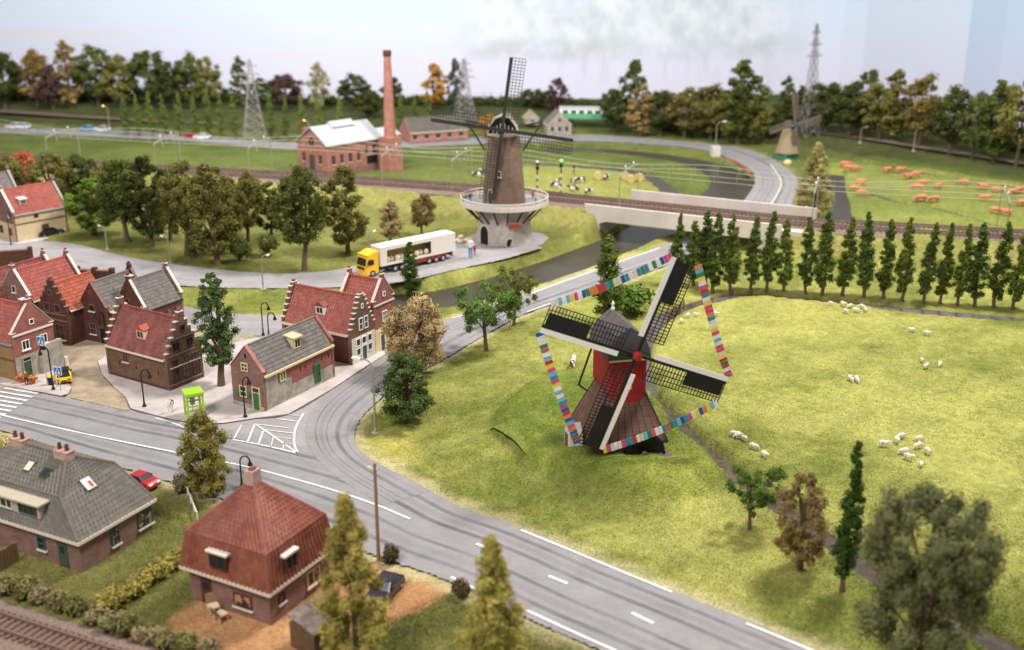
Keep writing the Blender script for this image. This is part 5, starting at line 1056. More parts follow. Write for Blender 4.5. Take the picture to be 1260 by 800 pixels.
door_at(fx, 6.0, 1.0, 2.15, 'doorbrown'); window(t, fx, 2.5, 1.25, 1.7, 1.15, 'doorbrown', 'glass_warm', 2, 1); window(t, fy, 1.3, 1.5, .7, .7, 'doorbrown', 'glass', 1, 1); window(t, fy, 5.0, 1.35, 1.5, 1.3, 'creampaint', 'glass_warm', 2, 1)
# -------- semi-detached house with olive grey roof
c = P(102, 705); X, Y, E1, E2, AP = 7.6, 16, 2.85, 5.35, 7.3; t = thing('mansard_house', 'dark brown house with olive grey hipped roof, two chimneys and skylights at the left', 'house', c, R(63))
MB().box(0, X, 0, Y, -.2, E1).build('wall', M['brick_mauve'], t); o_ = .3; yb, yr_ = 2.75, 4.9
A = {'a': (-o_, -o_, E1), 'b': (X + o_, -o_, E1), 'c': (X + o_, Y + o_, E1), 'd': (-o_, Y + o_, E1), 'e': (1.15, yb, E2), 'f': (X - .5, 3.0, 5.75), 'g': (X - .5, Y - 3.0, 5.75), 'h': (1.15, Y - yb, E2), 'r': (X / 2 + .3, yr_, AP), 's': (X / 2 + .3, Y - yr_, AP)}
core = MB(); ks = list('abcdefghrs'); ix = {k: i for i, k in enumerate(ks)}; core.add([A[k] for k in ks], [tuple(ix[q] for q in f) for f in ('dcba', 'abfre', 'adhe', 'ehsr', 'bcgf', 'fgsr', 'cdhsg')]); roof = core.build('roof', M['tile_olive'], t); mb = MB(); rs = random.Random(8)
for f in (('a', 'b', 'f', 'e'), ('e', 'f', 'r', 'r'), ('d', 'a', 'e', 'h'), ('h', 'e', 'r', 's'), ('b', 'c', 'g', 'f'), ('f', 'g', 's', 'r')): tile_face(mb, *[A[k] for k in f], .4, .42, rs, .035, .11)
mb.build('tile_cover', M['tile_olive'], roof, fix=False)
mb = MB()
for f in ('aer', 'bfr', 'rs', 'eh'): mb.tube([Vector(A[k]) + Vector((0, 0, .08)) for k in f], .12, 6)
mb.build('hip_tiles', M['tile_olive'], roof)
mb = MB(); mb.box(-o_ - .12, X + o_ + .12, -o_ - .12, -o_ + .1, E1 - .22, E1 + .04); mb.box(-o_ - .12, -o_ + .1, -o_ + .1, Y + o_, E1 - .22, E1 + .04); mb.box(X + o_ - .1, X + o_ + .12, -o_ + .1, Y + o_, E1 - .22, E1 + .04); mb.build('eave_gutter', M['band'], t)
for yy in (yr_ + .3, yr_ + 5.4):
    ch = MB().box(X / 2 - .15, X / 2 + .7, yy - .75, yy + .75, AP - .8, AP + .42).build('chimney', M['chimneybrick'], t); MB().box(X / 2 - .2, X / 2 + .75, yy - .83, yy + .83, AP + .42, AP + .5).build('chimney_cap', M['chimneybrick'], ch)
    for s in (-.4, .4): MB().lathe([(.16, 0), (.18, .15), (.14, .45), (.17, .52)], 8, (X / 2 + .28, yy + s, AP + .5)).build('chimney_pot', M['brick_dark'], ch)
def skylight(p00, p10, p11, p01, u, v, w, h_, gm):
    p00, p10, p11, p01 = map(Vector, (p00, p10, p11, p01)); U = (p10 - p00).normalized(); n = U.cross(p01 - p00).normalized(); n = n if n.z > 0 else -n; V_ = n.cross(U); V_ = V_ if V_.z > 0 else -V_
    q = p00.lerp(p10, u).lerp(p01.lerp(p11, u), v) + n * .1; T = lambda a, b, c_: q + U * a + V_ * b + n * c_
    o = MB().box(-w / 2 - .1, w / 2 + .1, -h_ / 2 - .1, h_ / 2 + .1, -.15, .1, T=T).build('skylight', M['dkgreen'], t); MB().box(-w / 2, w / 2, -h_ / 2, h_ / 2, .1, .13, T=T).build('pane', M[gm], o)
    if gm == 'skyglass': MB().box(-.05, w / 2 - .08, -h_ / 2 + .05, h_ / 2 - .3, .13, .14, T=T).build('curtain', M['tile_orange'], o)
M['skyglass'] = mat('bright curtained skylight', S(222, 216, 214), var=.05, rough=.2)
skylight(A['a'], A['b'], A['f'], A['e'], .45, .93, .85, 1.0, 'skyglass'); skylight(A['h'], A['e'], A['r'], A['s'], .78, .45, .7, .8, 'glass'); skylight(A['h'], A['e'], A['r'], A['s'], .55, .5, .6, .8, 'band')
dm = MB().box(-.05, 2.2, 3.9, 9.2, 3.75, 4.95).build('dormer', M['dormergrey'], t); MB().box(-.4, 2.4, 3.6, 9.5, 4.95, 5.1).build('dormer_roof', M['dormergrey'], dm)
window(dm, lambda u, d, z: (-.05 - d, u, z), 5.2, 4.35, 2.0, .85, 'dkgreen', 'glass', 3, 1, 0, None); window(dm, lambda u, d, z: (-.05 - d, u, z), 7.9, 4.35, 2.0, .85, 'white', 'glass', 3, 1, 0, None)
window(t, fx, 4.2, 1.55, .9, 1.15, 'teal', 'glass', 1, 2); o = MB().box(-.07, .04, 1.4, 2.4, 0, 2.15).build('door', M['dkgreen'], t); MB().box(-.1, -.07, 1.65, 2.15, 1.3, 1.9).build('pane', M['glass'], o)
window(t, fy, 3.6, 1.45, .85, 1.5, 'teal', 'glass_warm', 1, 2); window(t, fy, 6.9, 1.5, 1.6, 1.4, 'teal', 'glass_warm', 2, 2)
M['shedroof'] = mat('patched brown grey felt', S(128, 112, 104), col2=S(98, 86, 82), scale=1.5, mix=(.4, .6))
# garden shed and fences
c = P(388, 812); t = thing('shed', 'small dark garden shed with patched grey roof beside the red roofed house', 'shed', c, R(50)); MB().box(0, 3.2, 0, 2.6, -.2, 1.95).build('wall', M['darkwood'], t)
for k in range(4):
    for j in range(3): MB().hexa([(k * .85 - .1, j * .95 - .15, 1.95 + .18 * j), (k * .85 + .73, j * .95 - .15, 1.95 + .18 * j), (k * .85 + .73, j * .95 + .85, 2.12 + .18 * j), (k * .85 - .1, j * .95 + .85, 2.12 + .18 * j)] + [(k * .85 - .1, j * .95 - .15, 2.03 + .18 * j), (k * .85 + .73, j * .95 - .15, 2.03 + .18 * j), (k * .85 + .73, j * .95 + .85, 2.2 + .18 * j), (k * .85 - .1, j * .95 + .85, 2.2 + .18 * j)], t=random.Random(k * 3 + j).uniform(.75, 1.1)).build('roof_panel', M['shedroof'], t)
a, b = P(-30, 722), P(24, 690); d = b - a; t = thing('fence', 'tan wooden board fence at the corner of the dark house', 'fence', a, math.atan2(d.y, d.x)); n = 12
for k in range(n): x = d.length * k / n; MB().box(x + .02, x + d.length / n - .02, -.05, .05, -.1, 1.75 + .06 * math.sin(k * 2.1)).build('plank', M['wood'], t)
MB().box(0, d.length, .05, .12, 1.2, 1.32).build('fence_rail', M['wood'], t)
a, b = P(224, 590), P(243, 640); d = b - a; t = thing('fence', 'white low rail fence by the red car', 'fence', a, math.atan2(d.y, d.x))
for k in range(6): x = d.length * k / 5; MB().box(x - .06, x + .06, -.06, .06, -.1, .8).build('post', M['white'], t)
MB().box(0, d.length, -.04, .04, .6, .72).build('fence_rail', M['white'], t)
a, b = P(822, 396), P(841, 380); d = b - a; t = thing('fence', 'small brown wooden fence by the path behind the mill', 'fence', a, math.atan2(d.y, d.x))
for k in range(5): x = d.length * k / 4; MB().box(x - .07, x + .07, -.07, .07, -.1, 1.3).build('post', M['darkwood'], t)
for z in (.35, .7, 1.05): MB().box(0, d.length, -.04, .04, z, z + .14).build('fence_rail', M['darkwood'], t)
# -------- factory, chimney, far buildings
b0 = P(403, 209, 2.0); h = House('factory', 'pink brick factory with pale sheet roof beside the railway', 'factory', b0, 46, 10, 14.6, 5.2, 8.2, 'x', 1.6); h.walls('brick_pink'); MB().box(.02, 9.98, .02, 14.58, -3, -.002, T=h.T).build('foundation', M['brick_mauve'], h.root)
MB().prism([(-.4, 5.1), (5, 8.45), (10.4, 5.1), (10.4, 5.3), (5, 8.7), (-.4, 5.3)], -.3, 14.8, h.T).build('roof', M['zinc'], h.root); MB().prism([(3.6, 8.2), (5, 9.3), (6.4, 8.2)], 4.5, 10.5, h.T).build('ridge_vent', M['zinc'], h.root)
for u in (2.2, 7.8): h.window('g0', u, 2.2, 1.0, 2.0, 'brick_mauve', 'glass', 2, 2)
h.door('g0', 5, 1.7, 2.6, 'dkgreen', 'brick_mauve', .3); mb = MB(); mb.lathe([(.85, 0), (.85, .12)], 16, T=lambda x, y, z: h.face('g0')(5 + x, z, 5.6 + y)); o = mb.build('round_window', M['glass'], h.root)
for u in (1.6, 3.8, 6.0, 8.2): h.window('s0', u, 2.2, .9, 2.0, 'brick_mauve', 'glass', 2, 2)
for u in (10.4, 12.4): h.window('s0', u, 3.2, .9, 2.0, 'brick_mauve', 'glass', 2, 2)
h.panel('loading_door', 's0', 10.4, 13.2, .2, 1.9, 'black', .05); MB().box(.4, 2.2, 7.6, 9.0, 5.2, 8.0).build('roof_tower', M['brick_mauve'], h.root)
b1 = Vector((b0.x, b0.y, 0)) + dirv(46) * 14.7 + dirv(136) * 1.5; h2 = House('factory_annex', 'lower brick annex with lit window between factory and chimney', 'building', b1, 46, 6, 6.5, 5.4, 6.6, 'x', 1.2); h2.walls('brick_pink'); MB().prism([(-.2, 5.35), (3, 6.8), (6.2, 5.35), (6.2, 5.55), (3, 7.0), (-.2, 5.55)], -.1, 6.6, h2.T).build('roof', M['zinc'], h2.root); h2.window('s0', 2, 3.1, .9, 1.7, 'brick_mauve', 'lamp_on', 1, 2); h2.window('s0', 4.2, 3.1, .9, 1.7, 'brick_mauve', 'glass', 1, 2)
q = P(481, 203, 1.5); t = thing('factory_chimney', 'tall tapering pink brick chimney on a square base', 'chimney', (q.x, q.y, .5), R(46)); MB().box(-1.7, 1.7, -1.7, 1.7, -1, 7).build('base', M['brick_pink'], t); MB().lathe([(1.3, 7), (1.12, 12), (.92, 18), (.74, 23.6)], 12).build('shaft', M['brick_pink'], t); MB().lathe([(.78, 23.6), (.9, 23.9), (.9, 24.6), (.82, 24.8)], 12).build('crown', M['brick_dark'], t)
h = House('workshop', 'long low brick workshop with olive grey roof behind the chimney', 'building', P(505, 177), 24, 8, 15, 2.4, 5.2, 'x', .2); h.walls('brick_pink'); h.roof('tile_olive', pu=.7, pv=.7)
for u in (2, 5, 8, 11, 14): h.window('s0', u - .8, 1.3, 1.1, 1.2, 'brick_mauve', 'glass', 2, 1)
h = House('white_cottage', 'small pale cottage with grey gable roof right of the tower mill sails', 'house', P(674, 167), 8, 6.0, 6, 2.6, 5.6, 'y', .1); h.walls('plaster'); h.roof('tile_grey', pu=.7, pv=.7)
for u in (1.2, 3.0, 4.8): h.window('g0', u, 1.5, .8, 1.3, 'brick_mauve', 'glass', 1, 2)
h.window('g0', 3.0, 3.7, .8, .8, 'brick_mauve', 'glass', 1, 1)
h = House('white_cottage', 'tiny far cottage with pale roof above the tower mill', 'house', P(647, 153, 1.3), 10, 3.4, 4, 1.7, 3.2, 'y', 1.2); h.walls('plaster'); h.roof('thatch', pu=.9, pv=.9); h.window('g0', 1.7, .9, .7, .8, 'brick_mauve', 'glass', 1, 2)
# green and white train on the far line
q = P(690, 152, 2.6); t = thing('passenger_train', 'green and white passenger coach on the far line', 'train', (q.x, q.y + 10, 1.6), R(-4)); MB().box(0, 15.5, -1.4, 1.4, .9, 2.3).build('lower_body', M['trainB'], t); MB().box(0, 15.5, -1.4, 1.4, 2.3, 3.4).build('upper_body', M['trainA'], t); MB().prism([(-1.45, 3.4), (-1.0, 3.9), (1.0, 3.9), (1.45, 3.4)], -.05, 15.55, lambda u, d, z: (d, u, z)).build('roof', M['zinc'], t)
for k in range(7): MB().box(1 + k * 2.1, 2.3 + k * 2.1, -1.44, -1.38, 2.35, 3.1).build('window', M['glass'], t)
for x in (2.5, 13): MB().box(x - 1.3, x + 1.3, -1.1, 1.1, .05, .9).build('bogie', M['chassis'], t)
# ---------------------------------------------------------------- red post mill with bunting
HZ = gz(MILL.x, MILL.y); YAW = R(-77)    # direction the sails face (towards the viewer, a little right)
t = thing('post_mill', 'red and brown windmill with black lattice sails on a grassy mound', 'windmill', (MILL.x, MILL.y, HZ - .15), YAW + R(90)); B = 3.35
def frustum(mb, x0, z0, x1, z1, cy=0): mb.add([(-x0, -x0 + cy, z0), (x0, -x0 + cy, z0), (x0, x0 + cy, z0), (-x0, x0 + cy, z0), (-x1, -x1 + cy, z1), (x1, -x1 + cy, z1), (x1, x1 + cy, z1), (-x1, x1 + cy, z1)], [(3, 2, 1, 0), (4, 5, 6, 7), (0, 1, 5, 4), (1, 2, 6, 5), (2, 3, 7, 6), (3, 0, 4, 7)])
mb = MB(); mb.box(-B, B, -B, B, -1, 1.1); mb.build('base_wall', M['brick_wip'], t)
mb = MB(); frustum(mb, B + .25, 1.0, 1.75, 5.6); mb.build('skirt_roof', M['brick_wip'], t)
mb = MB()
for sx, sy in ((-1, -1), (1, -1), (1, 1), (-1, 1)): mb.beam((sx * (B + .25), sy * (B + .25), 1.0), (sx * 1.75, sy * 1.75, 5.65), .22)
for s in (-1, 1): mb.beam((-B - .25, s * (B + .27), 1.02), (B + .25, s * (B + .27), 1.02), .2); mb.beam((s * (B + .27), -B - .25, 1.02), (s * (B + .27), B + .25, 1.02), .2)
for z, x in ((4.2, 2.32),): mb.beam((-x, -x, z), (x, -x, z), .14); mb.beam((-x, -x, z), (-x, x, z), .14); mb.beam((x, -x, z), (x, x, z), .14)
mb.build('corner_boards', M['dark'], t)
# boarding of the skirt, plank by plank, on the two faces in view
for fc in range(2):
    for k in range(9):
        u0, u1 = -1 + 2 * k / 9, -1 + 2 * (k + 1) / 9 - .02; q = []
        for z, x in ((1.12, B + .2), (5.55, 1.78)):
            for u in ((u0, u1) if z < 3 else (u1, u0)): q.append((u * x, -x - .03, z) if fc == 0 else (-x - .03, u * x, z))
        n_ = Vector((0, -.05, .03)) if fc == 0 else Vector((-.05, 0, .03)); MB().hexa([Vector(a) for a in q] + [Vector(a) + n_ for a in q], t=random.Random(k + fc * 20).uniform(.86, 1.1)).build('board', M['brick_wip'], t)
bw, bdp = 1.75, 2.7
body = MB().box(-bw, bw, -2.3, bdp, 5.5, 9.3).build('buck', M['redpaint'], t)
for k in range(10): x = -bw + 3.5 * (k + .5) / 10; MB().box(x - .15, x + .15, -2.34, -2.3, 5.55, 9.2, t=random.Random(k).uniform(.85, 1.1)).build('board', M['redpaint'], body)
for k in range(13): y = -2.3 + 5.0 * (k + .5) / 13; MB().box(-bw - .04, -bw, y - .17, y + .17, 5.55, 9.2, t=random.Random(k + 50).uniform(.85, 1.1)).build('board', M['redpaint'], body)
MB().prism([(-bw, 5.5), (bw, 5.5), (1.1, 4.6), (-1.1, 4.6)], -2.25, 2.6, lambda u, d, z: (u, d, z)).build('lower_hood', M['redpaint'], body)
MB().box(-.35, .35, -2.42, -2.3, 6.0, 7.0).build('hatch', M['creampaint'], body)
cap = MB(); prof = [(-2.05, 9.0), (-1.95, 9.9), (-1.25, 11.2), (0, 12.1), (1.25, 11.2), (1.95, 9.9), (2.05, 9.0)]
cap.prism(prof, -2.6, 3.2, lambda u, d, z: (u, d, z + (0.0))).build('cap', M['slate'], t)
MB().prism([(-1.9, 9.0), (-1.75, 9.7), (1.75, 9.7), (1.9, 9.0)], -2.72, -2.6, lambda u, d, z: (u, d, z)).build('breast_board', M['dkgreen'], t); MB().box(-1.9, 1.9, -2.8, -2.6, 8.9, 9.05).build('white_trim', M['creampaint'], t)
MB().lathe([(.12, 0), (.2, .2), (.1, .45), (.16, .7), (.04, 1.0)], 8, (0, 2.6, 12.0)).build('finial', M['white'], t)
HUBZ, HUBY = 10.1, -4.4
MB().tube([(0, -2.5, 9.55), (0, HUBY - .3, HUBZ + .02)], [.3, .26], 8).build('windshaft', M['black'], t); MB().lathe([(.42, 0), (.42, .3), (.2, .4)], 12, T=lambda x, y, z: (x, HUBY - .2 - z, HUBZ + y)).build('shaft_end', M['carred'], t)
# tail ladder and braces
mb = MB()
for s in (-.6, .6): mb.beam((s, 2.6, 6.0), (s, 6.6, .3), .16)
for k in range(12): q = k / 12; mb.beam((-.6, 2.6 + 4 * q, 6 - 5.7 * q), (.6, 2.6 + 4 * q, 6 - 5.7 * q), .1, .12)
mb.build('tail_stair', M['dark'], t); mb = MB()
for s in (-1, 1): mb.beam((s * 1.9, 2.4, 9), (s * 2.6, 4.6, 4.0), .15); mb.beam((s * 2.6, 4.6, 4.0), (0, 6.4, 1.6), .15)
mb.build('tail_brace', M['dark'], t)
# porch and waterwheel at the foot
o = MB().prism([(-.8, 0), (.8, 0), (.8, 1.6), (0, 2.5), (-.8, 1.6)], 0, 1.3, lambda u, d, z: (-B - 1.3 + d - .6, -.8 + u, z)).build('porch', M['paleplaster'], t); MB().box(-B - 1.98, -B - 1.9, -1.2, -.4, .1, 1.5).build('door', M['darkwood'], o)
wh = thing('x', 'x', 'x'); bpy.data.objects.remove(wh)
W_ = MB(); WC = (1.3, -B - .45, .1)
for s in (-.32, .32):
    for k in range(16):
        a0, a1 = 2 * math.pi * k / 16, 2 * math.pi * (k + 1) / 16; W_.beam((WC[0] + 1.85 * math.cos(a0), WC[1] + s, WC[2] + 1.85 * math.sin(a0)), (WC[0] + 1.85 * math.cos(a1), WC[1] + s, WC[2] + 1.85 * math.sin(a1)), .12, .2)
wheel = W_.build('waterwheel', M['black'], t)
for k in range(16): a = 2 * math.pi * k / 16; MB().beam((WC[0] + .3 * math.cos(a), WC[1], WC[2] + .3 * math.sin(a)), (WC[0] + 2.0 * math.cos(a), WC[1], WC[2] + 2.0 * math.sin(a)), .62, .08, up=(0, 1, 0)).build('paddle', M['black'], wheel)
MB().lathe([(.3, 0), (.3, 1.1)], 8, T=lambda x, y, z: (WC[0] + x, WC[1] - .5 + z, WC[2] + y)).build('wheel_axle', M['darkwood'], wheel)
MB().box(-.9, 3.7, -B - 1.5, -B - .05, -.9, .02).build('wheel_pit', M['slate'], t); MB().box(-1.2, 4.0, -B - 1.75, -B - 1.5, -.9, .06).build('pit_edge', M['ochre'], t)
# sails: stock, white leading board, lattice, black shutters
RAD = 9.3; TILT0 = R(21.5); sails = []
def sail(parent, ang, Rd, hub, latw, mats, cloth=True, boards=True, nb=22, lw=.07, sw=.13):
    """u along the sail, v across it towards the trailing (clockwise) side"""
    ca, sa = math.cos(ang), math.sin(ang)
    def T(u, v, d):   # ang measured clockwise from straight up, seen from the front
        x = u * sa + v * ca; z = u * ca - v * sa; return (hub[0] + x, hub[1] - d, hub[2] + z)
    sb = lambda mb, u0, u1, v0, v1, d0, d1, t_=1: mb.hexa([T(u0, v0, d0), T(u1, v0, d0), T(u1, v1, d0), T(u0, v1, d0), T(u0, v0, d1), T(u1, v0, d1), T(u1, v1, d1), T(u0, v1, d1)], t_)
    mb = MB(); sb(mb, 0, Rd, -sw, sw, -.12, .12); st = mb.build('sail', M[mats[0]], parent); mb = MB(); u0 = Rd * .17
    for k in range(nb + 1): u = u0 + (Rd - u0) * k / nb; sb(mb, u - lw / 2, u + lw / 2, .1, latw, -.02, .06)
    for k in range(1, 5): v = .13 + (latw - .13) * k / 4; sb(mb, u0, Rd, v - lw / 2, v + lw / 2, -.05, .03)
    mb.build('lattice', M[mats[1]], st)
    if cloth: mb = MB(); sb(mb, Rd * .56, Rd * .985, .13, latw * .66, .07, .1); mb.build('black_shutter', M['black'], st)
    if boards: mb = MB(); sb(mb, Rd * .19, Rd * 1.0, -.62, -.13, .02, .1); mb.build('wind_board', M['white'], st)
    return T
corners = []
for k in range(4): Tk = sail(t, TILT0 + k * math.pi / 2, RAD, (0, HUBY - .05, HUBZ), 2.0, ('black', 'black'), nb=24); corners.append((Tk(RAD + .05, -.6, .05), Tk(RAD + .05, 2.0, .05)))
mwm = Matrix.Translation((MILL.x, MILL.y, HZ - .15)) @ Matrix.Rotation(YAW + R(90), 4, 'Z')
FLAGC = [S(40, 92, 170), S(226, 226, 222), S(206, 52, 56), S(238, 206, 66), S(52, 132, 84), S(232, 226, 218), S(226, 132, 70), S(110, 186, 206), S(214, 80, 120), S(222, 208, 184), S(58, 140, 170), S(236, 230, 224)]
M['flag'] = mat('bunting cloth', (1, 1, 1), var=.06, rough=.8, objcol=True); fl_me = None
labs = ['string of coloured flags from upper sail tip down to right sail tip', 'string of coloured flags from right sail tip to the lowest sail tip', 'string of coloured flags from lowest sail tip up to left sail tip', 'string of coloured flags from left sail tip up to upper sail tip']
for k in range(4):
    a, b = mwm @ Vector(corners[k][1]), mwm @ Vector(corners[(k + 1) % 4][0]); n = 31; rs = random.Random(k); root = thing('bunting', labs[k], 'bunting', a, 0, 'flag strings between the sail tips')
    sag = lambda q: a.lerp(b, q) + Vector((0, 0, -.35 * math.sin(math.pi * q))) - a
    MB().tube([sag(i / 12) + Vector((0, .06, 0)) for i in range(13)], .03, 4).build('cord', M['white'], root); step = (b - a).length / n
    for i in range(n):
        p0, p1 = sag((i + .04) / n), sag((i + .96) / n); d = (p1 - p0); dn = d.normalized(); side = dn.cross(mwm.to_3x3() @ Vector((0, 1, 0))).normalized() * .36; face = dn.cross(side).normalized() * .02
        mb = MB(); w1, w2 = rs.uniform(-.06, .06), rs.uniform(-.06, .06); q = [p0 - side, p1 - side + face * w1 * 40, p1 + side, p0 + side + face * w2 * 40]; mb.hexa([v - face for v in q] + [v + face for v in q]); o = mb.build('flag', M['flag'], root, fix=False); o.color = (*FLAGC[rs.randrange(len(FLAGC))], 1)
# ---------------------------------------------------------------- tower mill with gallery
q = P(620.5, 295, PLAT); t = thing('tower_mill', 'tall brown brick tower mill with white gallery and grey stone base', 'windmill', (q.x, q.y, PLAT), R(-4)); TM = q
MB().lathe([(4.75, -.4), (4.7, .3), (4.3, 4.0), (4.15, 5.9)], 8, ph=R(22.5)).build('stone_base', M['stone'], t)
MB().lathe([(4.1, 5.9), (3.55, 6.4), (3.35, 9), (2.9, 14), (2.55, 17.3)], 8, ph=R(22.5)).build('tower', M['brick_mill'], t)
gal = MB().lathe([(3.3, 6.1), (6.9, 6.1), (6.9, 6.28), (3.3, 6.28)], 32).build('gallery', M['grey'], t)
mb = MB()
for k in range(32):
    a0, a1 = 2 * math.pi * k / 32, 2 * math.pi * (k + 1) / 32; f = lambda a, r, z: Vector((r * math.cos(a), r * math.sin(a), z))
    mb.hexa([f(a0, 6.95, 6.05), f(a1, 6.95, 6.05), f(a1, 7.1, 6.05), f(a0, 7.1, 6.05), f(a0, 6.95, 6.75), f(a1, 6.95, 6.75), f(a1, 7.1, 6.75), f(a0, 7.1, 6.75)])
mb.build('gallery_rim', M['coping'], gal); mb = MB()
for k in range(32):
    a0, a1 = 2 * math.pi * k / 32, 2 * math.pi * (k + 1) / 32; mb.beam(f(a0, 7.0, 7.25), f(a1, 7.0, 7.25), .16, .14); mb.beam(f(a0, 7.0, 6.7), f(a0, 7.0, 7.25), .12)
mb.build('railing', M['coping'], gal)
for k in range(18): a = 2 * math.pi * k / 18; MB().beam(f(a, 4.2, 3.4), f(a, 6.75, 6.1), .2).build('bracket', M['dark'], gal)
def arch_door(ang, r, z, w, h_, m, root):
    c_, s_ = math.cos(ang), math.sin(ang); T = lambda u, d, zz: (c_ * (r + d) - s_ * u, s_ * (r + d) + c_ * u, zz)
    pr = [(-w / 2, z), (w / 2, z), (w / 2, z + h_ * .65)] + [(w / 2 * math.cos(a), z + h_ * .65 + h_ * .35 * math.sin(a)) for a in np.linspace(.3, 2.84, 7)] + [(-w / 2, z + h_ * .65)]
    o = MB().prism([(u * 1.25, z + (zz - z) * 1.1) for u, zz in pr], -.6, .08, T).build('door_surround', M['paleplaster'], root); MB().prism(pr, -.5, .12, T).build('door', M[m], o)
arch_door(R(-131), 4.36, 0, 1.7, 3.0, 'black', t); arch_door(R(-74), 4.42, 0, 1.0, 1.2, 'black', t); arch_door(R(-128), 3.22, 6.3, .8, 2.3, 'dkgreen', t)
for z, a in ((11.2, -100),):
    c_, s_ = math.cos(R(a)), math.sin(R(a)); window(t, lambda u, d, zz: (c_ * (2.98 - (z - 11) * .06 + d) - s_ * u, s_ * (2.98 - (z - 11) * .06 + d) + c_ * u, zz), 0, z, .6, .9, 'white', 'glass', 1, 2)
# cap with timber front, its dark inside drawn as a black sheet
CZ = lambda z: 17.3 + (z - 17.3) * .82
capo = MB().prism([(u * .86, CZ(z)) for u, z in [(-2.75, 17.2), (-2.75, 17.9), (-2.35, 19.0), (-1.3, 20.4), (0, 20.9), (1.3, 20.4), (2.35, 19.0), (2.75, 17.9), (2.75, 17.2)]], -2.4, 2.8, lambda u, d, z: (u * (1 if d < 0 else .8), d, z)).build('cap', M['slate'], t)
mb = MB(); arcp = [(u * .86, CZ(z)) for u, z in [(-2.8, 17.4), (-2.5, 18.9), (-1.4, 20.5), (0, 21.05), (1.4, 20.5), (2.5, 18.9), (2.8, 17.4)]]
for a_, b_ in zip(arcp, arcp[1:]): mb.beam((a_[0], -2.52, a_[1]), (b_[0], -2.52, b_[1]), .3, .3, up=(0, 1, 0))
mb.beam((-2.4, -2.52, 17.35), (2.4, -2.52, 17.35), .3, .3, up=(0, 1, 0)); mb.build('cap_arch', M['coping'], capo); MB().prism([(u * .86, CZ(z)) for u, z in [(-2.4, 17.5), (-2.2, 18.8), (-1.2, 20.1), (0, 20.6), (1.2, 20.1), (2.2, 18.8), (2.4, 17.5)]], -2.44, -2.38, lambda u, d, z: (u, d, z)).build('cap_dark_panel', M['black'], capo)  # black panel on the closed cap stands for the shade within
for x in (-1.5, -.9, -.35, .35, .9, 1.5): MB().beam((x, -2.55, 17.4), (x, -2.55, 19.2 - abs(x) * .5), .13).build('cap_post', M['coping'], capo)
MB().lathe([(2.65, 16.95), (2.7, 17.25), (2.5, 17.4)], 16).build('curb_ring', M['coping'], t)
HUB2 = (0, -4.0, 18.3); MB().tube([(0, -2.4, 18.1), (0, -4.3, 18.3)], .32, 8).build('windshaft', M['dark'], t)
for s in (-1, 1):
    mb = MB(); mb.beam((s * 6.0, 1.0, 18.9), (s * 3.0, -.6, 14.6), .22); mb.beam((s * 2.0, 0, 18.2), (s * 6.0, 1.0, 18.9), .2); mb.build('tail_brace', M['dark'], t)
for k in range(4): sail(t, R(7.6) + k * math.pi / 2, 11.0, HUB2, 2.2, ('dark', 'dark'), cloth=False, boards=False, nb=20, lw=.075, sw=.26)
# hanging flower trough on the stone base and goods at the door
def flower(x, y, z, lab): 
    o = thing('flower_trough', lab, 'planter', (x, y, z)); MB().box(-1.1, 1.1, -.3, .3, 0, .6).build('trough', M['tile_orange'], o); V, F, T_ = leaves(5, [(k * .35 - .9, 0, .75) for k in range(6)], [.3] * 6, 30, .12); b = link('flowers', np_mesh('flowers', V, F, tint=T_), M['leaf'], o); b.color = (*S(232, 190, 150), 1)
p = Vector((TM.x, TM.y, PLAT)); flower(p.x + 1.75, p.y - 4.65, PLAT + 3.0, 'orange red flower trough fixed to the tower mill base')
for i, (dx, dy, dz) in enumerate(((-7.4, -1.8, 0), (-6.5, -1.6, 0), (-6.9, -1.7, .55), (-5.9, -1.9, 0), (-7.0, -2.6, 0))):
    tag(MB().ball((0, 0, .32), (.55, .42, .34), 8, 6, .08, random.Random(i)).build('flour_sack', M['sack'], smooth=True), 'pale sack in the pile at the tower mill door, ' + ['back left', 'back right', 'topmost', 'nearest the door', 'front'][i], 'sack', 'sacks at the mill door').location = (p.x + dx, p.y + dy, PLAT + .07 + dz)
# ---------------------------------------------------------------- far thatched mill
q = G(968, 196, 1); t = thing('thatched_mill', 'distant thatched windmill with green base left of the pylon', 'windmill', q, R(25), scale=(.85, .85, .85)); MB().lathe([(3.0, -.5), (3.0, 1.9)], 4, ph=R(45)).build('base', M['dkteal'], t); MB().lathe([(3.2, 1.85), (2.6, 4.2), (1.4, 8.6)], 8, ph=R(22)).build('thatch_body', M['thatch'], t); MB().ball((0, 0, 9.0), (1.5, 1.8, 1.4), 10, 6).build('cap', M['slate'], t, smooth=True)
for k in range(4): sail(t, R(-12) + k * math.pi / 2, 8.2, (0, -2.5, 9.5), 1.5, ('oldwood', 'oldwood'), cloth=False, boards=False, nb=10, lw=.13, sw=.28)
MB().tube([(0, -1.3, 9.3), (0, -2.7, 9.5)], .25, 6).build('windshaft', M['dark'], t)
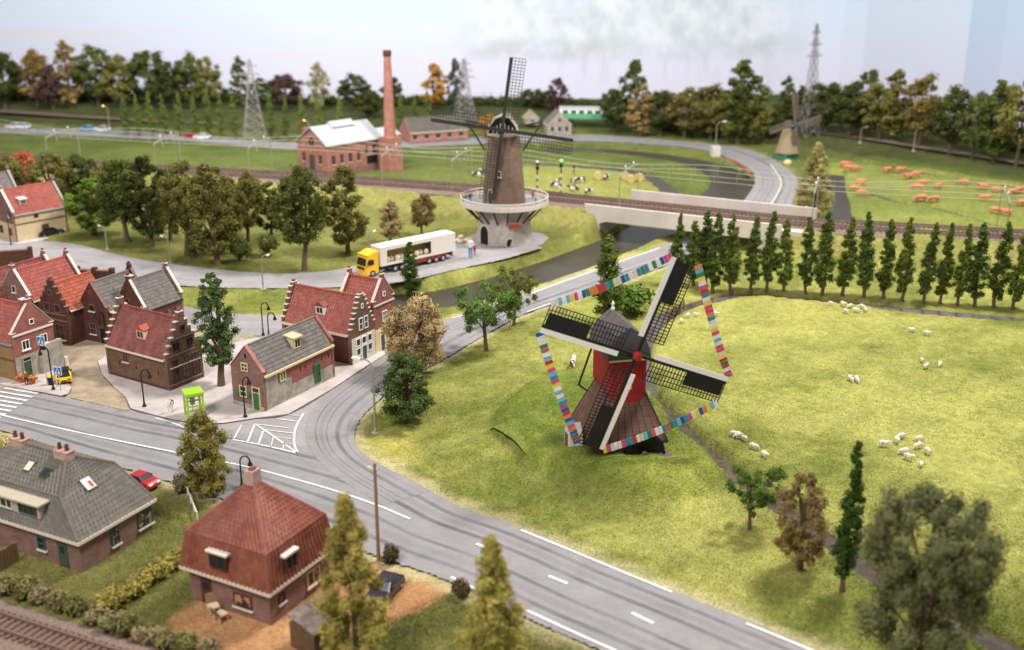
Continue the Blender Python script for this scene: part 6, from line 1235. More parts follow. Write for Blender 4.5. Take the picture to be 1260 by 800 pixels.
# ---------------------------------------------------------------- pylons
def pylon(bx, by, ty, wpx, label, guess):
    b = G(bx, by, guess); s = FPX / (b.y * math.cos(PITCH) + (CAMH - b.z) * math.sin(PITCH)); Hh = (by - ty) / s * 1.05; w = wpx / s / 2; t = thing('pylon', label, 'pylon', b, R(20), 'power line pylons'); wd = lambda q: w * (1 - q) ** 1.3 * .88 + w * .12; N_ = 9; mb = MB(); pts = []
    for k in range(N_ + 1): q = 1 - (1 - k / N_) ** 1.3; z = Hh * k / N_; x = wd(k / N_); pts.append([Vector((sx * x, sy * x, z)) for sx, sy in ((-1, -1), (1, -1), (1, 1), (-1, 1))])
    for k in range(N_):
        for j in range(4):
            mb.beam(pts[k][j], pts[k + 1][j], .1); mb.beam(pts[k][j], pts[k + 1][(j + 1) % 4], .09); mb.beam(pts[k][(j + 1) % 4], pts[k + 1][j], .09); mb.beam(pts[k + 1][j], pts[k + 1][(j + 1) % 4], .09)
    mb.build('lattice_tower', M['steelwhite'], t)
    for z in (.72, .82, .92): x = w * 1.0 * (1.2 - z) * 2.2; m2 = MB(); m2.beam((-x, 0, Hh * z), (x, 0, Hh * z), .2); m2.beam((-x, 0, Hh * z), (0, 0, Hh * (z + .05)), .12); m2.beam((x, 0, Hh * z), (0, 0, Hh * (z + .05)), .12); m2.build('cross_arm', M['steelwhite'], t)
pylon(314, 176, 80, 28, 'pale lattice pylon left of the factory', 0); pylon(572, 154, 78, 26, 'pale lattice pylon right of the chimney', 1); pylon(994, 168, 40, 20, 'tall grey pylon behind the thatched mill', 2)
# ---------------------------------------------------------------- vehicles
def wheel(parent, x, y, r, w=.24):
    o = MB().lathe([(r * .6, -w / 2), (r * .93, -w / 2), (r, -w * .3), (r, w * .3), (r * .93, w / 2), (r * .6, w / 2)], 16, T=lambda a, b, c: (x + a, y + c, r + b)).build('wheel', M['rubber'], parent, smooth=False)
    MB().lathe([(r * .15, -w / 2 - .03), (r * .6, -w / 2 + .01), (r * .62, 0), (r * .6, w / 2 - .01), (r * .15, w / 2 + .03)], 12, T=lambda a, b, c: (x + a, y + c, r + b)).build('rim', M['rim'], o)
def car(label, c, rz, m, L=4.1, Wd=1.7, H=1.4, cabm='glass', kind='hatch', roofm=None, plate=False):
    t = thing('parked_car', label, 'car', c, rz); w = Wd / 2; r = .31
    lo = [(-L / 2, .35), (-L / 2 + .05, .62), (-L / 2 + .3, .82), (-L * .2, .9), (L * .25, .92), (L / 2 - .12, .86), (L / 2, .6), (L / 2 - .03, .32), (L * .42, .22), (-L * .42, .22)]
    def ring(prof, ws):
        mb = MB(); n = len(prof); vs = []
        for y, k in ((-w, .94), (-w * .9, 1.0), (w * .9, 1.0), (w, .94)):
            for x, z in prof: vs.append((x * (k if k < 1 else 1), y * ws(z), .22 + (z - .22) * (1 if k == 1 else .93)))
        fs = [tuple(range(n - 1, -1, -1)), tuple(3 * n + i for i in range(n))]
        for q in range(3): fs += [(q * n + i, q * n + (i + 1) % n, (q + 1) * n + (i + 1) % n, (q + 1) * n + i) for i in range(n)]
        return mb.add(vs, fs)
    body = ring(lo, lambda z: 1).build('body', M[m], t)
    cb = [(-L * .22, .88), (-L * .08, H), (L * .25, H * .99), (L * .42, .9)] if kind == 'hatch' else [(-L * .12, .88), (L * .0, H), (L * .24, H * .97), (L * .36, .9)]
    mb = MB(); vs = [(x, y * (1 if z < 1 else .82), z) for y in (-w * .9, w * .9) for x, z in cb]; mb.add(vs, [(0, 1, 2, 3), (7, 6, 5, 4), (0, 4, 5, 1), (1, 5, 6, 2), (2, 6, 7, 3), (3, 7, 4, 0)]); mb.build('cabin', M[cabm], t)
    MB().box(cb[1][0] - .03, cb[2][0] + .06, -w * .76, w * .76, H - .02, H + .05).build('roof', M[roofm or m], t)
    for s in (-1, 1):
        MB().beam((cb[0][0], s * w * .9, .9), (cb[1][0], s * w * .75, H), .07).build('pillar', M[m], t); MB().beam((cb[3][0], s * w * .9, .9), (cb[2][0], s * w * .75, H), .08).build('pillar', M[m], t)
        MB().box(-L / 2 - .02, -L / 2 + .12, s * w * .62 - .2, s * w * .62 + .2, .58, .72).build('headlight', M['lamp_off'], t); MB().box(L / 2 - .12, L / 2 + .02, s * w * .68 - .16, s * w * .68 + .16, .6, .74).build('tail_light', M['carred'], t)
        MB().box(-L * .14, -L * .06, s * (w + .02) - .08, s * (w + .02) + .08, .92, 1.04).build('mirror', M['black'], t)
        for x in (-L * .31, L * .31): wheel(t, x, s * (w - .12), r)
    if plate: MB().box(L / 2 - .02, L / 2 + .03, -.28, .28, .5, .62).build('number_plate', M['black'], t)
    MB().box(L / 2 - .06, L / 2 + .03, -w * .8, w * .8, .28, .42).build('bumper', M['chassis'], t)
    return t
def facing(p, q): d = q - p; return math.atan2(d.y, d.x)
car('bright yellow hatchback with black roof parked by the zebra crossing', P(79, 468) + Vector((0, 0, .03)), R(112) + math.pi, 'yellow', 3.6, 1.65, 1.4, 'glass', roofm='black', plate=True)
car('red car parked behind the dark hipped house', P(176, 599) + Vector((0, 0, .05)), R(-28) + math.pi, 'carred', 3.2, 1.5, 1.2)
car('dark purple car half hidden behind the yellow conifer', P(474, 733) + Vector((0, 0, .05)), R(70), 'cardark', 3.9, 1.65, 1.4)
car('old black car parked beside the cream house', P(62, 290, PLAT) + Vector((0, 0, .06)), R(48) + math.pi, 'carblack', 4.4, 1.7, 1.35)
for x, y, m, lab in ((108, 161.5, 'carblue', 'pale blue car on the far road'), (126, 162, 'carwhite', 'white car just behind the pale blue car on the far road'), (236, 170.5, 'carred', 'red car ahead of the white car on the far road'), (249, 171.5, 'carwhite', 'white car behind the red car on the far road'), (18, 158.5, 'carwhite', 'leftmost white car on the far road'), (28, 158.5, 'carwhite', 'second white car at the left end of the far road')):
    p = P(x, y); car(lab, p + Vector((0, 0, .08)), R(-14), m, 4.2, 1.7, 1.4)
# yellow lorry with open-sided trailer
p0, p1 = P(459, 341.5, PLAT), P(541, 323, PLAT); a = facing(p0, p1); t = thing('truck', 'yellow truck with open sided white trailer on the village road', 'truck', p0 + Vector((0, 0, .05)), a); LW = 2.45
def tb(x0, x1, y0, y1, z0, z1, mb=None): return (mb or MB()).box(x0, x1, y0, y1, z0, z1)
cabp = [(-1.15, .35), (-1.2, 1.0), (-1.12, 1.75), (-.85, 2.9), (-.55, 3.25), (.3, 3.62), (1.05, 3.66), (1.05, .55), (.5, .4)]
cab = MB().prism(cabp, 0, LW, lambda u, d, z: (u, d, z)).build('cab', M['truckyellow'], t)
MB().hexa([(-1.14, .12, 1.72), (-1.14, LW - .12, 1.72), (-.89, LW - .2, 2.75), (-.89, .2, 2.75), (-1.17, .12, 1.72), (-1.17, LW - .12, 1.72), (-.92, LW - .2, 2.75), (-.92, .2, 2.75)]).build('windscreen', M['glass'], cab)
MB().hexa([(-.8, -.03, 1.8), (.25, -.03, 1.8), (.25, -.03, 2.55), (-.6, -.03, 2.65), (-.8, .02, 1.8), (.25, .02, 1.8), (.25, .02, 2.55), (-.6, .02, 2.65)]).build('side_window', M['glass'], cab); tb(-1.24, -1.19, .4, LW - .4, 1.15, 1.5).build('grille', M['black'], cab); tb(-1.26, -1.18, .1, LW - .1, .32, .6).build('bumper', M['truckyellow'], cab)
for y in (.15, LW - .5): tb(-1.25, -1.2, y, y + .35, .65, .85).build('headlight', M['lamp_off'], cab)
tb(-.85, -.7, -.3, -.1, 1.9, 2.5).build('mirror', M['black'], cab); tb(-.9, .3, .02, LW - .02, 3.2, 3.3).build('roof_trim', M['truckyellow'], cab); tb(.9, 5.3, .7, LW - .7, .6, 1.0).build('tractor_frame', M['chassis'], t)
TL0, TL1, ZB, ZT = 1.45, 15.2, 1.25, 4.05; o0, o1 = 2.6, 10.6      # trailer box and its opening
tr = tb(TL0, TL1, 0, LW, ZB, ZB + .15).build('trailer', M['offwhite'], t)
tb(TL0, TL1, 0, LW, ZT - .1, ZT).build('trailer_roof', M['offwhite'], tr); tb(TL0, TL1, LW - .08, LW - .01, ZB + .15, ZT - .1).build('far_side', M['tan'], tr); tb(TL0 + .01, TL0 + .1, .02, LW - .09, ZB + .15, ZT - .1).build('front_panel', M['offwhite'], tr); tb(TL1 - .1, TL1 - .01, .02, LW - .09, ZB + .15, ZT - .1).build('rear_door', M['offwhite'], tr)
tb(TL0 + .1, o0, .01, .08, ZB + .15, ZT - .1).build('side_panel', M['offwhite'], tr); tb(o1, TL1 - .1, .01, .08, ZB + .15, ZT - .1).build('side_panel', M['offwhite'], tr); tb(o0, o1, .01, .08, ZT - .55, ZT - .1).build('side_valance', M['offwhite'], tr); tb(o0, o1, .01, .08, ZB + .15, ZB + .35).build('side_sill', M['offwhite'], tr)
tb(TL0 + 1, TL1 - .2, .5, LW - .5, .75, 1.23).build('chassis_beam', M['chassis'], t); tb(7.2, 13.5, .06, .2, .6, 1.2).build('side_skirt', M['redchassis'], t); tb(TL1 - .6, TL1 - .4, .1, LW - .1, .5, .75).build('rear_bumper', M['redchassis'], t)
for x in (.0, 4.0, 5.2, 10.2, 11.5, 12.8):
    for y in (.16, LW - .16): wheel(t, x, y, .52, .34)
mw = Matrix.Translation(p0 + Vector((0, 0, .05))) @ Matrix.Rotation(a, 4, 'Z'); rs = random.Random(12)
for i in range(9):
    x = o0 + .55 + i * .88; o = MB().ball((0, 0, .42 + rs.uniform(-.05, .1)), (.42, .38, .45 + rs.uniform(-.08, .12)), 8, 6, .1, rs).build('cargo_sack', M['sack'], smooth=True); o.location = mw @ Vector((x, .75 + .3 * (i % 2), ZB + .16)); tag(o, 'pale sack in the open trailer, %s' % ordinals(9)[i], 'sack', 'cargo in the trailer')
# ---------------------------------------------------------------- street furniture
def black_lamp(x, y, hgt, label, rz=0.0, double=False):
    b = G(x, y); b.z += .12; t = thing('street_lamp', label, 'street lamp', b, rz, 'black swan neck street lamps'); MB().lathe([(.22, 0), (.2, .25), (.11, .35), (.09, 1.0)], 8).build('foot', M['black'], t); MB().tube([(0, 0, .3), (0, 0, hgt - .6)] + [(.45 - .45 * math.cos(q), 0, hgt - .6 + .6 * math.sin(q)) for q in np.linspace(.3, 2.9, 8)], .075, 6).build('pole', M['black'], t); MB().lathe([(.08, .2), (.12, .1), (.26, -.25), (.2, -.3)], 8, (.9, 0, hgt - .65)).build('lamp_head', M['black'], t)
black_lamp(178, 502, 4.2, 'black lamp in front of the brown step gable house'); black_lamp(302, 515, 4.3, 'black lamp before the green door of the grey roofed house', R(60)); black_lamp(324, 414, 4.3, 'taller black lamp behind the grey roofed house'); black_lamp(331, 416, 3.2, 'shorter black lamp behind the grey roofed house')
black_lamp(66, 481, 5.0, 'black lamp beside the yellow car', R(180)); black_lamp(298, 601, 3.1, 'black lamp seen over the red mansard chimney', R(0)); black_lamp(14, 303, 5.5, 'dark lamp in front of the cream house', R(90)); black_lamp(131, 424, 4.2, 'dark lamp against the plain brick gable', R(200))
def grey_lamp(x, y, topy, label, rz=0.0, guess=0, box=False, lit=False, arm=1.0):
    b = G(x, y, guess); s = FPX / (b.y * math.cos(PITCH) + (CAMH - b.z) * math.sin(PITCH)); h_ = (y - topy) / s * 1.04; t = thing('street_lamp', label, 'street lamp', b + Vector((0, 0, .03)), rz, 'pale grey street lamps'); MB().lathe([(.4, -.2), (.4, .08), (.14, .1), (.13, .6)], 10).build('foot', M['pole'], t)
    MB().tube([(0, 0, 0), (0, 0, h_ - 1.0)] + [(arm * (1 - math.cos(q)), 0, h_ - 1.0 + 1.0 * math.sin(q)) for q in np.linspace(.2, 1.5, 6)] + [(arm * 1.5, 0, h_ + .03)], [.12, .1] + [.08] * 7, 6).build('pole', M['mast'], t); MB().hexa([(arm * 1.3, -.18, h_ - .08), (arm * 2.2, -.2, h_ + .02), (arm * 2.2, .2, h_ + .02), (arm * 1.3, .18, h_ - .08), (arm * 1.3, -.15, h_ + .1), (arm * 2.1, -.15, h_ + .2), (arm * 2.1, .15, h_ + .2), (arm * 1.3, .15, h_ + .1)]).build('lamp_head', M['lamp_on' if lit else 'lamp_off'], t)
    if box: MB().box(-.9, .9, -.9, .9, -.2, 2.2).build('cabinet', M['paleplaster'], t)
grey_lamp(462, 533, 441, 'tall pale street lamp on the grass corner of the junction', R(165)); grey_lamp(210, 326, 292, 'pale street lamp by the wood, right of the cream house', R(170), 1, arm=.55); grey_lamp(324, 356, 315, 'pale street lamp on the village road above the red step gable house', R(10), 1, arm=.55); grey_lamp(132, 307, 279, 'pale street lamp nearest the cream house', R(170), 1, arm=.5); grey_lamp(455, 322, 286, 'pale street lamp behind the yellow cab', R(20), 1, arm=.5)
grey_lamp(880, 192, 152, 'pale far street lamp on a white box inside the bend', R(10), 0, True); grey_lamp(135, 158, 132, 'lit far street lamp on the left of the far road', R(180), 0, lit=True, arm=.6); grey_lamp(381, 176, 150, 'lit far street lamp behind the factory roof', R(170), 0, lit=True, arm=.6); grey_lamp(1124, 186, 160, 'pale lamp on the right embankment below the far trees', R(30), 3); grey_lamp(1058, 176, 158, 'small pale lamp left of the embankment lamp', R(30), 3)
t = thing('wooden_pole', 'brown wooden telegraph pole beside the main road', 'pole', P(466, 690)); MB().tube([(0, 0, -.3), (0, 0, 8.6)], [.16, .12], 8).build('pole', M['wood'], t); MB().box(-.5, .2, -.05, .05, 8.0, 8.15).build('crossbar', M['paleplaster'], t); MB().ball((-.45, 0, 8.22), .1, 6, 4).build('insulator', M['lamp_off'], t)
# pedestrian crossing signs
def sign(x, y, zc, label, mount=None):
    b = G(x, y); b.z = .17; t = thing('crossing_sign', label, 'sign', b, R(-12), 'pedestrian crossing signs'); MB().tube([(0, 0, 0), (0, 0, zc + .4)], .06, 6).build('post', M['pole'], t); s = .42
    pl = MB().box(-s - .05, s + .05, -.13, -.07, zc - s - .05, zc + s + .05).build('sign_board', M['white'], t); MB().box(-s, s, -.15, -.13, zc - s, zc + s).build('blue_field', M['signblue'], pl); MB().prism([(-s * .8, zc - s * .75), (s * .8, zc - s * .75), (0, zc + s * .8)], -.17, -.15, lambda u, d, z: (u, d, z)).build('white_triangle', M['white'], pl)
    mb = MB(); P3 = lambda pts, w: [mb.beam((a_[0] * s, -.178, zc + a_[1] * s), (b_[0] * s, -.178, zc + b_[1] * s), w, .012, up=(0, 1, 0)) for a_, b_ in pts]
    P3([((0, .2), (0, -.22))], .12); P3([((0, -.2), (-.2, -.66)), ((0, -.2), (.18, -.66)), ((0, .1), (-.2, -.15)), ((0, .1), (.2, -.1))], .07); mb.ball((0, -.178, zc + s * .34), (.06, .01, .06), 8, 6); mb.build('walking_figure', M['black'], pl)
    if mount: MB().box(-.2, .3, -.1, .12, zc - 1.1, zc - .7).build('lamp_box', M['black'], t)
sign(75, 482, 2.3, 'low blue crossing sign beside the black lamp'); sign(59, 476, 5.3, 'tall blue crossing sign in front of the red brick house', True)
# lime green phone booth
c = P(240, 513); t = thing('phone_booth', 'lime green phone booth on the pale pavement', 'phone booth', (c.x, c.y, .17), R(28)); s = .78
for sx in (-1, 1):
    for sy in (-1, 1): MB().box(sx * s - .1, sx * s + .1, sy * s - .1, sy * s + .1, 0, 2.5).build('post', M['lime'], t)
MB().box(-s - .18, s + .18, -s - .18, s + .18, 2.5, 2.78).build('roof', M['lime'], t); MB().box(-s, s, -s, s, 0, .12).build('floor', M['grey'], t)
for z in (.12, 1.25, 2.32): 
    for sy in (-1, 1): MB().box(-s + .1, s - .1, sy * s - .05, sy * s + .05, z, z + .16).build('cross_rail', M['lime'], t)
    MB().box(-s - .05, -s + .05, -s + .1, s - .1, z, z + .16).build('cross_rail', M['lime'], t)
M['clear'] = mat('pale booth glass', S(214, 222, 214), var=.03, rough=.1)
MB().box(-.06, .06, s - .03, s + .02, .3, 2.3).build('mullion', M['lime'], t); MB().box(-.25, .25, s - .25, s - .06, 1.0, 1.7).build('telephone', M['grey'], t)
# pots, bins, small props
def planter(x, y, label, col): 
    c = G(x, y); t = thing('flower_tub', label, 'planter', (c.x, c.y, .17)); MB().lathe([(.3, 0), (.42, .5)], 10).build('tub', M['tile_orange'], t); V, F, T_ = leaves(3, [(0, 0, .75), (.3, .1, .65), (-.3, -.1, .65)], [.4, .3, .3], 40, .12); b = link('flowers', np_mesh('flowers', V, F, tint=T_), M['leaf'], t); b.color = (*col, 1)
planter(40, 474, 'tub of orange flowers by the grey shop front', S(240, 150, 60)); planter(28, 472, 'tub of orange flowers left of the person by the shop', S(240, 160, 80))
c = P(63, 475); t = thing('litter_bin', 'black and yellow litter bin beside the black lamp', 'bin', (c.x, c.y, .17)); MB().lathe([(.26, 0), (.3, .9)], 10).build('body', M['black'], t); MB().lathe([(.32, .9), (.32, 1.05)], 10).build('lid', M['yellow'], t)
for k, (x, y, lab) in enumerate(((263, 752, 'pale wooden garden chair in front of the red mansard house'), (272, 762, 'second pale garden chair nearer the viewer by the red mansard house'))):
    c = P(x, y); t = thing('garden_chair', lab, 'chair', c, R(30 + 110 * k)); MB().box(-.4, .4, -.4, .4, .4, .5).build('seat', M['sack'], t); MB().hexa([(-.4, .36, .5), (.4, .36, .5), (.4, .46, .5), (-.4, .46, .5), (-.4, .6, 1.2), (.4, .6, 1.2), (.4, .7, 1.2), (-.4, .7, 1.2)]).build('backrest', M['wood'], t)
    for sx in (-.34, .34):
        for sy in (-.34, .34): MB().box(sx - .05, sx + .05, sy - .05, sy + .05, 0, .4).build('leg', M['sack'], t)
# railway signals
for x, y, m, lab in ((661, 240, 'lamp_off', 'black and white signal post right of the tower mill'), (690, 238, 'lamp_green', 'railway signal showing a green light')):
    c = P(x, y, 3.6); t = thing('railway_signal', lab, 'signal', c, 0, 'railway signals'); MB().tube([(0, 0, -.4), (0, 0, 5.6)], .14, 6).build('post', M['black'], t); MB().box(-.3, .3, -.25, .1, 4.6, 6.4).build('signal_head', M['black'], t); MB().ball((0, -.28, 6.0), .3, 8, 6).build('lens', M[m], t)
    for z in (.6, 1.8, 3.0): MB().lathe([(.17, z), (.17, z + .6)], 8).build('white_band', M['white'], t)
for i, (x, y) in enumerate(((736, 221), (769, 221), (776, 225), (787, 223))):
    c = G(x, y); o = MB().lathe([(.2, -.75), (1.0, -.75), (1.05, 0), (1.0, .75), (.2, .75)], 12, T=lambda a_, b_, z: (a_, z, 1.0 + b_)).build('hay_bale', M['hay']); o.location = c; o.scale = (.8, .8, .8); tag(o, 'round straw bale on the far meadow, ' + ['alone on the left', 'left of the three', 'middle of the three', 'right of the three'][i], 'hay bale', 'straw bales')
c = G(944, 203, 0); o = MB().ball((0, 0, .5), (.9, .6, .7), 10, 8).build('yellow_marker', M['lamp_off'], smooth=True); o.location = G(969, 203); tag(o, 'small pale yellow dot beside the far bend', 'marker'); o.data.materials[0] = M['yellowplaster']
# ---------------------------------------------------------------- animals and people grown from jointed skeletons
def skin(name, verts, edges, radii, sub=1):
    me = bpy.data.meshes.new(name); me.from_pydata(verts, edges, []); o = bpy.data.objects.new(name, me); COL.objects.link(o)
    m = o.modifiers.new('s', 'SKIN'); m.use_smooth_shade = True
    for i, r in enumerate(radii):
        d = me.skin_vertices[0].data[i]; d.radius = r if isinstance(r, tuple) else (r, r); d.use_root = (i == 0)
    s = o.modifiers.new('u', 'SUBSURF'); s.levels = sub; s.render_levels = sub
    dg = bpy.context.evaluated_depsgraph_get(); dg.update(); res = bpy.data.meshes.new_from_object(o.evaluated_get(dg)); bpy.data.objects.remove(o)
    a = res.attributes.new('tint', 'FLOAT', 'FACE'); a.data.foreach_set('value', [1.0] * len(res.polygons)); res.name = name
    return res
def quad_animal(name, L, H, head, graze, rad, leg, woolly=False):
    """x forward; body, neck, head and four jointed legs in one surface"""
    bz = H * .68; x0, x1 = -L * .36, L * .34; V = [(0, 0, bz), (x0, 0, bz + .02), (x1, 0, bz + .03)]; E_ = [(0, 1), (0, 2)]; Rr = [(rad * 1.05, rad), (rad * .92, rad * .95), (rad * .95, rad)]
    nz = bz + H * .22 if not graze else bz - H * .12; nx = x1 + L * .2; V += [(nx, 0, nz), (nx + L * .17, 0, nz - (H * .06 if not graze else H * .28)), (nx + L * .2 + head * .5, 0, nz - (H * .12 if not graze else H * .42))]; E_ += [(2, 3), (3, 4), (4, 5)]; Rr += [rad * .5, head * .5, head * .32]
    for s in (-1, 1): V.append((nx + L * .1, s * head * .9, nz + (.05 if not graze else -.02))); E_.append((3, len(V) - 1)); Rr.append(head * .16)
    for s in (-1, 1):
        b = len(V); V += [(x1 - .03, s * rad * .6, bz - rad * .6), (x1, s * rad * .62, bz * .48), (x1 - .02, s * rad * .62, .03)]; E_ += [(2, b), (b, b + 1), (b + 1, b + 2)]; Rr += [leg * 1.7, leg, leg * .85]
        b = len(V); V += [(x0 + .05, s * rad * .6, bz - rad * .5), (x0 - L * .07, s * rad * .62, bz * .42), (x0 - L * .02, s * rad * .62, .03)]; E_ += [(1, b), (b, b + 1), (b + 1, b + 2)]; Rr += [leg * 2.1, leg * 1.05, leg * .85]
    b = len(V); V += [(x0 - L * .17, 0, bz + rad * .4), (x0 - L * .21, 0, bz - rad * .9)]; E_ += [(1, b), (b, b + 1)]; Rr += [leg * .6, leg * .45]
    return skin(name, V, E_, Rr)
sheepA, sheepB = quad_animal('sheep', 1.25, 1.0, .24, False, .34, .075), quad_animal('sheep', 1.25, 1.0, .24, True, .34, .075)
cowA, cowB = quad_animal('cow', 2.2, 1.55, .34, False, .46, .11), quad_animal('cow', 2.2, 1.55, .34, True, .46, .11)
for m_ in (sheepA, sheepB): m_.materials.append(M['wool'])
def animal(name, me, px, py, rz, label, cat, group, m=None, sc=1.0, guess=0):
    b = G(px, py, guess); o = link(name, me, None); o.location = b + Vector((0, 0, .02)); o.rotation_euler = (0, 0, rz); o.scale = (sc, sc, sc)
    if m: 
        if not me.materials: me.materials.append(M[m])
        o.material_slots[0].link = 'OBJECT'; o.material_slots[0].material = M[m]
    return tag(o, label, cat, group)
rs = random.Random(2)
flocks = [('by the white edged ditch below the poplars', [(1022, 376), (1037, 377), (1041, 386), (1046, 379), (1054, 385), (1060, 380), (1065, 384)]), ('of the pair below the ditch', [(1122, 409), (1140, 413)]), ('of the trio on the upper right pasture', [(1134, 446), (1139, 454), (1156, 451)]), ('of the pair left of the trio', [(1046, 469), (1054, 470)]),
          ('in the flock of nine above the big tree', [(1087, 550), (1103, 545), (1109, 540), (1113, 559), (1117, 566), (1130, 552), (1131, 543), (1141, 559), (1133, 575)]), ('in the line of four beside the path right of the mill', [(903, 538), (909, 540), (916, 543), (927, 553), (940, 563)]), ('of the group behind the red mill', [(838, 398), (846, 391), (856, 390), (873, 387), (880, 389)])]
flocks[5] = ('in the line beside the path near the mill', flocks[5][1])
for where, pts in flocks:
    pts = sorted(pts)
    for (x, y), o in zip(pts, ordinals(len(pts))): animal('sheep', sheepA if rs.random() < .45 else sheepB, x, y, rs.uniform(0, 6.28), 'white sheep %s, %s' % (where, o), 'sheep', 'sheep on the pasture', sc=rs.uniform(.54, .68))
oc = sorted([(1039, 206), (1044, 211), (1051, 211), (1092, 213), (1107, 213), (1117, 221), (1126, 219), (1059, 228), (1051, 235), (1060, 242), (1129, 235), (1136, 229), (1154, 233), (1185, 228), (1210, 234), (1226, 237), (1133, 248), (1149, 249), (1211, 248), (1225, 263), (1237, 266), (1245, 240), (1252, 239), (1257, 254)])
cowO = cowA.copy(), cowB.copy()
for (x, y), o in zip(oc, ordinals(len(oc))): animal('cow', cowO[rs.random() < .5], x, y, rs.choice([0, 3.14]) + rs.uniform(-.5, .5), 'orange brown cow on the meadow beyond the railway, %s' % o, 'cow', 'orange brown cows', 'cow_orange', rs.uniform(.84, .98))
bw = sorted([(682, 231), (686, 227), (705, 226), (712, 225), (718, 224), (706, 236), (724, 239), (746, 222), (586, 218), (592, 214)]); cowK = cowA.copy(), cowB.copy()
for (x, y), o in zip(bw, ordinals(len(bw))): animal('cow', cowK[rs.random() < .5], x, y, rs.uniform(0, 6.28), 'black and white cow on the far meadow, %s' % o, 'cow', 'black and white cows', 'cow_bw', rs.uniform(.74, .86))
animal('cow', cowA.copy(), 705, 452, R(80), 'red and white spotted cow behind the red mill', 'cow', None, 'cow_rw', .75)
def person_mesh(pose, top, legs, hair, skin_, armup=0.0):
    if pose == 'stand': hz, kn, an = .92, (.02, .5), (0, .05); hipf = 0
    V = [(0, 0, .95), (0, 0, 1.2), (0, 0, 1.42), (0, 0, 1.52), (.01, 0, 1.66)]; E_ = [(0, 1), (1, 2), (2, 3), (3, 4)]; Rr = [(.16, .12), (.15, .11), (.17, .1), .06, (.105, .115)]
    for s in (-1, 1):
        b = len(V); V += [(0, s * .09, .9), (.03, s * .1, .5), (-.01, s * .1, .08), (.12, s * .11, .04)]; E_ += [(0, b), (b, b + 1), (b + 1, b + 2), (b + 2, b + 3)]; Rr += [.095, .07, .05, .045]
        b = len(V); V += [(0, s * .2, 1.4), (.02, s * .25, 1.14), (.12, s * .24, .93 + armup), (.16, s * .23, .86 + armup)]; E_ += [(2, b), (b, b + 1), (b + 1, b + 2), (b + 2, b + 3)]; Rr += [.062, .048, .038, .035]
    me = skin('person', V, E_, Rr); me.materials.clear()
    for c_ in (top, legs, hair, skin_): me.materials.append(c_)
    for p in me.polygons:
        c_ = p.center; p.material_index = 2 if (c_.z > 1.68 or (c_.z > 1.55 and c_.x < -.02)) else 3 if c_.z > 1.47 or (abs(c_.y) > .18 and c_.z < .98 + armup) else 0 if c_.z > .95 else 1
    return me
cl = lambda n, c_: mat(n, c_, var=.06, rough=.8); SK, HB = cl('skin', S(224, 176, 146)), cl('brown hair', S(74, 52, 38)); HG = cl('fair hair', S(220, 196, 150)); WT, BL_, RD, DK, YT = cl('white cloth', S(236, 234, 230)), cl('blue cloth', S(60, 128, 196)), cl('red cloth', S(200, 52, 52)), cl('dark cloth', S(52, 48, 54)), cl('yellow cloth', S(230, 180, 80))
def person(x, y, z, rz, mats, label, sc=1.0, armup=0.0):
    b = P(x, y, z); o = link('person', person_mesh('stand', *mats, armup)); o.location = b; o.rotation_euler = (0, 0, rz); o.scale = (sc,) * 3; return tag(o, label, 'person')
person(209, 509, .17, R(-60), (WT, WT, HB, SK), 'person in white clothes standing left of the phone booth'); person(211.5, 507, .17, R(-60), (DK, WT, HB, SK), 'person in dark top just behind the one in white', .95)
person(33, 474, .17, R(-70), (cl('brown coat', S(128, 88, 60)), DK, HB, SK), 'person in brown coat before the grey shop front')
person(579, 318, PLAT + .07, R(-110), (WT, BL_, HG, SK), 'person in white top and blue trousers behind the trailer', 1.9, .15); person(584, 314, PLAT + .07, R(-100), (RD, RD, HB, SK), 'person in red beside the one in blue trousers', 1.1)
for dx, dy, mats, lab in ((-5.4, -1.0, (DK, BL_, HB, SK), 'person in dark top and blue trousers on the left of the mill gallery'), (5.0, -1.6, (YT, BL_, HB, SK), 'person in yellow top on the right of the mill gallery'), (4.6, 1.8, (RD, DK, HB, SK), 'person in red top at the back right of the mill gallery')):
    o = link('person', person_mesh('stand', *mats)); o.location = (TM.x + dx, TM.y + dy, PLAT + 6.28); o.rotation_euler = (0, 0, R(-90)); tag(o, lab, 'person')
o = link('person', person_mesh('stand', DK, DK, cl('orange hat', S(226, 110, 60)), SK)); o.location = G(706, 216); o.scale = (1.6,) * 3; tag(o, 'person in dark clothes and orange hat among the far cows', 'person')
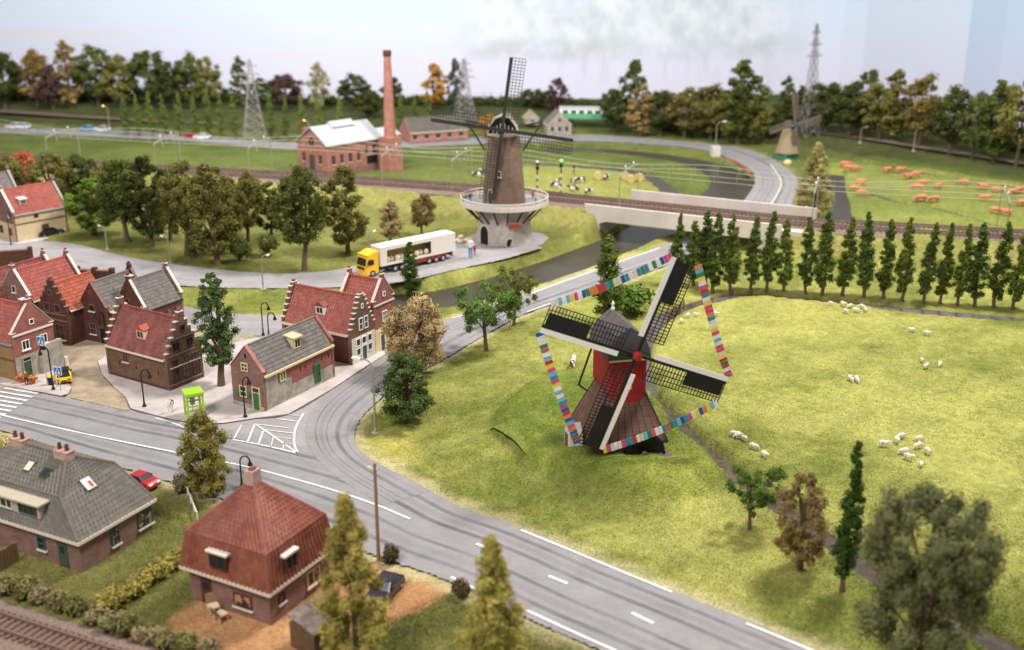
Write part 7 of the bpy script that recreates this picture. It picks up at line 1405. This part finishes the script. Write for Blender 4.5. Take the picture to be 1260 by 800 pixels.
# ---------------------------------------------------------------- static grass fibres
rs = np.random.RandomState(11); N_ = 520000
u = rs.rand(N_); y0, y1 = 60.0, 230.0; Yg = 1 / (1 / y0 + u * (1 / y1 - 1 / y0)); Xg = (rs.rand(N_) * 2 - 1) * .7 * (Yg + 14)
ri = np.log(Yg / 44) / math.log(1.0048); ci = (Xg / (Yg + 14) + .78) / 1.56 * (ncol - 1); r0, c0 = ri.astype(int), ci.astype(int)
def samp(A): a, b = (ri - r0), (ci - c0); a, b = (a[:, None], b[:, None]) if A.ndim == 3 else (a, b); return (A[r0, c0] * (1 - b) + A[r0, c0 + 1] * b) * (1 - a) + (A[r0 + 1, c0] * (1 - b) + A[r0 + 1, c0 + 1] * b) * a
Zg = samp(GH); Cg = samp(GC)
ok = GRASSMASK(Xg, Yg) > .02
for pts, d in ((ditch, 1.35), (canal, 4.6), (isle, 2.0), (rail, 5.4)): ok &= pdist(Xg, Yg, pts) > d
ok &= ~inside(Xg, Yg, yard); ok &= ~(pdist(Xg, Yg, fpts) < 3.0); ok &= Zg > -.25
for r_ in ([P(*q) for q in ((102, 705), (0, 672), (-150, 640), (-60, 590), (185, 653))], [P(*q) for q in ((334, 769), (235, 738), (320, 690), (410, 715))]): ok &= ~inside(Xg, Yg, r_)
ok &= np.hypot(Xg - MILL.x, Yg - MILL.y) > 4.4
Xg, Yg, Zg, Cg = Xg[ok], Yg[ok], Zg[ok], Cg[ok]; n = len(Xg); a = rs.rand(n) * 6.28; hgt = .05 + .11 * rs.rand(n); wd = .03 + .03 * rs.rand(n); le = rs.normal(size=(n, 2)) * .12
ca, sa = np.cos(a) * wd, np.sin(a) * wd; V = np.empty((n, 3, 3)); V[:, 0] = np.c_[Xg - ca, Yg - sa, Zg - .04]; V[:, 1] = np.c_[Xg + ca, Yg + sa, Zg - .04]; V[:, 2] = np.c_[Xg + le[:, 0], Yg + le[:, 1], Zg + hgt]
CC = np.repeat(np.clip(Cg * (.78 + .5 * rs.rand(n))[:, None] * (1 + .12 * rs.normal(size=(n, 3)) * np.array([1, .5, .8])), 0, 1), 3, axis=0)
me = np_mesh('grass', V.reshape(-1, 3), np.arange(3 * n).reshape(-1, 3), col=CC); gm = bpy.data.materials.new('grass fibres'); gm.use_nodes = True; b_ = gm.node_tree.nodes['Principled BSDF']; at = gm.node_tree.nodes.new('ShaderNodeAttribute'); at.attribute_name = 'zone'; gm.node_tree.links.new(at.outputs['Color'], b_.inputs['Base Color']); b_.inputs['Roughness'].default_value = .95; b_.inputs['Specular IOR Level'].default_value = .05
o = link('grass', me, gm, kind='stuff'); tag(o, 'short yellow green grass covering the fields and banks', 'grass')
